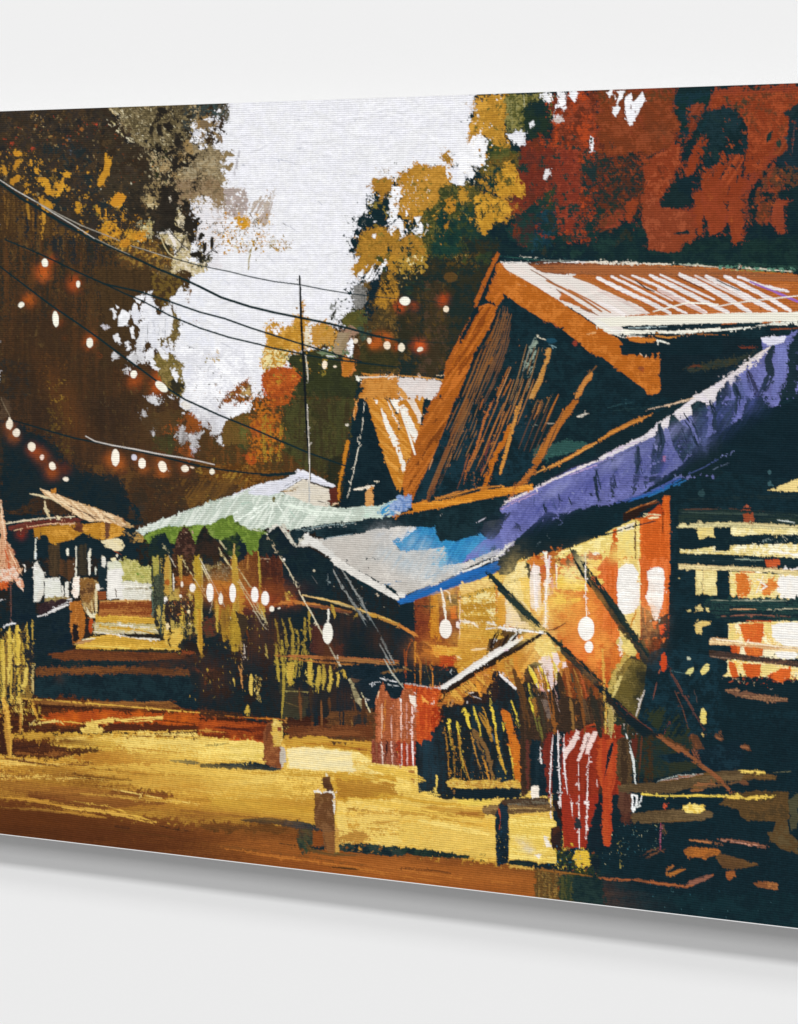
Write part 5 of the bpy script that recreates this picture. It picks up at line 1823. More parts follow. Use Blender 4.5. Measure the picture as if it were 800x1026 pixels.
b f0e4e0 6 2 795,250 797,280
e 2a3034 14 22 0 716,422
b e8dcc8 8 2 605,380 612,400
I painted_house
p 14222a~1a2c30~2a3420. 3 600,440 650,430 660,520 700,560 800,540 800,700 560,640 560,600 620,560
p e8c040~d8b040, 3 705,530 760,530 765,590 720,600 700,570
s d8b83c/4a5a2c/8a4a28/2a6a8a 70 7 x 600,480 780,520 780,640 600,600
p 14222a 3 765,440 800,350 800,540 770,530
T 400 820
I painted_street
p 6a4a24~3a3424~8a6a34| 3 545,200 640,210 640,330 545,320
p 2a3a28~22302c~4a4a28| 3 640,230 700,230 710,340 640,330
I painted_house
p 16292c~1f3230. 3 690,235 820,230 820,360 700,345
b 8a5a28 10 3 560,205 700,225 800,240
s 8a5a28/2a3a28 30 8 x 560,180 800,210 800,250 560,230
T 600 720
I painted_house
p 11252c~132a32~0f2128. 1 60,0 800,0 800,700 200,700 0,560 0,300
p 1d3030~2a3024. 4 60,0 400,0 400,200 240,240 60,220
q 3c2c1c 3 4 | 80,0 220,0 220,260 90,260
b 5a3424 8 3 180,20 170,120 165,200
b 5a4a34 10 3 120,0 110,100 90,230
b c86a34 5 3 285,10 265,60 255,75
b 6a3020 5 4 150,60 145,140
I painted_red_garment
p c84824~b03c20~a8341c| 2 0,20 30,40 70,20 90,60 70,200 55,220 50,500 38,512 22,510 14,480 20,260 0,240
b e8e0d8 8 3 40,0 55,60 45,90
b c8b8a0 14 4 30,0 45,60
l f0c0a8 4 10,130 25,115
b 1a2226 12 2 55,90 35,160 15,250
p e05a2c 2 30,230 55,225 50,480 35,490
b c8502c 10 3 80,60 70,160 60,210
I painted_house
p 14222a 2 0,250 16,250 12,500 0,520
I painted_cart
b 5a3a24 30 2 170,0 230,60 330,125 400,170 470,230
b 8a5230 14 3 210,50 280,100 350,150 420,200
b 5a3a24 12 3 250,70 290,0
b 6a4228 22 2 400,160 460,230 520,285
b 8a5230 14 3 420,190 500,260 540,300
b 5a3a28 36 3 350,0 370,60 410,130 400,180
b 8a5230 8 3 370,60 395,120
b 6a4630 30 2 430,20 470,60 495,85
b 8a5a3c 8 3 470,75 495,85
b 5a3a28 26 4 550,100 605,125
b 8a5a3c 14 4 555,105 600,120
b 6a4630 12 3 510,125 530,160 560,200
b 8a5a3c 8 3 520,150 545,190
b 6a4630 26 3 560,215 575,250 595,262
p 5a4428~4a3a24~6a4e2c- 2 80,270 240,255 330,235 460,210 520,215 680,222 715,230 710,248 620,245 480,250 400,285 330,270 240,280 80,300
b 6a4e34 10 3 380,285 460,270 560,255
b 8a5a34 12 4 370,290 420,285
b 4a5a5c 6 3 240,245 320,225 430,220
b c8a8a0 3 3 250,250 400,228
p e0bc5c~f0d068- 1 540,208 600,206 665,212 668,222 600,220 560,216
b 6a6a50 5 4 700,218 800,212
p 5a4428~6a4e2c~4a3a24. 2 480,345 540,300 640,290 760,295 765,400 740,415 600,410 570,395 560,365
p 4a4834 2 760,330 800,300 800,440 770,445 765,380
b e8cc50 9 2 175,303 240,312
l e8cc50 4 230,312 400,312 540,316
b e8c458 14 2 500,315 600,318 700,312
p 5a4428~4a3a24~6a4e2c- 2 125,395 200,370 340,365 440,370 455,400 400,410 200,420 140,420
p e8c458~f0d878, 1 340,350 380,345 415,355 422,375 370,378 340,368
p 5a4428~5a4a30. 2 715,400 760,415 765,460 800,490 800,545 750,530 700,500 675,460 700,455
p 4a2c24~5a3428| 3 90,300 130,300 130,420 90,420
p c85a3c 1 260,340 272,342 270,362 260,360
b 8a5a3c 9 2 360,488 440,495 500,508
b 8a5a44 18 3 480,485 560,495 680,518
b c89078 6 4 490,488 640,510
p a8622c~b8702f~8a5228. 2 340,530 365,515 480,522 490,545 420,560 350,550
p 6a4c2c~5a4028. 2 480,540 520,550 640,582 640,590 540,605 500,600 470,560
b 6a4630 22 4 180,555 220,535 270,515
b 5a4630 16 4 250,430 270,460
b 8a5a3c 10 2 270,620 300,590
b a8682f 10 2 280,628 320,610 350,600
l 8a3a50 5 250,420 248,530
l e8ece8 6 125,120 140,180 148,262
l e8ece8 7 133,305 135,340 140,375
b e8ece8 8 1.5 135,305 155,310 155,345 140,372
l e8ece8 5 172,310 168,350 140,360
b e8ece8 6 3 110,60 125,110
s c8c0b8/8aa8b0 20 5 85 90,0 160,20 160,100 100,100
s d8d4a8/8a9a8a/4a8a9a 70 4 85 20,430 180,430 180,560 0,600
b c8b858 7 3 85,520 88,600
s c8b858/a89a6a 16 5 85 70,480 100,480 95,600 75,600
T 600 820
b 9c5a34 12 3 0,240 80,248 160,250 240,262 360,275
b 7a4a30 12 4 150,245 180,250 200,260
b 9c5a34 14 4 300,270 370,268 410,245 460,228
b 8a5a48 20 4 360,265 450,232
b a8682f 12 2 515,220 530,240 548,232
p a05e30~8a4e2a. 2 512,215 545,212 550,235 525,250 510,235
p 9c6034~b07444~7a4a2c. 2 620,262 650,250 720,262 718,285 700,290 650,278 630,272
b a8682f 8 2 272,230 280,205 300,190
b a8682f 10 3 285,235 320,215 348,205
s 3a7a8a/5a8a90 20 3 x 100,250 800,300 800,420 200,380
T 100 100 6.667
I painted_brown_tree
q 3a3226 6 9 . 0,50 60,40 200,260 330,340 300,560 330,640 0,640
p 5d5238~463d2b~7a6c4c, 6 70,55 400,35 600,30 620,60 600,250 560,300 440,330 330,330 230,280
s b8a878/3a3226/8f7f58/2c2820/d8cda8/6a5c3c 380 13 50 70,50 600,30 620,200 560,300 330,330 200,270
s e8dfc4/c8b890 40 14 48 60,60 200,60 300,250 230,280 120,180
b e0d4b0 9 3 40,145 110,200 170,250 230,290
b d8c8a0 7 5 65,55 130,110 180,160
q 33291f 6 5 . 0,60 60,60 220,280 330,340 300,500 0,500
s 7a3a1e/6a4a26/a07844 60 8 x 0,180 200,260 330,560 100,560
p 8a7a5c~786a4e~9c8a68, 8 530,340 560,290 600,270 700,300 800,350 820,640 520,640 560,520
q a89a7c 5 4 , 560,440 800,360 800,640 540,640
p a08558~8b7248 4 560,280 590,260 620,300 630,340 610,400 560,440 520,400 500,370 540,350
p 94784e~82683f 4 640,160 680,120 710,95 750,130 755,170 730,190 710,190 700,250 680,240 680,190 640,180
s W/d8d8de 60 26 x 600,160 800,60 800,340 700,350 610,260
s 8a7a5c/5a5040 50 12 x 600,150 800,100 800,340 620,300
q 3a3e3a 5 5 , 560,40 720,30 720,100 640,110 620,140 580,240 560,200
s 2b2620/332d26 26 34 x 370,40 600,40 600,250 470,330 380,250
e 2e2822 36 22 20 420,70 460,175
e 2e2822 20 42 -10 400,200 520,280
e 2e2822 24 14 40 470,180 560,345
e 2e2822 16 30 10 345,200 500,440 470,400
e 2e2822 30 12 20 570,435 400,100
s 2b2620/3a3226 60 30 x 330,330 540,330 540,640 330,640
s c8b890/a89a6c/b07a3a 70 12 x 320,330 500,400 560,480 500,560 380,600 330,420
p b09a70~947c54, 5 400,440 440,400 470,410 465,460 430,480 405,480
q 8a7650 4 4 , 290,560 420,560 400,640 290,640
s G/d39a34 10 12 x 0,340 90,340 80,560 0,560
T 100 180 6.667
s 2b2620/332d26 70 32 x 260,0 540,60 540,250 380,330 260,300
p 2a251f 5 430,50 480,40 530,110 540,150 500,130 470,190 530,200 520,240 430,250 400,200 410,110
p d8cdb8~b8a890 3 460,110 475,105 480,150 465,150
p 2a251f 5 390,270 470,260 560,270 560,300 540,240 560,220 580,270 610,240 620,300 640,260 670,250 680,280 650,310 650,400 600,440 590,480 540,460 500,420 510,380 450,320 410,310
p b8a070~8a7648~c8b890, 5 300,100 360,100 400,180 350,200 310,160
s c8b068/9a9060/d8cfa0 60 14 x 250,290 350,260 360,420 260,420
p c8b888~a8946c~d8ccb0, 6 520,180 560,240 560,340 620,440 600,540 640,560 740,540 700,640 480,640 480,560 520,480 450,430 400,350 500,380
s 2b2620/8a7a5c/efe8dc 70 14 x 480,340 760,300 760,560 500,600
p ece8ea~dcdade, 6 600,160 680,110 745,130 750,190 800,200 800,640 740,560 760,440 720,520 700,500 700,400 640,440 660,300 690,270 650,240
p e4dccc 3 460,365 480,370 520,440 500,450
s b98428/8a6a3a/3a3424 70 10 x 620,290 800,280 800,440 640,460
e 26221c 12 40 5 750,425
e 26221c 12 34 10 700,460
e 26221c 38 20 -5 645,500
e 26221c 10 30 20 680,380
l 26221c 5 645,520 700,510 750,470 800,430
l 26221c 4 740,440 790,490
s 3a4038/26221c 20 16 x 640,530 740,530 730,600 660,600
s 8a7650/5a4a30/3a3022 80 12 x 340,400 500,480 560,640 300,640
s d39a34/b98428/8a6a2c 90 13 x 0,250 60,240 150,330 210,380 220,440 150,460 0,380
s b98428/d39a34 26 12 x 200,260 320,330 300,420 210,400
p d8962c~c8862a~e0a23a. 5 70,150 95,110 125,85 145,95 180,110 165,145 130,175 90,180
p c8862a~d8962c, 5 210,370 260,355 300,345 305,400 280,420 250,400
b d8962c 9 3 40,190 45,260
s d0c8b0 10 7 x 0,30 280,20 260,120 30,220
q 2a2620 5 4 . 180,60 400,60 380,280 200,240
T 180 180 6.667
I painted_brown_tree
p 8f7858~9c866a~7a6448, 7 0,0 240,0 300,60 290,150 300,190 250,190 230,150 180,100 100,110 0,170
p ece8ea~dcdade, 5 80,170 110,120 200,110 220,180 215,260 140,290 130,240 90,220
q b0a09a 4 6 , 290,60 440,50 470,180 400,260 310,240 290,170
q a89a92 4 5 , 300,60 440,60 440,200 320,220
q b8a89e 4 5 / 500,160 590,140 640,80 590,300 520,290 500,200
q c8beba 3 4 , 210,200 300,190 310,270 220,270
l cfccca 8 640,50 600,200
p c8901f~d39a34, 5 390,300 400,260 440,250 475,290 440,325 410,330
s c8902f/a87c34/8a7438/e0b050 90 12 x 270,200 640,230 620,420 560,430 480,480 300,440
s b98428/c8902f 30 14 -30 300,220 380,380 300,470 270,380
b b07a28 7 2 310,220 315,260 305,290
b 8a6a28 5 2 560,240 535,300 520,340
b b98428 5 2 285,320 330,320
b b98428 8 2 530,370 575,380
b 9c7c30 6 3 600,430 640,465 690,450
b 9c7c30 6 3 690,410 720,440 750,460
s b98428/7a7040 34 9 20 590,370 770,420 760,480 620,470
s 5a5240/8a7040 26 8 x 380,430 560,400 540,560 400,500
l a89a70 4 480,470 460,530 465,600
b c4c6cf 4 4 520,440 600,530
l 8a8a8a 4 690,290 712,305
s 5a5240/3a3424 18 9 x 180,280 260,290 250,360 190,340
T 100 270 6.667
I painted_brown_tree
p 443320~4e3a22~3a2c1c| 5 0,0 330,0 400,60 560,0 620,30 600,120 540,140 500,200 440,260 380,330 400,480 300,560 240,640 0,640
q 6a5426 5 5 , 330,30 520,20 560,60 500,200 420,260 360,160
q 7a5a34 5 4 | 560,130 610,130 600,240 560,220
p 6e5a30~54482a~7e6c40, 6 480,250 540,330 520,380 550,440 500,480 490,560 440,470 420,520 380,470 430,440 470,440 490,330
I painting
p W~e2e3ea. 5 600,60 650,30 820,0 820,640 540,640 560,560 490,560 520,500 540,420 560,360 540,320 500,250 470,190 510,170 540,110 560,150 555,210 600,230 620,130
p W~dedfe6| 5 270,250 330,130 355,140 350,200 380,240 375,300 440,300 440,240 470,250 490,330 470,400 450,460 410,460 400,520 370,540 320,480 300,500 290,610 250,600 245,500 265,440
p W 4 225,190 260,170 290,180 270,230 250,220
p W~dedfe6| 4 205,290 230,220 250,240 265,300 250,380 225,350
p W 4 120,380 125,310 150,265 190,290 200,270 205,310 180,370 150,380
p W 3 80,262 100,258 112,320 95,335 90,290
p W 3 105,235 125,245 130,262 115,258
p e6e2ea 3 12,370 35,355 65,380 40,412
p W 4 88,440 120,430 145,490 125,498 100,480
p W 3 200,390 225,380 235,460 215,460
p W 3 165,485 190,475 200,540 175,540
p W 3 72,560 95,545 130,580 85,612
p W 4 180,590 230,540 245,600 240,640 210,620
p W 4 330,540 355,520 370,580 380,640 345,630
p W 4 380,530 420,530 460,590 440,620 410,570
p W 4 460,460 490,500 480,540 465,500
l 8a8c90 4 363,340 366,410
l a0a2a6 4 322,350 318,480
l a0a2a6 4 440,330 436,450
l 9a9ca0 3 400,370 396,440
l 4a4a4a 4 580,505 632,528
s b8a0a0/c8b8a0 20 7 x 600,320 680,320 680,360 600,360
s 9a8a4a/7a6a3a/b08a5a 40 10 0 640,570 800,540 800,620 640,640
T 130 350 6.667
I painted_brown_tree
p 7a6a34~5a4c28~8f7c48, 6 160,60 200,20 290,30 300,70 360,90 350,200 370,260 350,310 280,290 220,220 180,120
p 34301f~2a2a20, 5 250,230 290,190 330,220 370,230 360,290 300,290
I painting
p W 4 130,0 150,60 170,110 210,130 180,140 150,120 120,40
p W 4 190,0 260,40 250,80 215,50
p W 4 275,140 300,120 330,180 320,220 295,190
p W 4 40,0 70,30 95,70 70,85 50,50
p e8e8ee~W. 5 300,0 820,0 820,200 720,240 640,290 600,340 600,400 660,440 640,470 610,560 550,575 570,540 520,480 530,540 490,510 460,480 440,430 400,400 340,370 330,340 370,310 380,240 400,170 420,90 370,70 310,70
s b8b8bc/8a8a8a/c8b0a0 60 9 x 430,100 640,100 620,360 420,360
s 9a8a4a/c8a870 26 11 x 440,40 620,20 600,110 450,110
p e8dccc~f0ece4 3 340,360 370,340 410,370 405,400 370,400
p W 3 125,320 150,310 200,360 200,375 160,365 130,350
p W 3 80,410 95,405 115,450 90,445
p W 3 145,575 165,540 155,570 170,560
p W 5 320,580 330,540 360,510 380,560 370,620 350,640
p W 5 390,570 420,550 440,600 480,550 490,560 440,640 410,620
p W 4 590,590 605,585 620,630 600,625
I painted_brown_tree
p 8a4e22~a05a26~6a4020, 6 640,300 700,260 760,200 800,190 800,250 740,240 740,360 720,360 700,290 660,310 690,350 660,370 630,350
p 6a5028~7a5a2c~54451f| 4 640,480 740,430 800,410 800,640 620,640 620,560
a 5a6a34 40 60 0 6 | 760,560
p a8581e~98501e, 6 380,490 400,430 430,440 460,490 500,530 490,550 400,560 370,540
I painted_wire
u w 22 26 8 28,166
u w 26 50 -50 212,250
T 240 300 6.667
I painted_ochre_tree
q e0d4c0 4 4 , 440,130 480,120 480,300 440,240
s e0c060/8a8a3a/c8a040/efe0a0 90 14 -50 150,350 340,340 330,450 200,470 150,460
p b0521f~a84a1c~bf6028~8f421c, 6 150,500 200,460 300,450 340,470 360,510 420,510 400,560 370,580 340,640 180,640 150,560
s c4642a/8f421c 50 14 x 160,480 400,480 380,600 200,620
p 32361f~3a3f24~2c301e. 3 350,370 420,370 440,340 540,370 640,400 680,420 690,520 780,540 780,640 350,640 370,590 420,530 400,500 350,460 330,400
p 6a7a5a 3 510,350 600,340 640,365 560,375
b e8e8e8 6 3 580,375 640,385
p a59072~8f7a5c/ 4 620,340 660,220 700,220 740,220 720,300 690,340 680,370 640,370
p W 5 715,370 725,300 745,260 760,280 755,360 740,395
p bf782a~b06a24, 4 690,370 720,370 740,410 775,420 750,470 720,520 685,510 695,440
p 5f5a2a~4c4a26, 4 690,130 720,90 800,80 800,170 700,170
p 46301c~54361e, 3 760,260 800,240 800,420 760,400
q 2a2a20 3 5 , 640,20 650,20 630,140 610,140
u f4e2c8 18 28 5 570,436
u f4e2c8 12 8 0 638,448
I painted_mast
l 161c20 11 405,0 412,120 420,260 432,400 440,520 444,650
l cfc8b8 5 440,360 450,460 458,550
I painted_wire
T 340 160 6.667
I painted_ochre_tree
p a8782c~b88634~976a26, 7 215,140 260,120 300,125 340,130 355,165 320,220 290,270 270,265 280,230 230,190
p b88431~a87a2c~c08c38, 8 460,70 500,30 560,50 620,50 680,30 720,60 725,130 740,170 680,170 660,220 680,260 650,310 600,320 560,350 520,330 480,380 420,400 390,340 400,280 440,220 420,170 440,130 490,130
s d8cdb8/a8782c/efe8e0 110 9 x 400,120 600,100 600,300 420,330
p a8782c~b88634~8f6824, 7 150,490 240,450 330,480 400,440 420,520 500,500 560,540 590,640 110,640
p 3a4224~2a3424~5c5a2c, 7 560,350 620,330 680,270 660,200 700,180 740,220 800,160 800,640 600,640 560,560 560,440
p 14302e~1c3a30. 6 640,420 700,300 740,400 800,380 800,640 620,640
p c0862c~b07a28, 5 700,330 730,270 775,265 780,340 740,360
p b07a28 4 700,440 740,400 730,460 710,480
s a8782c/5c5a2c 50 14 x 560,330 720,300 700,560 600,600
I painting
p W 5 340,180 420,180 400,260 390,380 330,430 340,330 330,260
p W 5 325,440 380,400 400,380 430,420 430,520 405,530 400,450 370,460 345,510
p W 4 440,330 455,320 460,370 445,375
p W 4 495,380 520,375 560,440 555,490 510,490 480,480 525,440
p W 4 220,490 245,490 240,525 220,515
l d8d0c4 5 600,430 570,500
s 8a8a80/6a6a6a/8a6a4a 40 7 x 250,60 340,60 330,110 260,110
s 8a8a80 24 7 x 140,310 190,320 180,480 150,480
I painted_wire
T 500 250 6.667
I painted_house
p b8651f~ad5e1d~c4722c. 2 0,95 60,150 200,215 330,290 470,390 620,490 740,575 800,590 800,700 620,700 520,610 400,515 300,470 150,380 30,290 0,285
p ebe3db~e2d8d2~efe9e4. 3 15,95 180,90 260,150 400,165 560,150 700,250 820,330 820,560 760,560 700,520 600,460 480,390 370,320 250,245 150,185 60,140
p 8a5434~a8663c~6f3e26- 2 190,100 400,85 600,95 820,92 820,160 700,150 600,120 500,140 440,170 300,155 200,135
b d8c0ac 9 5 250,110 340,125 430,115
b e8dcc8 12 3 580,82 680,88 800,90
b c8c8b8 4 4 130,45 200,50 260,52
b a8b0a4 3 4 280,70 420,75 520,72
p 5c3a28 2 650,150 740,160 800,140 800,160 720,180
p b46430~9c5430 3 720,170 800,155 820,250 760,210
b a8622f 16 3 590,125 680,190 800,270
b 8a4a24 4 3 600,140 700,210 800,275
b b46a34 26 3 490,180 560,220 640,250 800,350
b b46a34 18 4 500,270 620,330 720,400 800,440
b 9c5a30 8 4 480,255 560,285 600,310
b c87a48 10 4 540,340 640,400 720,440
b a8683a 26 3 315,205 380,260 450,300 540,370 620,410 700,440
b 8a5a3c 8 4 400,260 470,310 530,360
b c8703c 6 4 600,300 700,360 800,410
b d8b8b0 10 5 600,270 700,330 800,380
b a08474 3 5 400,190 500,240 560,260
b 8a7468 3 5 250,220 340,290 420,350
l 6a5a54 3 540,400 620,450
l 8a7a70 3 380,310 410,330
e 2a2622 15 6 10 140,126
s 3a3430/8a6a58 34 7 35 180,120 560,180 780,420 600,420 300,240
b e8c8a8 7 6 90,155 150,195 220,240
q d89860 4 4 , 60,150 120,170 200,250 120,230
b d8a068 12 5 590,565 680,550 720,560
p f2efe6~e4e0d4. 2 630,470 700,450 800,440 820,445 820,580 780,580 720,545 650,500
l 11252c 5 740,512 800,510
p 1a2a30 1 740,570 800,575 800,590
e 8a3a2a 14 20 20 510,625
T 600 250 6.667
p b4652b~a4592b~c0743c- 2 0,170 20,110 300,100 600,130 820,140 820,440 600,430 300,440 0,440
b e0d8c8 23 3.5 0,88 80,92 150,88 290,92
b d8cdb8 5 5 330,98 420,100
b 8aa090 7 4.5 500,95 600,98 700,102
b 8a5a3a 20 4 0,110 200,110 400,118 700,150 800,150
b c88a54 9 5 100,130 300,125 500,150
h e8dedb 20 2.5 2 -30 26 10,190 100,260 190,320 290,400
b e8dedb 32 2 40,210 130,260 240,350 360,440
b e8dedb 38 2 80,225 200,310 330,410 420,440
b d8c0b4 14 4 0,300 80,350 170,420
b e6d8d4 32 3 0,270 110,330 240,430
b e8e0dc 29 2 0,370 60,410 130,450
b c87a48 12 3 0,260 120,310 300,430
b a8592b 9 3 80,250 200,320 320,430
b b8703c 14 4 0,340 80,390 160,430
b 9c4a24 9 3 200,350 360,430
b d8b0a4 8 5 250,290 400,390 540,430
b efe9e4 26 2.5 160,155 240,210 340,265 420,280
l 222a2c 6 250,205 300,240 360,270
b 6a4434 6 4 240,210 330,270
b e8e0dc 32 2 290,160 380,220 480,290
b e8e0dc 55 2 370,180 450,240 560,310 640,370 720,420
b d8b8b0 22 4 400,275 520,340 640,410
b e8e0dc 44 2 400,280 500,340 600,400 660,425
b b4652b 7 2 430,230 600,330 760,425
b e8dedb 35 2 440,180 560,260 700,340 800,400
b e8e0dc 44 1.5 580,165 660,210 740,270 800,310
l 5c3424 5 520,190 600,220 690,265
l 222a2c 4 550,205 610,230
b e8e4e0 29 2.5 650,180 740,190 800,210
e 222a2c 18 7 5 735,197
s 3a3430/8a6a58/c89878 50 7 32 20,200 200,160 700,200 760,420 300,430
s c8502c/9c3c20 12 12 30 60,180 260,220 240,280 100,240
p f2efe0~e6e2d2. 2 -10,465 200,445 400,440 620,430 820,422 820,480 700,490 600,485 400,495 200,505 60,512 -10,540
p 11252c~1a2c34. 1 60,515 200,505 400,498 560,490 700,488 820,490 820,520 600,530 300,540 160,530
b c8dcdc 4 5 200,525 460,515
l b8642c 4 750,488 800,484
p f2efe0 1 20,540 90,525 160,545 300,548 500,545 700,530 820,520 820,540 600,555 400,562 200,565 100,570 60,560
b 8a4030 6 3 90,527 160,525
p 11252c 1 90,570 300,570 400,566 600,562 820,548 820,700 150,700 150,600
b f0ece0 8 2 110,568 160,585 200,580 360,578
p d07f30~c0702a 1 180,585 260,580 380,600 370,620 290,625 210,610
b c08038 14 3 370,575 470,590 580,575
l c07838 4 580,562 700,566 800,570
b efeee0 12 2 370,600 430,615 475,630
p b8651f~ac5c1d. 1 -10,510 60,560 155,620 150,640 -10,640
T 600 380 6.667
I painted_awning
p 666ca2~757bac~5c6294. 3 0,560 90,520 240,440 380,380 420,340 470,320 560,270 640,230 740,180 800,130 800,640 480,640 560,570 450,640 0,640
p e9e2e2~dcd4dc. 2 0,530 100,470 200,420 290,380 400,290 480,240 600,150 700,80 820,10 820,100 730,170 700,150 620,180 620,240 570,270 540,240 500,270 440,310 380,350 310,390 230,440 130,490 0,550
b c8b8cc 12 4 60,500 160,450 280,410
l 2a2c3a 4 0,575 60,545 160,500 290,430
l 2a2c3a 3 300,395 330,385 320,400 290,410
p 16282e~1e3036~243a40. 4 490,230 520,250 560,300 600,320 640,400 655,440 590,510 570,560 540,520 500,440 470,350 470,280
p 16282e~1e3036~243a40. 4 620,170 660,140 720,160 730,260 730,360 690,420 650,330 630,270
p 16282e~1e3036. 4 790,90 820,60 820,360 770,340 770,240
p 1d3036~263c42. 3 400,290 420,310 425,400 430,500 440,560 420,620 350,640 350,500 375,400 390,350
p 1d3036~263c42. 3 260,440 275,450 275,520 280,640 245,640 240,500
p 2a3c48 3 85,525 105,530 125,600 120,620 95,640 85,580
s 1d3036/263c42 90 14 80 240,300 480,240 700,160 780,300 560,560 400,640 240,640
s 3a4888/8a90c8 40 8 60 20,560 240,460 380,400 380,620 40,620
e c07a94 13 22 0 442,530
p 13262c 2 650,440 800,340 820,340 820,640 480,640 560,570
s 1d3036 20 16 60 560,500 700,400 760,440 620,560
l 4a5a90 6 600,635 700,590 800,535
l 5a6a80 5 765,605 800,585
I painted_house
b 2a4a50 8 6 60,190 140,170 240,150
b 1d3438 10 5 100,210 300,190 440,175
b d8b898 7 2 440,182 520,155 640,125
p 13262c 1 -10,430 350,240 440,200 560,150 420,270 300,380 100,460 -10,525
b c8823c 14 2 0,410 120,350 240,290 350,235
T 380 490 6.667
I painted_tarp
p 2f8abf~3f9aca~2a78ae/ 4 100,330 180,290 260,250 340,255 390,290 420,350 520,345 620,320 720,320 740,400 640,440 560,490 480,515 430,500 440,440 440,390 300,405 200,415 130,400
p cdc7bf~c0bab2~d6d0c8. 3 0,270 130,250 250,252 170,300 100,350 130,410 220,420 430,390 450,450 430,510 560,500 700,440 800,400 800,430 640,500 500,570 400,620 380,640 0,640
q 6ab0d0 4 3.4 / 360,400 460,390 460,500 420,540 360,500
q d8d8d8 3 4 / 80,250 260,250 140,350 60,350
b e0e4e8 5 3 180,320 250,260
b 2f7cb0 9 3 470,500 640,440
p 7a7cc0~6a6cb0/ 4 590,440 700,340 740,340 745,400 640,450 560,495
q cdc7bf 3 3 - 0,300 400,420 400,600 0,600
l 8aa0b8 4 60,635 150,615
l 6aa0c0 5 320,595 400,560
p 1f62a8~2a70b4~1a5694/ 2 390,650 440,610 560,555 700,515 820,470 820,520 700,560 560,600 470,640
l 16222a 8 575,540 680,495 800,450
l e8e8e8 4 720,490 800,470
b 8ac0dc 10 4 0,170 60,190 120,160
p 5f9ac8~c8ccd0, 3 60,160 140,80 215,45 215,120 180,130 100,180
I painted_house
p 13262c~182e34. 3 180,180 260,140 500,130 820,60 820,200 700,220 690,290 620,320 560,330 410,350 380,290 400,260 250,250 130,250
s 13262c 40 14 30 180,230 400,260 680,280 640,320 420,350
s d8d8d0 4 8 x 400,170 430,170 430,190 400,190
b d8d4e0 6 3 650,225 720,190 800,160
T 400 560 8
I painted_wall
p 7c3a22~8f4626~6a2e1e. 3 125,330 250,290 250,660 125,660
p 14242b 2 0,370 120,345 120,700 0,700
p c07a24~d89632~a8601c| 2 250,290 310,280 305,480 330,660 250,660
p 80402c~8f4a30~70362a. 3 330,270 470,240 480,640 330,640
p 1d2e34 5 370,290 470,280 470,370 380,370
p c85a22 5 410,380 460,370 460,480 420,480
p f0e4e0 2 455,490 480,480 485,560 460,550
b f0d8c8 9 2 490,300 488,640
p d0a240~e0b858~c09030- 4 500,200 640,190 800,150 820,640 490,640 495,300
q f0dc98 4 5 . 500,320 800,240 800,520 500,560
q b8862c 3 4 - 500,360 800,330 800,620 500,620
s f4e8c8/b07a28/e8c870 80 16 0 500,330 800,280 800,560 500,560
b f0e8d8 22 4 500,500 600,510 640,560
b e8e0d0 16 4 700,510 780,530
l b07a28 6 610,630 690,500
b c87a2c 22 3 780,180 785,400 780,500
p e8c070~f0d080, 4 480,210 700,160 780,160 760,220 600,260 500,290
s 3a4428 50 12 70 500,300 760,210 770,240 510,330
l 12242a 4 125,370 125,640
l 12242a 5 250,290 250,440
b 2a2a28 10 3 130,380 300,380
b c8803c 26 2 0,530 80,580 150,620
l f8f0e0 12 340,240 355,360 375,490
b f4e8d4 12 2 360,245 400,270 415,350
u fbf4ea 50 76 0 374,562
T 500 560 8
p ce5c20~d86c2a~be501a. 5 380,300 560,240 820,200 820,700 400,700
g f0a050 160 4 720,520
p f0d890~e8cc78~f6e4a8. 4 20,220 100,60 240,0 250,130 250,420 350,560 300,560 60,250
q e8c058 4 4 | 170,150 250,150 250,400 200,350
p d89832 4 0,300 50,280 50,540 0,540
p f0dcc0~e8d0a0. 5 50,260 200,350 350,580 260,560 60,540
p c8502c~b03828| 4 330,40 380,60 380,200 350,250 335,120
p d07830 3 240,0 380,0 380,50 330,60 260,60
p f6ece8~eadcd8. 3 262,80 280,50 315,55 330,90 335,250 345,400 330,460 300,420 255,380 250,180
p f6ece8 2 360,0 395,0 408,100 405,220 390,330 402,400 390,500 360,500 365,420 345,380 370,330 370,250 355,200 385,150 380,60
p e8a8a0~c86a50, 4 400,180 440,160 440,260 410,300
p f0cc50~e8bc40~f6dc70. 4 480,90 640,90 700,140 820,180 820,260 700,270 600,250 460,230
b f4d868 20 2 490,180 640,210 780,240
b c86a38 14 4 520,120 620,150 690,170
b a85a40 6 4 510,180 600,190 690,200
b c85020 20 4 560,270 700,270 800,310
p f0c850 3 430,340 480,280 540,330 540,360 460,370
p f0c850 3 575,320 660,310 655,340 590,360
p 3a3028~5a3824, 4 470,20 650,10 680,60 620,80 500,70
p 7a2c18 4 600,90 700,130 690,160 620,130
p f0cc60 4 700,0 760,10 820,60 820,100 740,80
l f6ece4 12 462,30 465,110 465,230
s a8401c/e88a3c 40 12 x 420,380 640,300 640,480 500,520
l fbf0e4 7 690,0 695,200 705,460
u fbf6ee 66 96 0 702,560
I painted_beam
p 16282e~24382e~1e3034\ 5 0,210 60,240 160,330 260,430 350,540 360,600 320,600 200,500 100,380 40,280
p 1a2a2a~2e3424\ 4 640,0 680,20 720,80 790,180 820,220 820,300 740,240 680,150 650,80
s 2a3024 40 14 55 40,200 360,560 300,600 80,360
s 3a3a2c 40 12 -15 40,190 400,90 410,105 60,215
l 6a3420 6 370,620 460,560 540,515
b 12242a 26 2 220,0 240,60 240,150
p 12242b 4 0,0 150,0 130,100 60,130 0,130
T 400 640 8
I painted_wall
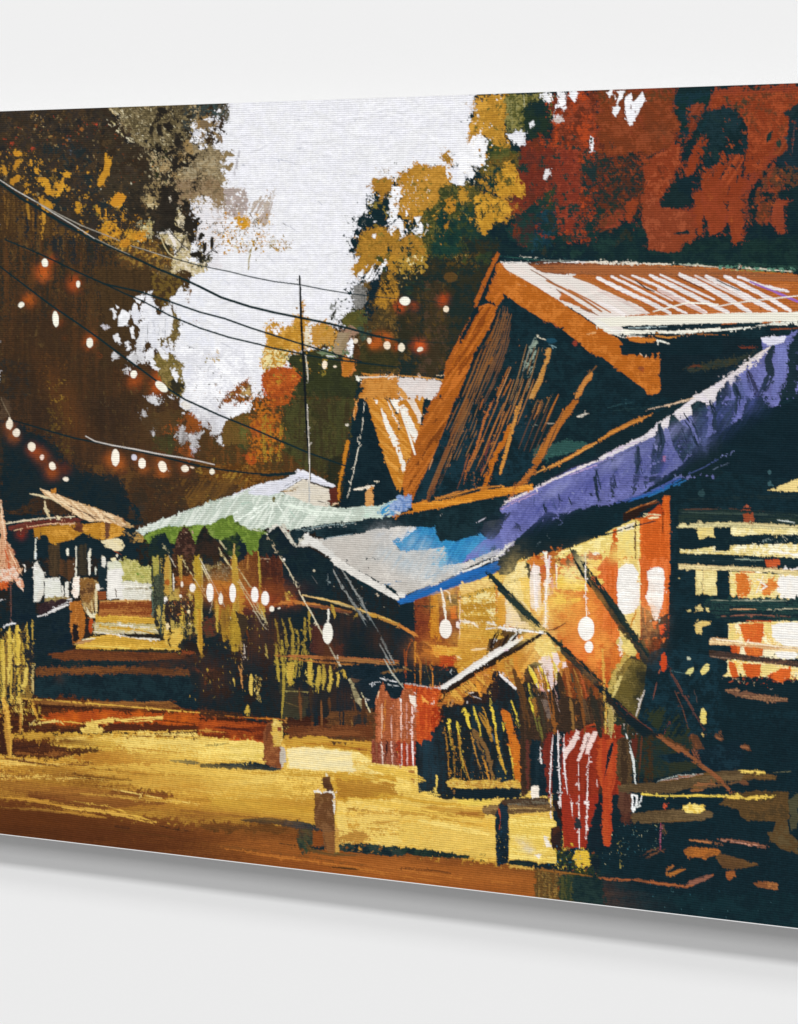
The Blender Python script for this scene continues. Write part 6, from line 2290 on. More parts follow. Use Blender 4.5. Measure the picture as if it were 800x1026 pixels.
p 8a4a20~a85c24~6a2c1c. 5 250,0 480,0 500,100 480,300 330,300 250,260
p e0a83c~ecc058~d09030. 5 250,40 480,70 480,120 400,140 290,150
p c8501e~a83c1c. 5 320,130 480,140 460,200 400,240 330,260
p 14222a~2a2420~1a2a30. 5 130,200 480,230 480,300 330,380 130,380
b 9c4a24 10 3 100,0 60,120 55,350
b a86a2c 16 4 140,80 170,200 175,380
b c88034 8 3 265,160 270,300 272,480
b 5a5434 6 4 210,150 235,300 260,360
b 7a5a30 20 5 0,220 100,260
s c88034/a8401c/e8b050 50 14 85 130,30 480,30 480,260 130,300
b d8e0e0 5 3 420,240 420,290
p cf9834~dca846~b87c2a. 5 480,0 730,0 700,120 600,200 480,290 460,200
q b8802c 3 4 - 500,0 720,0 700,120 500,200
b f0d8b0 16 3 580,90 700,80
b f0dcb0 10 3 470,150 500,160
s e8c870/a8742c 30 14 0 480,20 720,20 600,180 490,250
l b8a8a0 6 50,360 150,380 310,400
I painted_thatch
p b87430~cf8c38~a05e28. 6 380,460 500,390 640,280 800,180 820,180 820,640 340,660 320,520
q e0a848 4 4 \ 400,420 800,200 800,420 440,520
p 2c1f1c~3a2a24~1c2028| 5 330,560 420,500 500,540 540,460 600,420 700,440 760,260 820,260 820,660 340,660
b d89034 34 2 620,340 650,420 660,460
b c8802c 26 2 720,250 740,360
b c88a3c 16 3 400,480 390,560
b b88450 26 3 430,500 400,570
b e8c040 26 1.5 535,560 540,640
b e8c040 26 1.5 605,545 610,640
b d8942c 24 1.5 655,550 670,640
b e8d050 16 1.5 730,480 745,580 770,650
b a86c30 10 3 690,300 700,440
b f0e8e4 10 2 560,460 545,520
b c8c0c0 6 3 590,460 660,485
b e8dcd0 8 3 550,440 600,430
s 1c2028/2c1f1c 50 26 70 520,340 800,240 800,560 520,560
s cf8c38/e8b858/b87430 60 16 75 350,450 800,220 800,420 420,540
b e8a060 12 3 680,290 740,290
p 2a1f1a~1c1814. 2 340,390 480,290 600,210 720,130 820,80 820,190 700,240 560,330 420,420 330,440
p f0ece6~dcd8d4. 1 335,380 400,340 500,270 620,180 680,150 760,90 820,60 820,120 720,180 600,260 470,340 360,410
b b8784c 8 3 400,400 560,310 790,190
l 5a3420 5 310,480 400,400
l b88a60 4 325,350 330,400
b e8e8e0 7 2 720,120 790,0
p 3a2a24 2 720,0 750,0 730,90 700,130
b e8e8e8 7 3 770,0 740,100
I painted_red_cloth
p b8481f~9c3018~d05e28| 4 0,350 100,380 330,400 300,540 320,700 0,700
p f6e8e0 3 80,420 130,430 140,480 140,600 120,570 90,500
b f0d8d0 10 2 15,460 10,500 20,640
b f0c8c0 7 3 60,500 58,640
b e8b8b0 9 3 95,530 100,640
p f0b050 3 180,450 220,480 240,540 190,520
p f0d8c8 3 240,480 290,500 280,530 240,520
s e88a48/f0b080/8a2818 40 14 85 150,430 330,420 310,640 160,640
b 5a3c30 12 4 140,400 145,640
b d8e0dc 9 2 0,320 30,400
T 500 640 8
I painted_wall
p e0662a~c8501c~e87a38. 5 520,40 820,0 820,240 700,200 560,100
p 7a3a1e~8f4a24~5a2e1c| 5 520,180 600,200 820,380 820,660 480,660
g f0a050 90 5 640,60
I painted_thatch
p cf8e34~b8742a~dca044/ 5 0,170 120,90 280,0 420,0 460,60 540,160 520,260 440,200 340,170 240,210 200,280 150,260 100,300 0,280
p ecd074~e0bc50~f2e090. 5 300,0 420,0 460,100 440,160 340,150 290,80
s f4e8a0/e0b850/c88a34 60 14 60 260,0 450,0 460,160 280,180
p f0dcdc~e4cccc. 4 340,150 400,130 430,200 440,360 420,400 380,330 340,240
p f0dcdc 3 430,110 470,120 490,180 460,230 440,190
p ecd4d0 3 510,180 540,190 540,230 510,240
p 2a1c1a 4 230,210 300,190 360,200 300,240
p d0a048~a86c2c, 5 40,170 100,160 150,260 200,290 180,380 120,370 60,280
b d08834 34 3 130,120 140,240 190,360
p 1c2226~261c1c~16262c| 4 0,300 60,320 150,400 200,350 260,360 320,420 420,420 480,340 500,440 520,660 0,660
b 34403a 20 4 180,380 220,640
b e8cc40 26 1.3 245,240 280,310 320,390
b e8cc40 22 1.3 330,220 370,310 400,400
b e8d468 26 1.5 440,190 460,270 470,340
b ecd8d4 20 2.5 310,230 340,330 350,400
b ecd8d4 16 3 300,360 330,480 350,500
b e4cccc 30 2 380,230 420,330 430,380
b 8a7064 34 2.5 360,400 400,500 430,640
b b89088 9 3 440,380 480,500 485,600
b e8d040 18 1.5 240,360 260,480 290,640
b e8c838 44 1.5 100,510 115,650
b d87028 34 1.5 35,570 50,650
b a86430 24 4 530,230 570,420 600,640
b 6a6434 20 4 480,330 510,500 520,640
b 9c7038 14 4 600,240 660,400 690,560
b 3a4034 20 4 580,280 630,480 650,640
b a8502c 18 4 650,280 700,420 720,600
p f0e8e4 1 0,270 40,300 100,350 150,405 130,405 60,350 0,290
p e8e4dc 2 0,80 60,40 150,0 200,0 80,90 0,120
p 2a201c 2 0,130 120,60 240,0 320,0 200,70 60,140 0,170
e f0d8e0 18 10 0 60,92
p 2a2420 4 400,0 520,0 500,60 440,50
s 4a4434/d8c078 34 14 x 430,20 530,20 520,110 450,110
I painted_beam
p 10242a~1c3030\ 4 490,80 540,90 600,160 700,240 820,340 820,430 700,310 600,210 500,120
s 10242a 36 14 40 490,100 820,360 820,420 600,220
I painted_wall
u fbf6ee 34 48 0 724,66
T 560 480 6.667
I painted_wall
p f0d880~e8cc6c~f6e49c. 3 0,490 90,460 300,380 500,270 540,280 540,640 0,640
p d05f22~c4551c~dc6c2c| 2 545,270 680,210 700,120 740,115 748,640 545,640
p c85a20 2 365,340 390,330 395,400 395,640 280,640 330,560
p f8ecd0 3 390,330 430,320 500,290 500,360 420,380
p f2e090~ecd47c. 2 400,360 500,330 505,640 400,640
l 5a2418 10 515,280 512,400 515,640
b f0e0a0 5 2 535,340 538,640
b f0c860 5 2 545,450 548,600
p 5a3020~8a4424, 5 0,530 80,520 200,510 240,540 180,580 60,590 0,580
p c85a24 5 200,480 290,500 300,540 220,530
p f0d070 4 215,550 260,530 300,570 260,600
q c8501c 4 4 , 0,500 260,500 280,640 0,640
e f4ece0 26 12 0 250,498
p b8481c 2 600,230 680,165 695,230 680,260 620,240
p 11252c 1 540,230 690,140 640,200 560,250
b f0e0b0 9 1 570,232 680,240
b f0e0b0 12 1 600,262 670,255
l 11252c 9 290,380 400,345 520,310 650,280
l 3a1c14 6 697,180 697,360
b b07030 5 2 450,225 500,200 560,170
b d08a50 4 3 580,170 660,140
I painted_beam
p 16282e~2a3428\ 4 70,460 100,470 160,540 200,600 220,640 150,640 100,540
I painted_wall
l f4ece0 5 178,490 180,560 182,640
T 590 560 8
p d8662a~c85a20~e0743a| 2 0,180 110,0 650,0 640,640 0,640
p f0c860 3 0,0 110,10 90,60 30,70 100,100 90,130 20,140 0,100
p f0cc68 2 60,160 115,160 110,205 60,200
l 8a3a1c 4 100,540 100,640
l 8a3a1c 4 183,300 183,640
p f0d480~e8c468~f4e09c| 3 235,0 400,0 415,60 418,640 250,640 240,400
p f8f4ee~eee8e0~fbf8f2- 4 240,80 290,40 360,50 400,110 412,300 400,380 340,440 270,445 240,400 225,240
p f8f0e8~ece4dc~fbf8f2- 5 472,100 540,65 600,80 610,130 605,240 590,380 550,500 520,480 500,400 460,320 475,240
p 5a2a24~2a2a2c| 4 420,380 500,430 530,500 590,460 640,440 650,640 420,640
p d8602a 4 510,500 550,500 540,560 515,560
p e04c28 3 565,530 620,520 600,560 590,610 575,600
b d8662a 16 3 450,400 455,640
s c8d0c0/3a3a3c 30 12 x 470,400 600,420 600,520 500,500
b c8842c 22 3 380,420 330,560
I painted_beam
p 1a2a2c~2e3424\ 3 0,140 60,200 140,300 240,440 330,540 400,620 400,650 300,650 220,520 100,340 20,230 0,200
s 2e3424/1a2a2c 40 14 50 0,140 260,440 400,620 360,640 100,330
T 400 700 6.667
I painted_thatch
p 182428~221e1e~1a2c34| 3 110,220 290,180 300,60 820,0 820,640 130,640 110,480
a 243c48 60 120 0 6 | 180,300 220,480
p a83818~8a2c18~c84c20| 5 110,60 280,60 280,140 230,200 200,240 150,180 110,230
s e86a30/f0a858/8a2818 40 14 88 120,0 290,20 270,200 130,200
h a8762c 10 4 3 44 8 300,190 320,330 330,530
b e8cc48 18 1.5 340,140 335,210
b b8963c 10 3 335,210 360,380 370,530
b e8cc48 20 1.5 385,155 405,240
b b8963c 12 3 405,240 410,360 430,450 460,560
b e8cc48 20 1.3 440,65 455,130 470,200
b b8863a 14 3 480,230 520,380 560,540
b e8cc48 22 1.3 500,55 520,120 540,200
b d8b83c 9 2 535,170 550,270
b a87a30 34 4 540,100 600,200 620,280
b 7a5a34 60 5 500,220 580,340 630,540
b d09838 14 2 560,60 590,150 600,220
b e8cc48 16 1.3 610,20 630,110 650,200
b d8a83c 16 2 640,180 660,330 690,430 720,540
b c88a34 24 3 560,400 600,540
b b07a30 16 3 430,400 480,560
p c86c20~d8802c~b86020| 3 680,90 700,70 740,100 770,200 800,300 820,400 820,560 780,560 750,400 730,250
b e8cc48 10 1.5 690,160 705,220
b e8c048 9 2 735,320 760,440 770,540
b e8cc48 30 1.3 750,20 775,100 800,200
b 3a5a70 10 5 620,220 640,300
s 14222a/2a2018 60 18 75 320,200 720,200 720,520 340,520
s d8b83c/c8862c/6a5a3c 70 12 75 300,200 720,200 760,540 330,540
p dcb048~e8c868~b8893a, 3 320,560 360,530 440,550 600,545 700,555 800,540 820,600 700,600 560,600 420,600 330,590
s f0d880/c8963c/8a6a34 50 16 85 330,540 800,540 800,600 340,600
p 142229 1 370,605 800,608 820,660 370,660
b a8763c 6 3 370,610 370,640
b e8c860 14 2 255,510 250,580 240,640
p e8c058 3 130,630 190,620 200,660 130,660
I painted_red_cloth
p b8441f~a03820~8a3424| 2 0,0 110,0 110,450 0,450
b f0dcd4 8 2 15,60 20,450
b e8c0b8 9 2.5 50,60 55,450
b f4e4e0 12 2 88,60 90,300 95,450
p f4dcd0 2 70,0 110,0 115,80 100,60
p e8c058~f0d070. 2 -10,455 120,450 130,640 -10,640
p b07838 3 60,480 105,480 100,570 80,540
T 500 700 6.667
I painted_house
p 3a2c22~2a2420~4a3426| 4 140,0 700,0 700,200 560,200 330,230 300,300 200,640 150,640 140,300
b 8a6434 26 5 480,0 490,120 500,220
b 5a4430 40 5 560,0 600,150
b 6a6a34 12 3 200,0 240,120 270,260
b e8d440 18 2 205,0 230,90
p 7a685c~5a4a44. 4 280,0 320,0 360,120 330,140
b b89a90 4 4 380,0 410,100
b c87a48 4 3 350,140 420,190
p 12242c~1a2c34| 3 210,270 280,280 280,640 215,640
b 5a3028 30 5 190,280 190,600
p f4ecdc 1 218,585 265,583 268,645 215,645
p 702a20~8a3426~5a241e| 3 300,300 330,240 400,210 430,640 330,640 310,480
p 12242c 2 365,240 400,230 420,640 355,640
I painted_red_garment
p 90301d~9c3820~7c281a| 3 440,400 500,330 540,240 580,190 700,200 820,180 820,640 460,640
p f2dcd4~e8ccc4. 1 430,360 450,340 520,215 540,215 530,270 480,350 440,410
p f2dcd4~e8ccc4. 1 575,235 605,230 615,245 590,300 560,370 535,425 520,415 545,330
p ecd0c8 1 630,220 665,218 650,260 620,330 600,370 575,370 590,310
l 5a1e1a 5 605,250 580,310
b f0e8e8 9 1.5 362,240 350,420 340,640
b f0e8e8 10 1.5 395,215 400,420 412,640
b f0e8e8 8 1.5 438,240 430,330 440,480 460,640
b f0e0dc 7 2 532,430 535,640
b f0e0dc 7 2 605,370 595,500 590,640
b e8ccc4 7 3 655,540 658,600
b f0e8e4 9 1.5 280,310 275,400 285,440
b c86a50 6 4 690,340 720,310
p 2a2c24~5a2a20| 3 750,280 775,270 750,400 700,560 700,640 660,640 700,480
b b84a28 40 2 780,300 770,500 740,640
b b04624 12 3 580,190 640,170 700,220
I painted_basket
b c8a858 16 3 715,40 715,220
b b8a070 24 3 755,20 760,160 750,270
s d8c080/5a4a34 40 12 85 700,10 790,10 780,270 710,240
T 600 640 6.667
p 6a5c2c~4a4222~7a6a38. 4 60,300 130,180 200,130 270,150 330,180 330,330 300,500 240,560 100,380
a 2a2c22 70 100 0 8 . 290,260 280,400
q 8a7438 3 4 / 80,200 220,140 180,300 100,380
p c8b060~b09a4c, 3 60,340 90,240 160,120 200,95 190,140 140,200 110,300 100,380
p d8c478 3 110,300 140,240 160,250 130,340 100,385
s 4a4020/e0d090 50 10 -60 60,340 180,100 200,120 120,370
p d8c470~f0d880. 3 120,0 200,0 260,90 240,120 180,100 150,60
b e8dcc0 26 3 145,0 155,80
b b09a58 44 4 60,420 80,520 80,640
s d8c478/4a4020/8a7a44 70 12 -80 40,400 100,400 110,640 40,640
b d8c470 9 3 50,440 45,600
I painted_beam
p 12262c~1c2a2a\ 3 200,0 250,0 330,120 370,200 330,200 260,90
p 14242a~2a2420\ 3 0,290 80,370 160,440 260,540 400,640 300,660 140,520 0,350
b 6a3a2c 16 4 130,430 240,520 400,640
I painted_house
p 11252c~16303a. 3 330,100 420,60 800,120 800,640 400,640 260,540 300,400
q 2c3424 5 4 / 280,480 520,440 620,640 420,640
p 4a1e1a 3 330,0 380,0 370,90 340,100
p d04c24~c04420. 1 418,110 440,88 455,110 455,200 440,220 418,210
b b8603c 5 2 412,205 402,235
b c8beb4 12 2 308,345 280,420 250,520
b 7a4a3c 7 4 390,290 365,400
l 5a3a34 9 462,180 520,300 600,430 700,600 720,640
l 7a4a38 4 475,200 560,350 640,480
l 6a4434 6 510,350 560,460 600,600
b 8a4430 7 3 480,555 440,640
b 4a6a70 4 4 480,215 590,235
b 5a4a44 5 4 660,430 640,340
e c8ccb0 14 10 30 605,130
p e0d890~d0c880. 1 580,235 600,205 635,190 638,215 615,240
p ecdc8c~e0cc78. 1 680,220 700,185 725,165 742,175 738,210 715,235 690,242
p ecdc8c~e0c868. 1 685,470 700,460 720,490 722,560 700,575 682,550
p e0c070 1 690,630 705,630 705,645 690,645
T 140 540 8
I painted_street_stalls
p 14242a~1c2a2a~2a2018. 4 0,0 500,0 640,0 640,180 560,230 500,120 420,60 280,240 200,120 100,110 60,220 0,220
s 3a4a24/5a6a2c 20 30 x 0,0 300,0 260,60 100,60
p a8a050~b8ac58~90883c. 4 100,130 130,100 150,130 150,460 110,460
p 3a4434~58604a~2a302a| 3 110,300 200,280 200,520 110,540
b 2a3430 10 2 103,180 105,540
b 2a3430 8 2 160,150 155,540
p c09a44~a87a34~d8b458| 3 205,160 235,130 240,300 235,440 200,430 195,260
e a85c24 22 24 0 220,350
p efe8e0 3 195,470 220,460 225,500 200,520
p 3a2a20~5a3a24~241c1a. 5 260,80 430,100 440,340 400,400 260,400
p 8a4a22~b0642c~6a3a1e. 5 280,310 420,290 430,360 340,370 290,370
b b89844 28 3 315,80 325,200 330,340
b a88c3c 12 3 300,60 310,120
p b8962f~c8a83c~98802c| 3 440,110 480,110 495,300 500,500 490,660 430,660 440,400
b 5a4a24 7 4 420,20 450,110
s e0c860/7a6a28/c8a83c 80 12 88 430,110 500,110 500,660 430,660
p 5a4a34~7a6a50~3a2c20. 6 600,220 720,200 740,300 700,380 600,340 560,270
s b8ac88/8a7a5c/d8ccb0 50 12 40 580,200 730,200 720,320 600,330
p b0702c~c8863a~9c5a24. 5 560,330 740,340 760,560 720,640 620,640 580,480
p c89838~b88830| 3 740,120 760,50 780,150 790,300 820,400 820,660 740,660 745,300
s e0c060/8a6a24 50 14 88 740,150 800,200 800,640 740,640
p 2a2422~4a3424~1a2228. 5 200,500 440,480 440,660 200,660
s c87c3c/8a4a28/3a2a20/d8b878/c8a83c 90 16 70 230,480 440,420 440,650 230,640
l d8ceb8 7 190,40 240,140 290,220
l c8b888 8 330,140 390,240 440,320 540,480
l dcd2b8 8 480,150 530,250 600,380 680,540
l c8b888 8 640,70 690,160 740,240
b b8a060 18 3 640,70 670,130
l d0c098 8 640,0 700,90 745,160
l dcd8cc 9 268,280 275,430
l 5a3420 9 640,350 720,470 800,590
b 3a2a24 5 3 700,400 740,500
l b8a890 7 600,420 560,600
p d0b060~b88c38| 2 610,480 635,520 640,640 605,640
l 6a3a1c 6 735,520 735,640
g a04c20 60 5 340,420 590,380 680,420
u f8f0e8 24 34 0 424,392
u fbf6f0 28 76 0 564,430
u f4ecdf 18 46 0 650,480
u fbf6f0 26 74 0 745,435
u f0e4d4 10 24 0 340,362
u f4ead8 11 13 0 328,458
l f4ead8 5 650,420 650,450
T 230 540 8
p 14242a~1a2c30~102028. 4 60,0 320,0 560,60 800,160 820,160 820,480 700,470 560,430 440,420 380,130 320,160 250,60 60,200
p 6a3c20~8a5428~5a3020| 5 130,100 220,90 240,380 180,400 110,330 120,200
p 4a261c~2a1e1e~5a3020| 5 250,100 320,100 420,160 440,420 340,520 260,380
b a87438 14 4 150,130 140,300
b 8a6a34 8 3 150,90 200,140
b 6a4a34 10 5 380,140 400,260
p 5f7a30~6d8838~4a6228. 3 110,0 240,0 230,70 200,95 150,80
b a8963c 14 2 225,50 235,140 245,300 250,480
l c8a888 5 250,160 325,160
l 8a6a58 4 250,90 325,92
l a87838 4 300,318 340,315
p b8963a~c8a844| 2 20,130 42,40 60,160 75,320 80,580 30,600 20,300
s e0c868/8a6a24 40 14 88 20,120 70,160 80,580 20,580
g b8562c 80 7 200,460 300,480
g 7a3420 110 5 340,440 120,560
l d8ccac 9 310,0 380,110 470,240 560,420 640,570 680,640
l c8b888 8 60,220 120,310 180,400 230,520
l c8b888 8 70,340 150,480 240,640
e efe8d8 9 10 0 435,165
e d8ccb0 9 10 0 680,255
l 6a6a68 4 665,300 705,360
l 8a9898 4 790,280 790,370
b c8a050 9 3 370,520 430,510 500,500
b a8682c 24 4 430,500 520,495 620,530 800,550
l dcb878 8 570,450 680,470 800,495
b b88c44 34 4 450,430 470,480
b c8b050 9 3 280,540 285,620
b c8a040 26 2 240,520 275,640
b a8843c 20 3 640,560 640,640
s c8b050/8a6a24 20 12 x 440,420 490,420 490,490 440,490
u fbf6f0 26 76 0 26,435
u fbf6f0 30 62 0 203,447
u fbf6f0 32 58 0 286,477
l f0a060 6 290,390 290,420
u f4ecdc 20 24 0 340,562
u f4ecdc 14 7 -35 400,555
T 150 610 6.667
p 1a262a~14242c~241e1c. 5 230,220 320,200 340,340 360,200 450,140 600,280 800,60 800,640 560,640 300,560 230,320
p 8a4424 4 210,285 300,285 310,305 210,305
p b8882c~c8a040| 3 310,0 345,0 345,130 355,230 350,340 320,250 315,120
p 4a3a2a~5a3024, 5 350,60 440,60 440,180 360,200
b c8a844 26 3 215,0 220,80 235,200
b c8a844 16 3 455,0 450,100 455,165
p c09430~a87c28| 3 480,0 535,0 535,200 490,210 475,100
p c09c34~b08c2c| 3 545,0 570,0 605,100 615,200 590,290 550,285 540,150
s 3a2a20/8a7028 50 16 88 470,0 610,40 590,280 480,200
p 3a3024 4 570,20 640,40 660,120 620,200
l d8ccb0 7 690,0 740,80 800,165
l c8b888 6 740,0 800,130
b d8a868 14 3 610,220 610,330 620,400
b f0e0d0 7 2 630,230 640,340
b c88c4c 26 4 600,380 620,460 625,530
b d8b858 26 3 680,440 675,520 680,575
s d8b858/a8863a/e8d080 50 16 80 700,440 745,440 745,620 700,620
b d8b858 14 3 560,465 570,520
b a87c34 14 3 785,450 790,520
b b09a50 12 4 775,240 790,330
a 6a3a24 40 16 20 7 . 310,410 400,400
b 6a3a24 24 4 420,400 380,440 370,510
s a06c38/5a4a34 34 12 85 250,20 310,20 310,200 250,200
T 260 600 6.667
p 14242a~1c2424~102028. 5 60,60 320,60 330,120 560,100 800,160 800,400 560,380 340,340 120,360 60,300
p 4a2a24~5a342c~3a2220| 5 350,150 430,180 500,330 560,300 560,380 480,390 340,360
b b8783c 22 3 130,30 220,20 330,35 400,40
b 7a4a34 20 4 330,45 440,60 600,95
l e0b86c 8 390,0 520,20 640,60 720,90 800,115
b c8963c 24 3 740,105 800,125
h a08838 17 4 3 48 0 100,140 120,220 140,420
b a08838 20 3 205,155 225,230 215,420
b a08838 20 3 305,130 300,240 280,380 280,540
b a08838 14 3 250,210 265,290 240,530
b a08838 12 3 330,70 335,180 345,290
b a08838 12 3 300,300 320,440 330,500
b b0983c 24 3 110,300 120,440 130,550
b b0983c 22 3 150,280 160,450 155,640
p c8a840~d8b850~b0903a| 2 185,430 235,425 225,520 210,590 190,560
b c8a844 36 2 345,410 340,500 345,570
b b89c40 22 3 400,470 405,540 395,590
b c0a444 24 3 430,440 435,540 425,600
b b09a44 20 3 475,450 480,540 470,620
b c8a844 16 3 525,450 530,530 520,590
b c8a444 24 3 575,450 580,520
l c08040 6 120,378 300,380 480,395 660,408 800,430
b a86838 20 4 120,380 320,388 620,400 800,425
b b87838 10 3 200,400 420,425 620,442
b 8a5a40 24 4 520,405 800,420
l dcd2b4 8 290,0 350,100 420,230 500,380 560,490
b d8c8a0 14 3 590,530 640,640
p 7a5a40~5a4430 4 610,520 680,540 640,560
b b8963c 24 3 490,50 500,130
b b8963c 16 3 655,105 630,155
h 7a8484 9 4 2 50 0 600,0 660,90 740,220 800,330
l e8e0d0 6 524,375 524,405
u f4f0e4 34 72 2 457,230
l f4f0e4 10 463,70 460,150 458,190
s 3a3428/5a4a30 30 14 x 100,200 340,200 320,400 120,400
T 330 660 8
p 14242c~1a2c36~102028. 3 60,60 440,40 600,60 600,240 560,330 500,320 440,220 380,280 370,400 60,420
b 9c6a3c 30 3.5 60,10 300,20 560,45
b 7a5a34 26 4 420,120 520,100 650,90
b c8a878 5 3 580,60 650,100
b c8a844 22 3 120,80 135,160
b d8b850 18 3 70,80 75,150 65,230
b d8b850 20 3 5,60 10,150 5,260
p 5a4434 4 160,150 260,170 200,200
p b8ac80~8a7c58~d0c498/ 3 150,160 170,160 220,250 250,320 285,400 260,405 200,310
l dcd2a8 10 260,275 300,370 370,515
b efe8dc 14 2 290,340 325,325
b d8dce0 7 3 330,210 350,190 400,190
b e8e8e8 8 2.5 405,155 480,175 560,190
b d8dcdc 6 3 470,210 560,220
b b0b0a0 12 3 440,0 500,110 600,240
b b0b0a0 10 3 470,0 530,110 590,210
l b8a8a8 5 610,195 700,210 800,225
p 5a3a22~3a2a20~6a4426- 4 0,420 370,430 370,660 0,660
p 2a2a2a 4 190,460 300,440 300,600 200,600
b b88a48 6 3 180,480 190,600
p a85a34~8a4428~c07048| 2 370,660 370,330 430,195 490,310 500,340 570,310 600,240 660,240 720,330 720,660
b d8a888 13 2.5 425,360 420,640
b e0b0a0 13 2.5 510,390 500,520 505,640
b e8c0b0 14 2.5 575,320 575,640
b d8a090 10 3 622,350 625,640
b f0d0c8 16 2.5 665,380 665,640
p f8f0ec 2 565,315 585,320 580,350 568,345
p f6e8d8~f8f4ec. 3 640,290 690,300 700,380 695,440 680,380 650,350
b c87a34 16 3 450,330 440,600
b f0c8a0 10 3 400,260 385,320
s 5a241c/d0704a 40 12 88 380,360 700,360 700,640 380,640
p b8441f~d06028| 3 700,280 820,300 820,660 700,660
p f0a850 3 740,290 780,330 800,370 750,350
T 460 150 6.667
I painted_red_tree
p 6a2c20~7a3424~552a22. 6 400,0 660,0 640,200 660,300 600,290 520,330 460,410 400,360 340,330 400,200
p 7f3424~6a2c20~8c3c28. 6 650,0 800,0 800,540 680,540 640,440 610,370 640,220
s 24342e/1a2e30/8c3c28 60 16 x 400,0 800,0 800,500 420,400
p 1f3832~1a3036~2c3a28. 6 560,320 640,240 640,400 620,520 500,640 400,640 420,480 500,440
q 3a2c2a 4 5 . 380,430 540,420 540,640 380,640
p 14303a~1a3c48. 6 540,400 640,400 660,520 620,640 480,640
I painted_ochre_tree
p 5c4c22~7a6228~4a4024. 6 180,60 400,20 400,120 350,110 280,160 190,140
p 16302e~1c3a34. 6 160,160 280,110 280,200 230,280 190,300 150,240
p c08c2c~b07e28~cc9834. 5 240,200 290,130 340,80 390,130 400,180 440,230 445,300 430,340 390,320 360,290 300,310 250,310
p c08c2c~b07e28~cc9834. 5 100,310 200,290 260,320 330,340 350,400 350,440 300,450 280,490 240,450 220,520 180,570 140,520 120,440
s 5c4c22/16302e 40 12 x 160,290 340,300 320,440 200,420
p b88830 5 0,260 40,270 50,340 20,370 0,350
s c08c2c/5c4c22/e8e0c8 40 11 x 50,60 180,60 160,260 60,260
I painting
p W 4 0,0 180,0 180,60 140,120 80,80 90,140 60,190 40,140 20,240 0,230
p W 3 70,140 110,150 90,195 60,180
p e8e4e4 2 560,190 580,130 605,125 605,160 585,200 570,200
T 130 460 6.667
I painted_brown_tree
p 3e2c1e~4e3520~33291f. 5 0,130 300,120 500,140 760,180 640,260 400,340 200,410 60,470 0,440
q 6a4a22 4 4 / 330,130 760,130 780,190 400,330
a 6a4a24 120 60 -25 6 . 620,190 480,240
a 33302a 60 40 -25 6 . 60,330
q 14262c 4 5 . 0,280 60,320 100,440 0,440
s 6a4a24/2a2420/8a6a34 60 9 -25 60,160 740,160 640,250 120,410
I painted_parasol
p c9d2c4~b6c4b6~dae0d5/ 3 40,480 130,430 260,390 400,340 520,290 700,240 820,190 820,480 700,400 640,390 560,430 500,440 400,445 330,450 260,440 150,480 60,500
b eef4ec 8 3 60,470 260,395 500,300
b f4f6f4 10 3 660,260 740,235 800,210
l 8a9a8a 3 340,370 480,310 600,275
s 3a3a34/8a8a80 20 7 -20 340,360 800,200 800,240 400,365
b f2f8ee 6 2 660,390 800,290
b f2f8ee 6 2 680,400 800,330
b f2f8ee 6 2 710,410 800,360
p 66802f~526a28~7a923c, 3 90,520 150,480 260,445 330,450 360,460 320,530 300,570 270,560 240,500 200,510 130,560
p 6f8a34~7f9a40, 3 420,440 500,440 460,500 440,560 415,520
p 66802f~566c2a~748c38, 3 540,440 600,400 690,370 700,430 760,460 820,480 820,640 760,600 720,490 640,530 600,545 560,480
p 16262c~1c2a26. 3 130,560 180,500 240,490 270,560 300,640 120,640
p 3a2620~241c1a~5a3c30. 3 300,640 305,560 330,480 370,450 400,480 440,560 460,640
s 8a6a5a/3a2620/b89a80 26 9 x 320,480 430,480 440,640 310,640
p 1c201f~33261f. 3 430,640 445,560 480,470 500,440 530,500 600,560 640,640
p 1c2c26~3a4a24. 3 610,545 720,490 780,590 790,640 640,640
b b8b088 10 3 220,565 265,640
b b8b088 10 3 600,540 660,630
b b89a5a 12 3 700,570 695,640
b c8b888 8 2 595,590 620,640
q b08a4a 3 4 / 30,500 90,500 100,550 20,560
I painted_parasol
T 240 460 6.667
p c6d0c2~b3c2b4~d8dfd3/ 3 0,240 150,240 220,250 280,220 380,260 500,310 600,320 700,330 820,320 820,420 600,430 400,460 350,470 330,500 260,430 200,440 190,460 100,465 0,440
b eef6ea 9 2 220,270 120,330 0,400
b eef6ea 9 2 225,280 150,340 60,410
b eef6ea 9 2 235,290 210,370 190,430
b eef6ea 9 2 250,290 290,360 340,460
b e8f2e4 30 3 300,300 500,360 800,370
b a8c0b0 8 4 10,300 180,270
b a8c0b0 5 4 200,290 180,400
b a8c0b0 5 4 330,330 380,400
p 66802f~526a28~748c38, 3 0,455 80,475 180,495 150,520 120,600 60,620 40,560 0,500
b d8d8c0 9 2 80,465 190,500
p 14222a 2 0,510 40,560 55,640 0,640
p 14222a~1c2a2a. 2 130,640 130,540 160,500 190,510 210,450 260,445 330,540 370,590 400,640
p d8d4c8 2 195,490 205,450 260,430 270,440 225,460 205,490
p d4d0c0~c4c0b0. 2 275,430 300,430 330,480 345,520 390,580 420,500 440,490 400,580 375,590 340,560 310,500
p 5a2a1c 2 305,460 330,470 345,510 330,500
b b8a888 9 3 190,520 250,630
p e4e4ec~d8d9e4. 2 60,210 200,160 280,140 330,120 390,80 430,95 460,90 640,175 620,190 480,150 430,120 330,180 280,220 200,245 100,240 60,235
l e8e8f0 14 390,72 470,105 560,145 636,180
b 2a2a2c 4 3 300,185 430,115
b 2a2a2c 8 3 470,165 600,200
p e2dacb~d6cdbb- 2 290,215 430,130 470,160 600,200 605,320 500,310 380,260
b a8844a 8 4 290,215 380,210
b b0a080 4 4 330,210 390,180
l 5a4a3a 3 345,215 395,185
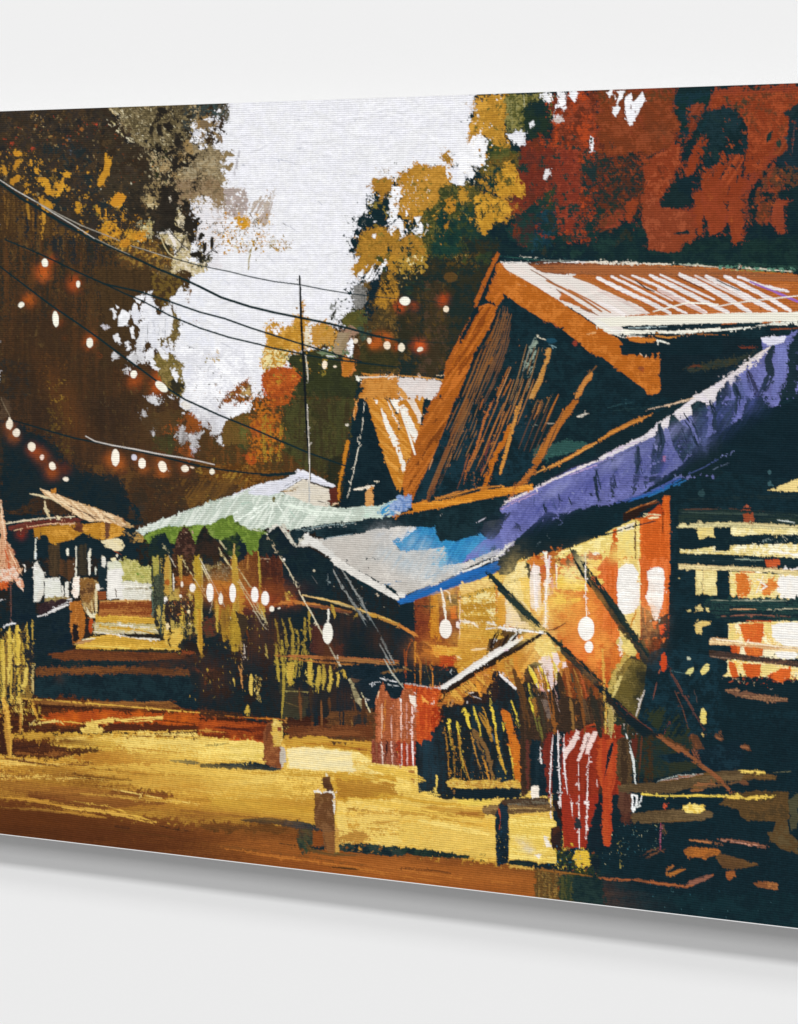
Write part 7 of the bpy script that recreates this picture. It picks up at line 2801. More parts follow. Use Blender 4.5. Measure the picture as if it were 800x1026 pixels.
l 8a9aa4 4 467,140 467,290
l 2a2a30 8 474,60 474,140
s 4a4a44 12 8 0 510,235 590,240 590,300 510,290
b 3a3430 6 3 520,280 600,298
e 6a6434 12 18 0 230,268
e 8a8a60 6 6 0 290,245
p 13262d~1c3036 2 350,470 460,455 600,430 820,410 820,500 700,510 560,530 500,500 440,490 400,550 380,580 340,500
b 9ab0b0 5 4 380,475 600,440 780,425
b 8aa0a8 4 4 560,530 760,500
s d8d8d0/8a9a9a 30 12 -10 380,480 820,420 820,440 400,490
p 5a2a20 3 600,200 650,180 660,280 610,320
b e8c0a0 9 2 620,300 670,295
T 0 480 6.667
I painted_cloth_roof
p e0ae88~c88a62~b87450| 2 0,130 15,200 40,330 50,440 90,500 130,590 140,640 0,640
b f0d0b0 9 2.5 5,150 20,300 40,430
b c05a34 10 3 30,460 60,560 50,640
b 7a3420 5 3 20,540 30,640
b f0cca8 7 2 60,470 130,620
I painted_kiosk
b d8ccb0 9 2.5 40,300 160,275 300,262 490,248
p 5a2a24~6a342a- 2 50,320 160,290 330,275 520,260 560,275 400,285 300,295 200,310 60,340
b e0b890 10 2.5 90,345 200,315 300,300 560,295
p c0862c~a8701f~cf963c. 2 310,320 500,310 515,370 500,400 410,420 340,430 320,390 300,360
p c0862c~a8701f~cf963c. 2 560,300 720,285 800,300 820,370 740,405 680,400 600,365 550,340
p 5a3424 2 480,320 545,320 530,350 500,345
p 6a4430 2 700,280 740,285 725,400 705,400
p b07a28 2 225,325 270,325 268,395 232,390
p d8b488~c09468~e8cca4\ 2 270,65 360,90 480,140 620,190 820,260 820,320 760,300 680,280 600,285 560,270 480,225 380,150 300,110
b 6a4a38 5 4 400,150 600,240 700,270
b 3a2a28 6 3 560,220 640,270
b 2a2624 4 4 680,240 800,290
b f0d8b0 8 2 300,90 440,170 580,270
l e0d0a8 8 200,98 280,115 340,130
p b8782c 2 345,65 375,60 375,95 340,95
b d8c8a0 14 2 298,150 310,220 335,290
g 8a2c1c 36 8 140,375
g 8a2c1c 16 7 90,490
p eee0b8~e0d0a0. 2 670,415 780,395 820,410 820,480 770,480 710,455
b c85a20 7 3 760,480 800,500
u f0ecd8 0.1 0.1 0 452,487
e f0ecd8 10 26 8 450,487
b e8e8e0 9 1.5 240,400 240,450
b d8e0e0 12 1.5 240,490 240,530
l e0dcc8 8 505,450 512,560 510,640
l e8e4d4 10 603,475 590,500 597,640
p e8e4d8 2 680,530 700,520 712,560 700,595 680,580
p d8d8c0 2 720,560 750,550 790,540 820,560 820,650 720,650
p f0ece4 2 225,570 260,590 290,640 225,640
l f0ece4 9 165,570 168,640
p 3a3024~4a3a28| 3 320,440 400,430 400,640 330,640
p 2a2a26~3a3428| 3 520,440 580,430 580,640 520,640
T 0 570 6.667
p 14242b~1b2a30~10202a. 3 90,60 220,0 240,300 470,260 490,520 420,560 230,560 160,360 80,350
p f0d8c4~d89a78, 3 0,0 100,0 130,40 160,110 155,150 120,120 90,60 40,90 0,70
p b8481c~d06a34, 3 0,90 60,85 40,130 0,140
s f0d8c4/c87858 40 14 60 0,0 100,0 155,130 60,80 0,90
l 6a4a44 5 72,100 75,360
p e8e8e0~d8d8cc. 2 228,0 260,0 290,30 290,130 260,150 240,230 225,220
p ecebe4~dcdcd0- 2 300,65 400,55 410,185 360,190 300,195
q a89a60 3 5 , 310,185 420,180 420,215 310,215
p e8e4d8 2 435,90 460,85 460,190 435,190
p e8e4d8 2 410,110 425,110 425,180 412,180
p f4e0cc~f8ece0. 2 500,60 530,50 535,120 510,125 530,150 515,195 490,190 480,110
p 8a6030~a87c48~5a3c24. 4 530,70 620,60 645,110 620,200 600,230 540,210
p e8dcb8 3 550,220 580,300 620,310 640,330 600,325 560,260
b d8c8a0 9 3 640,100 640,300
p f0e8dc 3 640,100 665,105 665,140 645,145
p 8a4a28 3 650,150 710,150 710,200 660,210
p e8e4dc 2 720,10 780,0 820,0 820,200 720,200
b 4a3a2a 8 3 770,130 780,190
p b06a28~8f5220~c07c38| 3 465,220 540,215 570,320 565,440 540,480 480,500 470,400
p 201c1e 3 480,380 520,370 530,470 490,490
p b04a20 3 580,340 620,340 620,420 590,430
p 2a2422 3 570,330 600,330 590,460 560,470
b e8e4e0 14 1.5 250,320 350,285 460,235
b e8e4e0 12 2 410,220 480,200
b e8e8e8 10 1.5 25,385 50,372 105,362
p 2c2024~3a2a2c. 3 250,250 300,220 420,200 470,210 400,240 300,300 260,310
b b89a8a 4 3 490,370 495,450
I painted_fence
b d8b84c 30 2 10,480 20,640
b d8b84c 22 2 62,390 70,520 60,640
b d8b84c 22 2 120,380 125,500 120,640
b c8a844 16 2 95,440 90,640
b c8a844 16 2 182,355 188,440 188,530
b b89a44 9 2 215,340 218,510
b c8a844 14 2 150,490 160,640
s e8cc68/a88434 60 16 88 0,390 170,390 170,640 0,640
T 480 780 6.667
I painted_bench
p 6a5034~5a4228~8a6c44- 2 20,200 80,180 200,185 340,185 500,190 510,215 440,225 300,235 180,240 60,245 25,230
p 4a3a2c~5a4634~6a6454- 3 160,145 300,140 440,140 480,170 380,185 200,180
b b8985c 6 3 100,205 300,200 480,205
p 14222a~1a2c38. 2 110,240 145,170 195,180 200,560 130,590 115,500 110,380
b b0482c 16 2 130,180 140,260 135,340
s d8b858/2a5a7a/14222a 34 10 88 110,300 200,240 205,560 115,580
p f4e8d8 1 350,58 372,48 398,55 400,128 352,130
I painted_street
p ecca60~e2bc50~f2d878- 3 205,270 300,250 460,260 520,290 520,360 480,420 520,500 520,570 400,560 280,545 205,540
a ddd0b4 60 30 20 6 . 290,420 340,480
p f0e6d6 3 430,390 450,385 490,460 450,460
p f0e6d6 3 370,510 420,505 400,540
b b8923a 8 4 430,530 520,510
p 14222a~1c2c2a. 2 200,545 320,550 440,575 520,600 480,610 320,590 200,575
b c89a48 14 3 200,590 380,600
I painted_house
p 4a2c20~2a2020. 3 480,330 540,320 555,480 500,480 480,420
s 14222a/c8a83c/5a7a30/3a6a8a/d8b858 70 12 70 500,450 740,460 740,600 500,620
T 660 500 5.714
p 11252c~132a32. 2 70,0 820,0 820,80 480,60 120,60 110,320 70,500
p 1a2c30~24342f- 2 115,60 400,60 820,80 820,150 640,140 400,130 115,140
b 5a4034 9 4 150,60 400,55 480,65
b 3a4a44 9 4 130,75 800,95
p a8563a~8f4428. 3 485,85 540,80 550,130 490,135
p a8563a 2 485,50 510,30 530,50
b c8d0c8 6 4 680,120 780,135
I painted_window
p ccc08c~a8a078~e0d49c- 1 115,150 200,142 400,135 560,150 820,165 820,195 640,185 420,170 115,165
p e8d48c~e0c878. 1 222,165 312,162 318,215 280,220 230,228
p f2e09c~e8d080~f4e8b4. 1 415,165 820,175 820,205 600,202 480,210 418,208
p efdc94~e8d080~f6eecb. 1 200,290 330,270 328,295 415,300 440,262 560,250 820,262 820,340 640,320 415,310 170,298
b fbf6ec 20 3 640,300 720,310 800,320
b c8bc88 6 4 120,298 260,300 400,305
I painted_house
p 11252c 1 320,160 415,160 410,298 328,298
p 11252c 2 115,165 222,165 228,232 300,220 330,215 330,262 240,275 170,290 115,290
p 11252c~1a2f33. 2 400,215 480,208 600,202 820,205 820,262 700,255 560,262 480,262 330,265
s b8b8a0/8a9a94 26 10 20 560,225 800,205 800,250 560,255
p 1a3034~12262c- 1 115,310 400,318 640,330 820,340 820,400 640,395 400,385 115,370
b 8a9a94 6 4 220,350 320,352
b 8a9a8a 6 4 440,345 600,350
p b84a24~c85a30. 2 610,350 680,345 700,370 670,390 620,392
p f0ece8 1 715,400 730,385 745,405
p f0ece8 1 780,405 800,385 800,405
I painted_window
p dcc88c~b8a878~ecd8a0- 1 115,375 300,385 500,390 820,420 820,450 640,420 400,410 115,402
p e8d48c~f0e0a0. 1 215,410 255,412 250,545 215,545
p e8d48c~f0e0a0. 1 262,412 335,412 335,550 300,552 262,540
p f2dc88~f8ecc0~f0d078. 2 412,415 820,440 820,570 600,570 440,560 415,550
p d9742c~e08a40~cc6424. 4 440,425 500,425 530,470 520,560 450,560
p d9742c~e08a40. 4 590,520 640,450 680,440 685,500 640,550 600,560
p fbf8f2~f4eee4. 3 690,440 820,440 820,570 700,565 680,520
b f8f0e0 9 3 540,440 620,500 560,540
b fbf6f0 6 3 600,440 560,540
p 3a4a3c~1a2c30- 2 280,575 500,575 820,570 820,640 400,640 260,620
b a89a78 6 4 420,578 800,572
s 3a3424 22 7 88 215,410 255,410 255,545 215,545
T 660 600 5.714
I painted_house
p 1e3a3a~2c4a44~16282e- 2 280,0 820,0 820,130 640,125 400,130 330,110 260,30
b 9aa08a 6 4 300,8 800,12
b d8a070 6 3.5 410,60 560,60
b c8c0a0 5 4 620,62 800,55
b 8a5a48 9 4 360,100 560,90 820,110
b b04a24 8 4 500,125 640,130 740,125
I painted_window
p f4dc88~ecb858~f8ecc0. 2 405,145 480,140 600,135 820,130 820,290 640,265 400,240
p d9642a~e07a34~c85624| 3 460,145 600,138 605,190 590,250 500,255 480,200
p fbf8f2~f4eee4- 3 650,150 700,140 820,135 820,280 720,270 650,220
p e0b07c~c89868~f0d4a0- 1 292,222 400,235 560,250 820,285 820,310 640,295 400,265 292,252
b f4e4c8 8 2.5 300,230 500,248 800,290
p d0642c~b84c20. 3 410,265 450,270 455,315 420,310
p d0642c~e07a34. 3 490,275 600,285 600,325 560,335 500,320
p f8f4ec 2 670,310 720,300 780,305 800,320 780,340 700,340
p f4dc88~f8ecc0~f0c868. 2 400,350 480,355 600,375 820,400 820,470 700,450 560,445 370,445 400,420
p d9642a~c85624| 3 400,360 440,365 465,480 440,500 410,420
p d9642a~c85624| 3 480,370 590,375 580,440 540,460 500,440
p d9642a 3 620,440 700,400 760,390 760,450 700,480
I painted_house
p 4a3830~2a2a2c~6a4c3c- 2 292,315 360,300 480,320 600,335 820,365 820,395 640,370 480,355 400,345 292,335
b a88870 6 4 300,330 500,355 700,380
p 11252c 2 370,448 560,448 640,480 820,490 820,640 400,640 340,500
s c85624/8a3420/11252c/e0c090 50 16 -40 390,440 800,440 800,480 560,500 400,480
p 7a5440~5a4034~9a7050- 2 380,520 440,515 560,545 740,570 740,590 640,590 500,570 400,540
b e0c8b0 5 4 520,515 660,518
T 600 90 5.714
I painted_red_tree
p 763a20~753518~864226. 6 0,0 440,20 420,90 480,200 430,280 400,340 280,370 180,370 0,380
q 5f3a22 3 4 , 0,0 440,0 440,60 0,80
a 5a3420 60 60 0 6 , 350,240
p 23302c~1a2a2e~4a2c20, 6 0,400 180,360 340,390 260,440 250,560 200,640 0,640
s 6a3420/1a2a2e/763a20 60 20 -30 0,330 300,370 250,600 0,600
p 8a3c22~7a3219~9a4a2c. 5 270,420 360,350 430,310 465,330 460,400 440,460 400,560 340,640 240,640 270,540
p 14302e~173038. 5 440,20 650,10 620,100 600,160 480,300 460,260 480,200 430,110
p 74341f~84402a/ 4 530,90 600,70 610,120 560,200 500,300 520,200
p 13282e~163238. 5 560,220 640,140 740,100 800,110 820,360 740,380 700,340 640,480 590,430 640,340 600,270
p 893a1f~86381d/ 4 500,470 520,400 560,320 600,265 630,330 590,380 560,440 510,505
p 13282e 4 440,480 500,510 580,440 590,560 520,600 460,580
p 893a1f~8a3c22/ 4 590,430 650,450 700,350 720,380 720,480 800,360 820,380 820,640 600,640
b 13282e 10 2 760,500 740,600
b 13282e 7 2 660,560 650,600
I painting
p W~f2f2f6. 3 150,40 190,20 200,70 250,10 270,50 240,110 190,200 175,205 150,130
p W 3 85,100 110,85 130,100 95,155 80,130
p W 2 125,0 155,0 115,80 100,80
p W 2 55,0 80,0 70,40 55,30
T 680 90 6.667
I painted_red_tree
p 893a1f~7a351d~984526. 5 220,60 300,30 480,30 820,0 820,100 720,150 740,180 740,310 660,330 600,440 560,540 430,560 460,380 470,240 420,230 440,130 340,70 220,140
q 4a3a2a 4 4 , 300,40 480,40 460,220 360,160
q 6a3a24 4 3 . 480,20 800,20 700,300 480,300
p 1c2e32 3 700,150 800,90 820,110 760,180 720,175
p 1a302e 3 590,300 640,260 620,330 590,350
p 12282c~1a3036. 5 340,110 440,200 465,300 465,400 440,430 300,410 270,500 170,520 200,400 170,320 200,200 170,170 240,130
p 1a2c34 5 740,200 780,200 820,150 820,560 700,520 640,480 700,400 740,320
p 7a3820~8a4428/ 4 620,440 720,330 730,380 700,430
l 6a4a48 4 780,200 760,420
p 893a1f~7a351d~984526/ 4 160,510 200,530 240,560 270,480 290,410 310,420 330,500 350,430 430,430 440,470 400,540 380,640 150,640
b 12282c 14 2 320,520 270,620
b 12282c 12 2 400,560 390,620
s 893a1f/12282c 40 22 60 160,400 460,400 600,500 300,600
q 5a3a28 4 4 , 560,540 800,500 800,640 560,640
T 230 720 6.667
I painted_post
p 844a2a~744024~945a34. 3 225,230 250,160 260,100 290,60 300,130 330,190 340,240 350,340 300,335 240,300
p e0bc60~d0a848, 3 290,60 340,90 355,120 320,190 290,190
p 8a4428 3 320,60 350,50 350,80 330,85
p c8bcaa~a89c90. 3 335,200 365,190 370,240 360,310 335,300
I painted_street
p f4e4b0~f2dc9c- 4 385,200 500,190 700,215 820,225 820,360 700,350 560,345 400,330
a f6e8b8 130 30 2 6 - 560,260
p e8c860~f0d478- 3 0,150 150,145 230,165 230,260 150,280 0,275
p 14222a~22343a. 3 0,300 80,305 180,290 240,320 340,330 345,350 260,345 160,340 60,330 0,320
s e8c860/14222a 30 10 -10 0,285 240,280 240,300 0,310
T 280 770 6.667
I painted_bollard
p 6a4428~5a3820~7a5434. 2 235,165 360,165 365,300 375,420 370,560 330,560 300,520 290,430 240,380
p 5a3a28~4a3020. 2 290,75 310,55 335,60 345,100 365,135 365,150 310,150 290,110
l f0ece4 10 232,155 300,160 372,160
l f0ece4 8 366,160 366,290
e f4ecd8 9 6 0 318,48
p d0a04c~b88a3c| 2 372,420 400,420 400,560 372,560
p 8a5c34~7a4c28| 3 300,430 370,420 370,560 320,560
I painted_street
p 14262c~24343a. 3 0,345 60,350 140,360 240,385 290,415 280,425 200,410 120,400 0,375
p 24342f~3a4430. 4 125,405 220,405 225,510 180,520 190,560 150,580 125,500
p 84471f 4 222,420 290,425 300,510 230,520
p 14262c 2 230,520 300,520 300,535 240,540
b 6a4a28 16 4 170,480 230,560 380,580 540,580
b 5a3a1c 12 4 120,520 180,580
p 14262c~2a3a34. 3 400,500 520,505 640,525 820,540 820,590 660,575 500,560 400,550
s c88a30/8a5420/14262c 50 14 -20 400,480 800,520 800,590 400,560
s 5a3a1c/8a4a20 30 12 10 0,400 120,410 120,560 0,520
T 390 400 5.714
I painted_house
p ab5e1f~9c541d~b86a28/ 2 260,0 375,0 330,140 270,290 200,440 140,560 90,560 75,490 90,420 130,290 180,170
q 7a4018 3 3 / 260,100 330,130 150,560 90,550
p 11252c~16303a. 2 380,0 820,0 820,400 640,490 300,540 150,600 140,560 200,440 270,290 330,140
h 6a4028 10 5 2 14 8 440,0 400,110 340,260 270,420 220,560
b 7a4a28 30 4 450,0 400,130 340,270
b 7a4a2c 26 4 340,270 290,400 220,580
b 9c6a3c 8 4 430,160 380,280 330,390
b c88a58 9 4 250,340 230,400
b a86230 14 2.5 600,0 550,110 500,280 440,420 425,490
b a05a28 9 3 540,0 520,60
b a86a34 12 3 660,70 630,160 600,240 560,350
b b8681f 34 2 640,250 590,360 545,500
b b8681f 22 2 690,150 660,240 630,300
b 6a3a34 26 4 580,240 550,340 520,430
b c8883c 22 2 760,0 710,150 670,300 635,430
b c8985c 9 3 730,80 700,200
b 8a5a34 6 4 500,180 480,240
s 8a5a34/a86a34/6a7a74 34 12 -65 380,0 820,0 800,200 480,300
s a86a34 16 10 -65 480,400 540,420 530,500 480,490
p cf8226~c0721f~e09636- 1 130,610 280,580 420,545 560,520 700,505 820,485 820,520 700,545 500,580 300,620 150,645
b c07c34 10 2 260,580 400,540 520,505 640,498
b b06a30 20 3 820,410 740,490 690,575
l 11252c 5 290,578 400,555 500,530
p 6a8ac0~98acd0, 3 0,600 70,560 130,550 130,620 90,640 0,640
T 600 740 5.714
p 12262f~0f2029~172e38. 3 330,100 600,60 820,0 820,180 640,190 560,130 400,140
p c05028~a83c20| 2 0,0 90,0 120,60 100,180 75,260 75,560 60,610 30,610 20,560 25,300 0,230
p 14222a 2 50,90 70,30 90,20 60,140 30,240 40,180
p 4a3c28~6a5034~3a2c20| 3 110,0 170,0 190,120 190,260 130,260 100,200
p 5a2a20 3 185,0 225,0 215,110 200,120
b d8dcd8 6 2 180,40 205,130 212,260
p 5c4a32~4e3e2a~6a563a- 2 110,265 300,255 480,240 640,210 700,185 820,185 820,245 700,240 640,250 520,280 440,310 300,320 200,305 115,310
p 4a2c24~5a3a2c| 3 115,310 190,310 190,420 140,440 115,400
b 8a5434 26 3 360,0 480,70 600,160 700,240 760,310
b 7a4a34 30 3 540,60 590,150
b 8a5a38 16 4 540,270 660,260
b a8b0a8 5 3 340,245 440,215 600,205
b 9c6040 9 3 460,220 600,208
l dcc25c 5 260,325 400,328 560,325 700,328 820,330
b e8cc58 12 2.5 245,322 310,325
b e8cc58 12 3 540,325 620,328
l f0f0f0 7 195,320 195,420
b f0f0f0 9 1.5 200,320 222,340 215,375 200,410
b f0f0f0 7 1.5 250,330 245,370 225,385
p 5c4a32~4e3e2a~6a563a- 2 190,430 300,420 440,410 600,405 645,420 650,450 600,470 440,470 300,485 200,490
p ecc858~f4dc80, 2 480,395 520,375 590,380 610,410 580,430 500,425
b c85030 14 2 380,375 382,405
b a8607a 5 3 355,500 355,620
b b87848 9 3 520,580 600,595 710,605
s 4a8a9a/c8c890/8aa89a 50 6 88 130,480 380,480 380,640 120,640
T 600 180 5.714
I painted_red_tree
p 13292d~19302e. 4 0,290 250,240 290,290 290,400 560,420 820,330 820,480 400,480 0,460
p 8a4026~7a3620~964a2e. 5 250,90 320,80 330,150 440,170 540,200 560,250 540,360 500,370 470,400 400,415 290,400 290,330 250,260
p 893c20 4 540,60 590,80 600,240 585,330 565,300 560,200
p 893c20~8a3c22. 4 600,0 740,0 730,200 700,300 640,315 610,200
p 893c20~8a3c22. 4 750,100 800,80 820,100 820,340 770,375 745,240
p 893c20 4 155,140 200,105 230,130 195,240 170,245 160,190
q 6a3a24 4 4 , 0,200 130,180 100,290 0,300
p 13292d 3 440,300 520,290 520,310 450,315
T 0 0 1
I painted_brown_tree
s 6a5a40/2a2620/4a4030/8a7650 260 2.2 x 0,112 110,108 150,140 150,250 90,235 0,190
s 3e342a/262524/4c3c28 220 5 x 0,112 110,108 150,140 150,250 90,235 0,190
s c8902f/b07a28/8a6a2a 90 2.2 x 0,150 60,160 110,175 120,215 90,225 40,205 0,185
s b07a28/c8902f 40 2 x 85,200 150,215 150,245 110,240
s 24211d/302b24 90 6 50 150,110 215,108 208,180 200,250 155,240 140,170
s 24211d/302b24/1f1d1a 60 7 -50 160,150 205,160 200,262 160,245
s a89a78/c8bc98/7a6c50 130 3 60 118,110 185,108 188,170 160,190 140,165
s 8a7858/a5906c/6b5c44 120 4 x 180,150 226,150 226,205 190,215 176,190
s d8d8dc/8a7a68 50 2.4 x 205,200 262,195 262,240 210,240
s b8862c/8a7430/c89a3c 90 2.2 x 215,228 290,235 288,252 230,255 205,248
s 5a4628/463622/6a5430 150 4 85 0,300 140,360 200,440 120,450 0,380
s 4c3820/35281c/5e4526 200 5 88 0,230 60,255 130,300 110,340 0,330
a 3a2a1d 60 40 0 6 | 40,330 90,380
a 33261c 50 30 0 6 | 30,380 100,420
a 4a3420 40 40 0 5 | 150,440 190,450
a 5e3a1e 40 14 60 5 | 60,390 72,420
s 7a5a24/8a6a2c/5a4420 70 3 80 48,380 62,380 78,430 62,440 50,420
I painted_ochre_tree
s a8782c/c08c32/7a6428/8a7a34 160 3.4 x 375,180 430,165 445,230 420,260 355,262 365,210
s c08c32/a8782c/5c5a2c 110 3.6 x 475,95 510,95 512,160 525,200 500,230 480,200
s ebe8e4/e0d8c8 36 2.4 x 478,110 500,130 490,170 465,175
s 1a302c/2c3a28/3a4424 120 5 x 400,215 470,200 500,240 500,262 400,300 370,280
s 5c5226/7a6628/2c3424 70 4 x 480,165 520,160 505,230 470,235
s b8862c/c99638/8a7a30 70 3.5 x 265,320 340,325 335,375 268,385
s b85c24/98481e/c4702c 50 4 x 262,375 300,372 298,402 262,402
I painted_red_tree
s 1f342f/7a3220/5a2c20 150 5 x 520,130 620,140 610,235 540,240 515,180
s 7e3822/8a3f24/66301e 140 5 60 600,110 680,100 690,170 640,230 600,180
s 16302f/1d3632/2c3028 90 7 x 540,200 600,210 640,240 560,258 500,240
s 893c20/74331d/964824 150 5 65 680,130 800,100 800,220 720,240 680,190
s 14292c/1c3232 60 7 60 690,110 730,110 740,170 700,180
s 4a2c20/7a3c20 60 3.5 x 610,160 650,160 645,210 600,225
s 3a2e1e/2a2a20/54401f 110 6 80 400,260 450,265 445,370 380,372 350,340
I painted_brown_tree
s 9a5020/7a4420/b05c24/5a4424 120 4 85 230,390 285,395 285,450 240,450
s 44401f/35351f/50482a 130 5 88 285,390 345,390 335,460 285,465
s 6a4a22/8a6a2c/4a3a20 120 3 -20 200,455 290,470 240,490 180,505 150,505
I painted_thatch
b 5a3c22 7 4 515,672 525,700 530,732
b 8a5426 5 4 545,668 552,700 556,735
b 3a2c22 7 4 560,675 566,705 570,738
b 7a4a24 5 4 576,680 582,705 586,735
b a8642c 3 4 568,665 574,700 578,722
b 2c2a24 6 4 592,690 598,715 602,738
b 6a4a28 4 4 600,680 604,705 608,735
b 6a6430 3 3 531,690 540,720 544,742
b 3a3428 6 4 538,690 545,715 548,738
b 9c6a30 3 4 536,700 538,725
s 6a4828/3a2c22/8a5a2c/4a3a28 90 5 80 520,670 606,680 608,736 525,736
b cfa24a 3 4 604,650 606,690 607,735
I painted_street
b e0b84e 8 4 370,768 400,775 425,782
b ecca64 6 4 350,775 400,788 440,798
b d0a23c 5 4 370,795 420,803 470,808
b e4bc54 6 5 350,800 420,812 480,822
b c8983a 3 5 390,812 440,820 485,828
b f0d274 5 4 420,822 450,828 490,836
I painted_awning
a 54589a 60 14 -27 4 / 560,500 640,465
s 565a98/8084c0 90 4 -30 520,505 600,470 700,430 690,450 600,500 540,530
T 0 0 1
I painted_wall
a f4c860 26 30 0 6 . 560,600 545,620
a f0a048 22 26 0 6 . 585,612 600,650
a f6d888 16 30 0 5 . 515,590 540,640
a e8b050 20 18 0 5 . 470,640 450,600
a f8e4a0 12 12 0 6 . 590,560 575,575
a f0a860 14 30 0 4 . 650,620
a d88434 20 14 0 5 . 430,650
a f4d070 16 10 0 6 . 620,555
I painted_street_stalls
a c8642c 10 8 0 5 . 212,592 235,596 257,598 290,602
a b0702c 24 14 0 4 . 230,580 200,590
a 8a4a24 30 10 0 4 . 270,590
I painted_tarp
a 8fb4cc 18 10 20 6 / 420,545 445,565
a a8bcc8 26 12 20 5 / 400,560 430,575
a 5fa6cc 16 8 0 5 / 480,550
a c0c4c8 14 10 0 5 . 385,535
a 6a78b8 12 10 -30 6 / 492,545
I painted_awning
a 4a5090 30 10 -27 6 / 540,510 590,485 660,470
a 8286b8 24 7 -27 6 / 560,490 620,462 680,430
a 4a5494 16 20 60 5 / 720,420 750,400
a 6670a8 14 14 0 5 | 700,440 740,390
b 1e2c3a 3 4 596,478 598,490 600,502
b 1e2c3a 3 4 545,505 548,512
b 232f44 3 4 640,452 645,475
b 232f44 4 4 683,430 690,448 694,462
b 2a3450 2 4 560,495 562,508
b 2a3450 2 4 578,485 580,500
s 2a3450/8286b8/4a5090 60 3 60 530,515 600,480 690,430 690,455 600,495 550,512
I painted_street
a c08a34 70 8 5 6 - 120,775 200,790
a d8aa44 60 8 4 5 - 190,778 240,792
a a87030 60 8 6 6 - 60,792 110,800
a 8a5626 60 8 6 6 - 120,806 180,816
a 7a4a22 50 8 5 6 - 220,826 270,832
a b07a30 30 5 4 5 - 230,815 280,820
a e8c058 50 7 4 5 - 160,758 220,775
a 5a3016 70 12 5 6 - 30,818 70,826
a ecc664 30 8 4 5 - 380,820 440,838
a c8963c 24 6 3 5 - 360,783
a 6a3a18 40 5 4 6 - 60,742 90,785
b e0b44c 1.6 4 60,800 110,808 150,822
b 5a3418 1.6 5 20,770 70,778 110,782
b e8c468 1.4 5 100,788 160,800 200,806
T 600 640 6.667
I painted_basket
T 0 0 1
I painted_beam
b 16282e~26342e 6 2 488,573 500,586 515,602 530,617 546,632
b 16282e~26342e 5.5 2.5 500,590 520,608 540,628
b 14262c~2a3024 4.5 2 548,634 558,643 572,655 590,672 605,686
b 16282e~26342e 5 2 583,562 590,572 600,586 612,602 625,620 638,640 650,658
b 1c2a2a 3 3 588,575 605,598 622,622 640,648
b 1a2828 3 3 575,560 584,575 592,588
b 14262c 5 2 600,688 615,702 630,716
I painted_thatch
b 2a1f1a 4.5 1.5 446,692 470,677 495,664 520,650 545,634
b f0ece6 3 1.5 442,690 460,680 480,667 500,654 515,645
b f0ece6 2 1.5 488,630 500,629 520,631 535,633 547,635
b 2a1f1a 4 2 491,652 496,640 500,632
b 2a1f1a 3 2 503,648 510,636
b 2a1f1a 3 2 514,642 520,633
b e8e8e0 1.6 2 508,645 518,634 522,630
b 6a3424 1.2 2 548,632 558,630 567,624
I painted_tarp
b 2466ac 6 1 400,603 420,597 440,588 465,578 490,569
b 1f5a9c 4 2 440,592 470,580 500,570
b e4e0d8 2.4 2 455,576 480,567 500,556 512,545
b 16222a 1.6 2 466,571 485,562 502,555
I painted_wall
l f6ece4 1.6 547,560 549,575 547,600 547,628
l f8f0e0 2 442,590 445,602 447,622
b f4e8e0 4 1 536,568 537,590 538,612
l fbf0e4 .9 587,560 587,590 588,618
T 0 0 1
X 0.8 0.5
T 600 250 6.667
I painted_house
p b4652b~a4592b~c0743c- 2 0,175 30,120 300,110 600,135 820,145 820,430 640,425 300,440 0,440
b 8a5a3a 14 5 0,115 200,118 400,125 700,150
s 8a4a24/c88a54/9c5430 60 10 30 20,150 700,150 780,400 300,430 60,300
p ebe3e0~d9c6bf\ 2 0,165 30,170 130,225 230,300 330,370 440,435 340,440 250,390 160,330 80,260 0,215
p d8c0b6~ebe3e0\ 2 0,225 50,270 150,340 270,440 120,440 60,380 0,330
p ebe3e0 2 0,370 60,400 140,440 0,440
p ebe3e0~d9c6bf\ 2 60,205 110,215 200,270 300,340 390,400 480,440 420,440 330,385 220,310 130,250
p e6d8d4 2 140,155 180,160 240,200 310,250 365,265 350,280 290,255 220,210
p ebe3e0~e0b8b0\ 2 280,160 330,175 410,235 400,280 470,300 600,390 690,425 600,432 480,350 380,280 330,230
p ebe3e0~d9c6bf\ 2 375,178 430,185 520,245 620,310 720,370 790,410 760,425 660,365 560,300 470,240
p ebe3e0 2 440,165 520,170 560,200 520,205 480,190
p ebe3e0~d9c6bf\ 2 570,165 640,175 720,235 820,300 820,330 740,285 660,230
p e6e0e0 2 650,175 740,180 820,190 820,230 760,215 690,195
e 222a2c 16 6 5 735,197
l 222a2c 5 245,205 300,240 360,270
l 6a3c24 4 520,190 600,220 690,265
p b06430\ 1 420,230 520,290 640,355 760,420 720,422 600,360 500,300
p b06430\ 1 150,235 240,295 330,360 420,420 400,425 300,365 200,290
T 700 250 6.667
p ebe3e0 2 0,190 60,200 160,265 260,330 180,330 80,260 0,220
p ebe3e0 2 -60,150 -20,150 60,190 140,240 200,285 260,330 320,350 240,345 130,270 30,210
p d8a880 2 100,230 250,250 380,300 350,330 250,290
T 500 250 6.667
p ebe3db~e4dad4\ 2 20,97 180,92 260,150 400,165 480,180 620,270 820,400 820,560 760,560 700,520 600,460 480,390 370,320 250,245 150,185 60,140
p b46a34~a8683a\ 2 500,178 560,190 660,250 760,310 820,350 820,375 740,340 640,280 560,235
p b46a34\ 2 480,255 560,290 660,350 760,400 820,430 820,445 720,410 620,350 540,300
p a8683a~8a5a3c\ 2 310,200 350,205 440,280 540,350 640,400 710,440 660,440 560,400 440,320 370,250
p b46430\ 2 590,125 640,140 740,200 820,250 820,275 720,220 640,165
p ebe3db 1 490,140 570,130 680,190 820,290 820,335 720,270 600,200
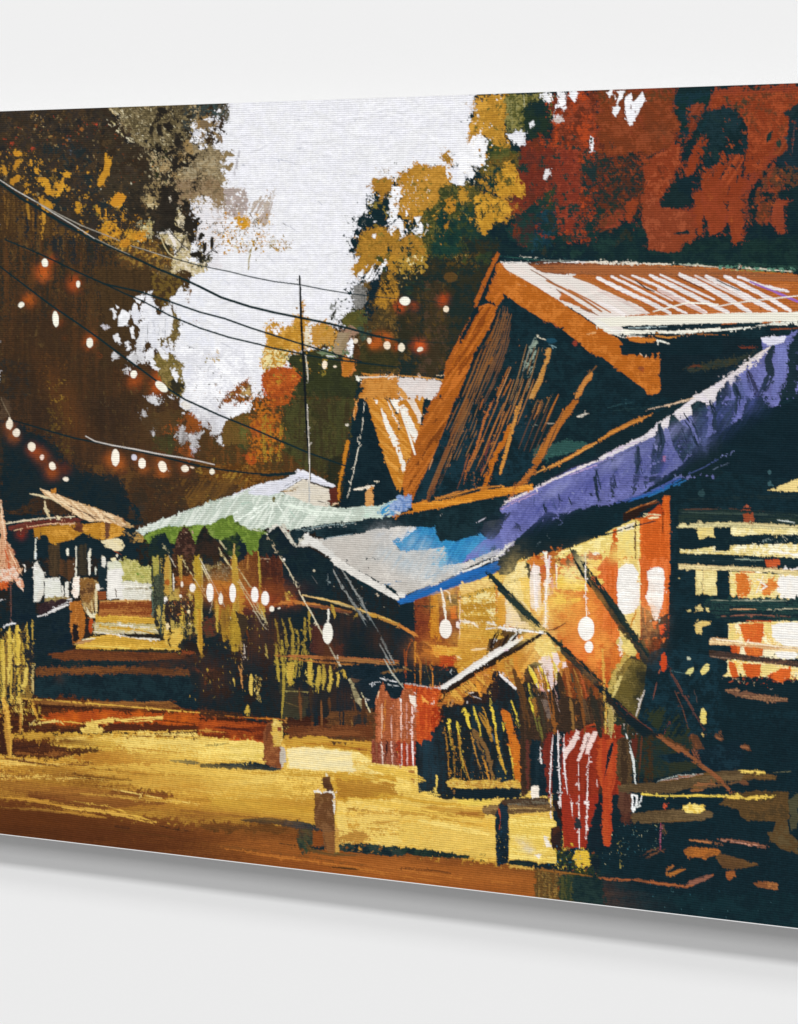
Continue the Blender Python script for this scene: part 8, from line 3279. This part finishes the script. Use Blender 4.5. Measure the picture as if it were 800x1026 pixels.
l a86a44 5 560,150 660,210 780,290
s 4a4440/c0a898 40 6 35 200,130 560,190 780,420 600,420 300,240
p f2efe6~e4e0d4. 2 630,470 700,450 800,440 840,445 840,500 780,510 745,515 700,520 650,500
p f2efe6 1 700,520 780,530 830,545 820,560 770,560
X 0.35 0.4
T 0 0 1
I painted_house
p b4652b~a4592b~bd6f38- .6 585,270 640,271 700,274 760,278 810,282 810,314 740,315 640,316 600,314 560,300 570,280
p 8a5434~a8663c~9c5c34- .6 530,266 580,265 640,266 700,268 760,273 810,277 810,283 740,279 680,277 600,276 545,272
s 8a4a24/c88a54/9c5430/7a4022 120 1.6 27 585,268 800,278 800,312 640,314 580,296
p ebe3db~e2d6cf\ .5 503,265 528,264 545,274 575,276 600,288 640,306 652,314 604,318 560,290 532,277
l b06a34 2.6 575,277 596,284 620,296 650,308
l a8683a 2.4 548,281 565,289 585,300 603,312
l b46a34 1.6 570,290 590,300 612,313
l a8602c 1.2 590,275 620,288 660,308
l 8a5a3c 1 532,270 548,279 562,288
l ebe3e0 4.2 599,278 625,291 652,303 672,314
l ddcdc6 3.4 600,291 625,302 648,314
l ebe3e0 3.4 600,303 615,309 626,315
l ebe3e0 3 613,277 640,290 668,304 688,314
l e0d2cc 2 622,276 650,289 674,301
l ebe3e0 3 634,276 656,285 684,299 708,313
l e0c4bc 4 660,290 682,301 706,313
l ebe3e0 4.4 652,276 676,287 704,301 730,313
l ebe3e0 2.4 662,275 690,288 716,300
l ebe3e0 5 682,275 704,285 728,298 752,313
l ddcdc6 2.6 697,276 724,289 752,302
l ebe3e0 5 708,277 730,287 754,300 778,312
l ebe3e0 4.4 727,277 750,288 772,299 792,311
l e6e0e0 3 740,277 760,285 790,292
l 2a2a2c 1.3 637,281 648,289 656,292
l 5c3424 1.2 678,277 694,284 706,290
l 2a2a2c 1.1 718,280 728,285 742,291
l 9464b4 1.8 752,282 766,288 782,294
l 9464b4 2.6 776,292 788,297 802,303
l efe8dc 1.4 719,307 735,304 755,301 775,299 802,296
l efeee0 1.4 655,312 690,303 720,305
s 4a3c36/8a6a58 90 1 27 520,266 600,276 780,280 790,312 640,312 560,288
p f2efe0~e8e4d4- .5 598,319 640,317 680,315 740,313.5 810,312.5 810,320 760,323 700,324 650,326 612,327
T 0 0 1
I painted_street_stalls
a 4a2e20 20 8 0 6 . 160,668 190,660
a 4a2e20 16 20 0 6 | 215,680 250,650
a 54321f 14 26 0 6 | 275,640 330,650
a 3c2a22 20 16 0 6 | 300,700 345,700
a 5a3826 10 20 0 5 | 228,620 260,630
a 3a2a24 14 16 0 6 | 350,620 380,640
b 6a4428 3 4 300,690 302,722
b 3a2c22 5 4 312,690 314,728
b 5a3a24 4 4 330,700 331,735
b 22262a 5 3 342,698 343,738
b 5a3a24 4 4 355,702 356,738
b 7a4e2c 2 4 322,702 323,736
b 4a3020 5 4 364,700 365,738
s b8963c/9c7c34/6a5a2c 60 2.2 85 180,650 260,640 262,700 190,705
s c8a444/8a7434 50 2.4 85 225,600 265,600 262,660 230,660
I painted_street
p 6a3a20~5a3420~7a4828- .8 286,728 372,726 374,740 340,738 290,738
b c8983c 3 4 290,741 330,741 372,745
T 100 100 6.667
I painted_brown_tree
s 26221d/2e2922/201d1a 34 30 x 360,60 600,60 620,220 540,420 380,420 340,250
e 26221d 34 18 20 420,70
e 26221d 15 34 8 460,175
e 26221d 14 38 -14 400,200
e 26221d 20 32 20 520,280
e 26221d 34 14 30 460,180
e 26221d 28 11 20 570,435
e 26221d 14 34 10 500,450
e 26221d 34 12 -35 470,350
e 2a2620 13 26 40 345,200
e 2a2620 22 12 -20 600,110
s 26221d/332c22 16 20 50 560,60 700,60 660,250 600,240
e 7a654a 34 26 10 700,160
e 7a654a 22 9 60 690,230
e 85704f 30 9 40 780,230
e 85704f 20 8 -50 770,170
s d8cda8/a89a6c 60 8 50 80,60 330,60 330,300 230,260
s cfc08c/e4dcc0 20 12 48 40,130 110,140 250,290 200,280
T 100 180 6.667
s 26221d/2e2922 20 30 x 400,60 540,60 540,250 400,250
e 26221d 15 44 10 440,110
e 26221d 13 36 -30 510,100
e 26221d 40 16 10 470,220
e 26221d 44 18 30 520,330
e 26221d 14 34 10 590,270
e 26221d 14 36 -10 640,300
e 26221d 32 12 40 610,390
e 26221d 28 12 -40 650,270
e 26221d 13 40 0 750,420
e 26221d 12 38 10 702,455
e 26221d 40 17 -5 640,497
e 26221d 10 26 25 672,375
l 26221d 7 650,540 700,515 750,470 790,490
l 26221d 5 430,300 500,380 560,440 600,470
l c8b888 7 400,360 430,440 460,490 520,530
p e8e0d8 2 460,365 480,365 515,430 500,445
p d0902c~c8862a 3 70,150 95,110 125,85 145,95 180,110 165,145 130,175 90,180
s d0902c/b8812a 24 20 x 10,290 110,270 130,360 200,390 200,440 130,450
s d0902c/b8812a 14 18 x 215,365 300,350 290,420
T 0 100 6.667
s c08a30/d0962f/9a702a 20 9 x 60,330 250,340 240,500 60,480
p d0962f~c08228 3 90,340 130,345 150,360 125,380 95,370
p c08a2e~b07a28 3 105,400 130,395 125,430 100,470 88,465
p c08a2e 3 15,450 35,440 50,490 30,500
p c9902f~b07a28 3 75,530 120,495 140,510 120,545 85,565 65,560
p c9902f 2 200,400 215,400 215,440 205,435
p c9902f 2 225,455 260,455 250,495 238,490
p d0962f~b88228 3 250,545 270,515 300,520 330,560 350,640 320,640 295,610 310,570 285,545 260,555
p c9902f 3 370,550 385,545 400,580 415,520 430,515 425,560 400,620 385,620
p d0962f 3 425,490 460,478 465,500 445,520 425,510
p d0962f~b88228 3 700,355 715,350 720,390 745,395 745,430 730,470 735,500 715,510 700,540 690,560 665,580 650,575 665,510 690,470 700,430
s a8762a/8a6a30/c8b080 26 6 x 230,90 310,100 300,230 240,200
s 8a3a22/6a3a22 18 9 x 0,250 120,240 100,420 0,420
s 7a3420/8a4a28 12 9 x 560,150 720,150 720,250 600,230
s 5a2c1c/4a3a20 40 10 x 0,80 600,70 700,320 400,440 100,300
T 0 0 1
T 0 0 1
I painted_house
h 7a5434 1.5 4 6 2.2 1 502,310 495,335 482,365 468,400
h 6a4a34 1.3 5 5 2 1 506,320 500,350 488,380 478,400
h 8a5a30 1.4 4 4 3 2 484,345 475,370 462,400 448,430
h 7a5434 1.4 4 5 2 0 466,402 455,430 442,462 428,495
h 8a6238 1.2 5 4 3 1 478,402 468,430 455,460
h a86a34 1.6 3 3 6 2 500,402 490,425 480,450 470,472
h 9c6a3c 1.3 4 5 5 0 515,380 508,400 498,425
h 8a6a44 1.1 5 5 4 1 528,345 520,375 510,405
b 7a8a84 1 4 536,338 530,352 524,372
b c88a54 1.2 3 512,368 505,385 498,402
b 8a5030 1.6 4 470,455 465,470 458,490
h 5a4030 1.2 5 6 5 2 540,402 530,425 520,450
s 8a6238/a86a34/6a5a48 70 1.6 -65 440,400 520,320 560,400 500,470 440,490
b b46c28 1.6 3 560,395 552,412 543,432
I painted_hut
l f0ebe0 2.2 402,412 409,432 416,455
T 0 0 1
I painted_awning
b 1c2a38~2c3a50 4 3 598,472 599,482 602,492
b 1c2a38~2c3a50 4 3 640,448 641,462 638,474
b 1c2a38~2c3a50 6 3 662,428 664,442 660,458
b 1c2a38~2c3a50 7 3 686,415 694,428 700,446
b 1c2a38~2c3a50 6 3 712,402 716,416 716,430
b 1c2a38~2c3a50 6 3 736,385 740,398 738,414
b 1c2a38 1.4 4 545,508 548,515
b 1c2a38 1.4 4 570,498 573,506
b 1c2a38 1.4 4 616,480 618,488
T 0 0 1
T 0 0 1
I painted_wire
l 14292e 2.50 -8,177 20,198 38,208 60,222 88,237 98,243
l c9c5bd 1 -8,175 15,190 38,203 53,213 73,225 95,239
l 9a9488 1 36,202 60,215 82,226 105,235 120,241
l 16292c 2.50 95,240 107,246 130,256 160,270 185,280 200,287 222,298 250,307 275,313 300,318 325,323 350,329 375,336 400,341
l 8f8c82 0.7 96,239 108,245 130,255
l 14292e 1.25 130,246 150,252 175,259 200,266 230,272 250,277 275,282 300,285 325,290 350,294 375,297 396,299
l b0a898 0.7 131,246 145,250 160,255 172,259
l 12282c 1.88 5,240 30,250 50,259 75,271 105,284.5 140,292 170,302 200,312.5 225,319 250,328 275,336 300,344 320,350 340,356 362,362
l 12282c 1.75 105,284.5 125,294 142,301 170,316 200,328.5 230,338 260,345 275,349 300,354 320,358 350,362 375,365 400,368
l 12282c 2.00 0,267 25,286 50,305 78,324 100,339.5 122,356 140,369 160,384 185,400 220,416 250,428 275,439 310,454 350,468
l 14262a 1.88 12,421 30,426 50,432 75,439 100,444 125,449 160,457 200,467 225,471 250,474 275,476 295,475
l 14262a 3.00 262,476 280,475.5 296,474
l d0cac4 1.2 86,437 95,442 112,446 135,450 160,455 185,459 200,462 215,465.5
l 1c2c2a .8 410,299 430,301.5 445,304
l 1c2c2a .8 405,340.5 425,342.5 450,344
l 1c2c2a .8 368,336 380,338 400,340
I painted_mast
l 161c20 2.2 300.5,277 301,290 302,320 303.5,350 305,375 306,400 307,420 309,450 311,475
l cfc8b8 .9 306,356 308,366 309,380
l dcd4c8 .9 308,405 309,430 310,450 310.5,480 311,503
Z
"""
paint(PAINTING)
LABELS = {
 'painted_brown_tree': 'tall dark brown tree with golden leaves and hanging lamps, at the left of the painting',
 'painted_red_tree': 'dark tree with rust red leaves behind the big gabled roof',
 'painted_ochre_tree': 'ochre yellow foliage against the white sky',
 'painted_house': 'big gabled wooden house in deep shade with orange barge boards',
 'painted_hut': 'small steep gabled hut left of the big gable',
 'painted_parasol': 'pale green parasol over the stalls',
 'painted_tarp': 'pale grey and blue tarpaulin slung from the house',
 'painted_awning': 'violet blue striped awning along the house front',
 'painted_red_garment': 'red garment with white stripes hanging at the stall',
 'painted_red_cloth': 'dull red striped cloth hanging at the stall edge',
}

# ------------------------------------------------------------------ materials
def mat(name):
    m = bpy.data.materials.new(name); m.use_nodes = True
    return m, m.node_tree, m.node_tree.nodes, m.node_tree.links, m.node_tree.nodes['Principled BSDF']
def node(nt, t, **kw):
    n = nt.nodes.new(t)
    for k, v in kw.items(): setattr(n, k, v)
    return n
def wall_mat():
    m, nt, N, L, b = mat('wall_paint')
    tc = node(nt, 'ShaderNodeTexCoord')
    n1 = node(nt, 'ShaderNodeTexNoise'); n1.inputs['Scale'].default_value = 420; n1.inputs['Detail'].default_value = 3
    L.new(tc.outputs['Object'], n1.inputs['Vector'])
    r = node(nt, 'ShaderNodeMapRange'); r.inputs[3].default_value = .863; r.inputs[4].default_value = .877
    L.new(n1.outputs[0], r.inputs[0]); L.new(r.outputs[0], b.inputs['Base Color'])
    bp = node(nt, 'ShaderNodeBump'); bp.inputs['Strength'].default_value = .03; bp.inputs['Distance'].default_value = .0004
    L.new(n1.outputs[0], bp.inputs['Height']); L.new(bp.outputs[0], b.inputs['Normal'])
    b.inputs['Roughness'].default_value = .9; b.inputs['Specular IOR Level'].default_value = 0.0
    return m
def weave(nt, L, tc):
    """height of a plain canvas weave, threads about a millimetre and a half apart"""
    out = []
    for d in ('X', 'Z'):
        w = node(nt, 'ShaderNodeTexWave', wave_type='BANDS', bands_direction=d)
        w.inputs['Scale'].default_value = 2 * PI / 0.0021 / 20 * (1.13 if d == 'X' else 1.0)
        w.inputs['Distortion'].default_value = 2.2; w.inputs['Detail'].default_value = 3
        w.inputs['Detail Scale'].default_value = 2.0
        L.new(tc.outputs['Object'], w.inputs['Vector']); out.append(w)
    mx = node(nt, 'ShaderNodeMath', operation='MULTIPLY_ADD')
    L.new(out[0].outputs['Fac'], mx.inputs[0]); mx.inputs[1].default_value = .55; L.new(out[1].outputs['Fac'], mx.inputs[2])
    n = node(nt, 'ShaderNodeTexNoise'); n.inputs['Scale'].default_value = 700; n.inputs['Detail'].default_value = 2
    L.new(tc.outputs['Object'], n.inputs['Vector'])
    m2 = node(nt, 'ShaderNodeMath', operation='ADD')
    L.new(mx.outputs[0], m2.inputs[0]); L.new(n.outputs[0], m2.inputs[1])
    return m2
def paint_mat():
    m, nt, N, L, b = mat('paint_on_canvas')
    tc = node(nt, 'ShaderNodeTexCoord')
    at = node(nt, 'ShaderNodeAttribute', attribute_name='paint')
    wv = weave(nt, L, tc)
    r = node(nt, 'ShaderNodeMapRange'); r.inputs[2].default_value = 2.5; r.inputs[3].default_value = WV0; r.inputs[4].default_value = WV1
    L.new(wv.outputs[0], r.inputs[0])
    mul = node(nt, 'ShaderNodeVectorMath', operation='SCALE')
    L.new(at.outputs['Color'], mul.inputs[0]); L.new(r.outputs[0], mul.inputs['Scale'])
    L.new(mul.outputs[0], b.inputs['Base Color'])
    # palette-knife ridges under the weave
    mp = node(nt, 'ShaderNodeMapping'); mp.inputs['Scale'].default_value = (55, 55, 120); mp.inputs['Rotation'].default_value = (0, .35, 0)
    L.new(tc.outputs['Object'], mp.inputs[0])
    rn = node(nt, 'ShaderNodeTexNoise', noise_type='RIDGED_MULTIFRACTAL'); rn.inputs['Scale'].default_value = .55; rn.inputs['Detail'].default_value = 5
    rn.inputs['Distortion'].default_value = 1.2
    L.new(mp.outputs[0], rn.inputs['Vector'])
    ad = node(nt, 'ShaderNodeMath', operation='MULTIPLY_ADD'); ad.inputs[1].default_value = 5.0
    L.new(rn.outputs[0], ad.inputs[0]); L.new(wv.outputs[0], ad.inputs[2])
    bp = node(nt, 'ShaderNodeBump'); bp.inputs['Strength'].default_value = .4; bp.inputs['Distance'].default_value = .0004
    L.new(ad.outputs[0], bp.inputs['Height'])
    L.new(bp.outputs[0], b.inputs['Normal'])
    b.inputs['Roughness'].default_value = .75; b.inputs['Specular IOR Level'].default_value = 0.04
    return m
def edge_mat():
    m, nt, N, L, b = mat('white_canvas')
    tc = node(nt, 'ShaderNodeTexCoord'); wv = weave(nt, L, tc)
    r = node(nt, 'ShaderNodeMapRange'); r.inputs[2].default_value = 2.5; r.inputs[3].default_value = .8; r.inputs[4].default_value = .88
    L.new(wv.outputs[0], r.inputs[0]); L.new(r.outputs[0], b.inputs['Base Color'])
    b.inputs['Roughness'].default_value = .85
    return m
WV0, WV1 = 0.90, 1.14
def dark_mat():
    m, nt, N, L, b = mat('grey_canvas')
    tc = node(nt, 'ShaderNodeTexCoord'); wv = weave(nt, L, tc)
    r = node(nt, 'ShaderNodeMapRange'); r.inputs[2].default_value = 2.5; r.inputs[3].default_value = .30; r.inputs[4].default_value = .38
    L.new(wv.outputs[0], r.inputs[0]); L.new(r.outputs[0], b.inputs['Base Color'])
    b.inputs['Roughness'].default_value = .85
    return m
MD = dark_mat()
MW, MP, ME = wall_mat(), paint_mat(), edge_mat()

# ------------------------------------------------------------------ wall
def mesh_obj(name, verts, faces, m, parent=None):
    me = bpy.data.meshes.new(name); me.from_pydata(verts, [], faces); me.update()
    me.materials.append(m)
    o = bpy.data.objects.new(name, me); C.objects.link(o)
    if parent: o.parent = parent
    return o
w = mesh_obj('wall', [(-12, DEPTH, -4), (8, DEPTH, -4), (8, DEPTH, 7), (-12, DEPTH, 7)], [(0, 1, 2, 3)], MW)
w['kind'] = 'structure'

# ------------------------------------------------------------------ the canvas
def u_to_X(u):      # photo column -> metres along the wall on the canvas face
    a = (u - 400.0) / F
    s = YC / (nn[1] + a * nn[0])          # depth where the ray meets the face (face at distance YC*nn[1])
    s = cam_d / (a * nn[0] + nn[1])
    return cam_x + s * (a * tx[0] + tx[1])
# extend past the frame on both sides by carrying the paint on
u_in = np.linspace(0, 800, 1001)
X_in = u_to_X(u_in)
stepL = X_in[1] - X_in[0]; stepR = X_in[-1] - X_in[-2]
NE = 90
XL = X_in[0] - stepL * 1.4 * np.arange(NE, 0, -1); XR = X_in[-1] + stepR * 1.4 * np.arange(1, NE + 1)
X = np.concatenate([XL, X_in, XR])
def X_to_u(x):
    q = x - cam_x; k = q / cam_d          # = (a*tx0+tx1)/(a*nn0+nn1)
    a = (k * nn[1] - tx[1]) / (tx[0] - k * nn[0])
    return 400 + F * a
U = X_to_u(X)
U = np.where(U < 0, -U, U); U = np.where(U > 800, 1600 - U, U)
NV = 1075
LIP = 0.0009
t = np.linspace(0, 1, NV)
lip = LIP / H
tt = lip + (1 - 2 * lip) * t               # the print stops a hair short of the folded edge
Z = Z0 + H * (1 - tt)
top = TOP0 + TOPS * U; bot = BOT0 + BOTS * U
V = top[None, :] + (bot - top)[None, :] * tt[:, None]
UU = np.broadcast_to(U[None, :], V.shape)
# soften the raster a touch, then sample
S = IMG.copy()
S[1:] = (S[1:] + IMG[:-1]) / 2; S[:, 1:] = (S[:, 1:] + S[:, :-1]) / 2
def sample(A, u, v, off=0.5):
    fx = np.clip((u - X0) * R - off, 0, NW - 1.001); fy = np.clip((v - Y0) * R - off, 0, NH - 1.001)
    ix = fx.astype(int); iy = fy.astype(int); ax = (fx - ix)[..., None]; ay = (fy - iy)[..., None]
    return (A[iy, ix] * (1 - ax) * (1 - ay) + A[iy, ix + 1] * ax * (1 - ay) + A[iy + 1, ix] * (1 - ax) * ay + A[iy + 1, ix + 1] * ax * ay)
COL = np.ones(V.shape + (4,), np.float32)
COL[..., :3] = np.clip(sample(S, UU, V, 0.0), 0, 1)
nv, nu = V.shape
# low relief of the paint: lighter, thicker strokes stand a fraction of a millimetre proud
lum = COL[..., :3] @ np.array([.3, .55, .15], np.float32)
hn = NX2[np.ix_(np.arange(nv) % NT, np.arange(nu) % NT)]
REL = -0.00005 * np.tanh(hn)
XX = np.broadcast_to(X[None, :], V.shape); ZZ = np.broadcast_to(Z[:, None], V.shape)
CO = np.stack([XX, REL, ZZ], -1).astype(np.float32).reshape(-1, 3)
COLF = COL.reshape(-1, 4)
uc = (UU[:-1, :-1] + UU[1:, 1:]) / 2; vc = (V[:-1, :-1] + V[1:, 1:]) / 2
FID = IDM[np.clip(((vc - Y0) * R).astype(int), 0, NH - 1), np.clip(((uc - X0) * R).astype(int), 0, NW - 1)]
def components(A):
    h, w = A.shape
    st = np.ones((h, w), bool); st[:, 1:] = A[:, 1:] != A[:, :-1]
    run = np.cumsum(st.reshape(-1)).reshape(h, w) - 1        # every horizontal run of one id
    same = A[1:] == A[:-1]
    pr = np.unique(np.stack([run[:-1][same], run[1:][same]], 1), axis=0).tolist()
    par = list(range(int(run[-1, -1]) + 1))
    def find(x):
        while par[x] != x:
            par[x] = par[par[x]]; x = par[x]
        return x
    for p_, q_ in pr:
        p_, q_ = find(p_), find(q_)
        if p_ != q_: par[max(p_, q_)] = min(p_, q_)
    return np.array([find(i_) for i_ in range(len(par))])[run]
bulbs = {i for i, n_ in enumerate(parts) if n_ == 'painted_bulb'}
for _ in range(4):
    lab = components(FID)
    cnt = np.bincount(lab.reshape(-1), minlength=lab.size)
    roots = np.nonzero(cnt)[0]; rid = FID.reshape(-1)[roots]
    keep = cnt[roots] >= 300
    for bi in bulbs:
        sel = np.nonzero(rid == bi)[0]
        keep[sel] = False
        if len(sel): keep[sel[np.argmax(cnt[roots[sel]])]] = True
    big = np.zeros(lab.size, bool); big[roots[keep]] = True
    bad = ~big[lab]
    if not bad.any(): break
    for _i in range(400):                     # crumbs of one thing's paint go to whatever surrounds them
        if not bad.any(): break
        for ax, sh in ((1, 1), (1, -1), (0, 1), (0, -1)):
            nb = np.roll(FID, sh, ax); nbad = np.roll(bad, sh, ax)
            t_ = bad & ~nbad & ~np.isin(nb, list(bulbs))
            FID = np.where(t_, nb, FID); bad = bad & ~t_
lab = components(FID)
idx = np.arange(nv * nu).reshape(nv, nu)
Q = np.stack([idx[:-1, :-1], idx[1:, :-1], idx[1:, 1:], idx[:-1, 1:]], -1)
def patch(name, q, parent):
    vs, inv = np.unique(q.reshape(-1), return_inverse=True)
    me = bpy.data.meshes.new(name)
    n = len(q)
    me.vertices.add(len(vs)); me.vertices.foreach_set('co', CO[vs].reshape(-1) - np.tile(np.array(ORG, np.float32), len(vs)))
    me.loops.add(4 * n); me.loops.foreach_set('vertex_index', inv.astype(np.int32).reshape(-1))
    me.polygons.add(n); me.polygons.foreach_set('loop_start', np.arange(0, 4 * n, 4, dtype=np.int32))
    me.update(calc_edges=True)
    a = me.color_attributes.new('paint', 'FLOAT_COLOR', 'POINT')
    a.data.foreach_set('color', COLF[vs].reshape(-1))
    me.polygons.foreach_set('use_smooth', np.ones(n, bool))
    me.materials.append(MP)
    o = bpy.data.objects.new(name, me); C.objects.link(o); o.parent = parent
    return o
xa, xb = float(X[0]) - LIP, float(X[-1]) + LIP
ORG = ((xa + xb) / 2, 0.0, Z0)
root = bpy.data.objects.new('canvas_print', None); C.objects.link(root)
root.location = ORG
root['label'] = 'unframed stretched canvas print of a lamp-lit village street painting, hung on the white wall'
root['category'] = 'canvas print'
groups = {}
fl = lab.reshape(-1); ff_ = FID.reshape(-1); Qf = Q.reshape(-1, 4)
order = np.argsort(fl, kind='stable'); cuts = np.nonzero(np.diff(fl[order]))[0] + 1
chunks = [(int(ff_[c_[0]]), c_) for c_ in np.split(order, cuts)]
sky = max((c_ for i_, c_ in chunks if i_ == 0), key=len)
main = patch('painting', Qf[sky], root)
for i_, c_ in sorted(chunks, key=lambda t_: (t_[0], -len(t_[1]))):
    if c_ is sky: continue
    nme = 'painted_sky' if i_ == 0 else parts[i_]
    o = patch(nme, Qf[c_], main)
    if nme in LABELS: o['label'] = LABELS[nme]
# white folded edge: a shallow box with a rounded front lip, open where the paint lies
hx = (xb - xa) / 2; zf = H
rings = []
for (y, ins) in ((0.0, LIP), (0.00001, LIP * .12), (0.0003, 0.0), (DEPTH - .0002, 0.0)):
    rings.append([(-hx + ins, y, ins), (hx - ins, y, ins), (hx - ins, y, zf - ins), (-hx + ins, y, zf - ins)])
vv = [p for r_ in rings for p in r_]; ff = []
for k in range(len(rings) - 1):
    for j in range(4):
        a, b2 = 4 * k + j, 4 * k + (j + 1) % 4
        ff.append((a, a + 4, b2 + 4, b2))
ff.append((12, 15, 14, 13))
e = mesh_obj('folded_edge', vv, ff, ME, root)
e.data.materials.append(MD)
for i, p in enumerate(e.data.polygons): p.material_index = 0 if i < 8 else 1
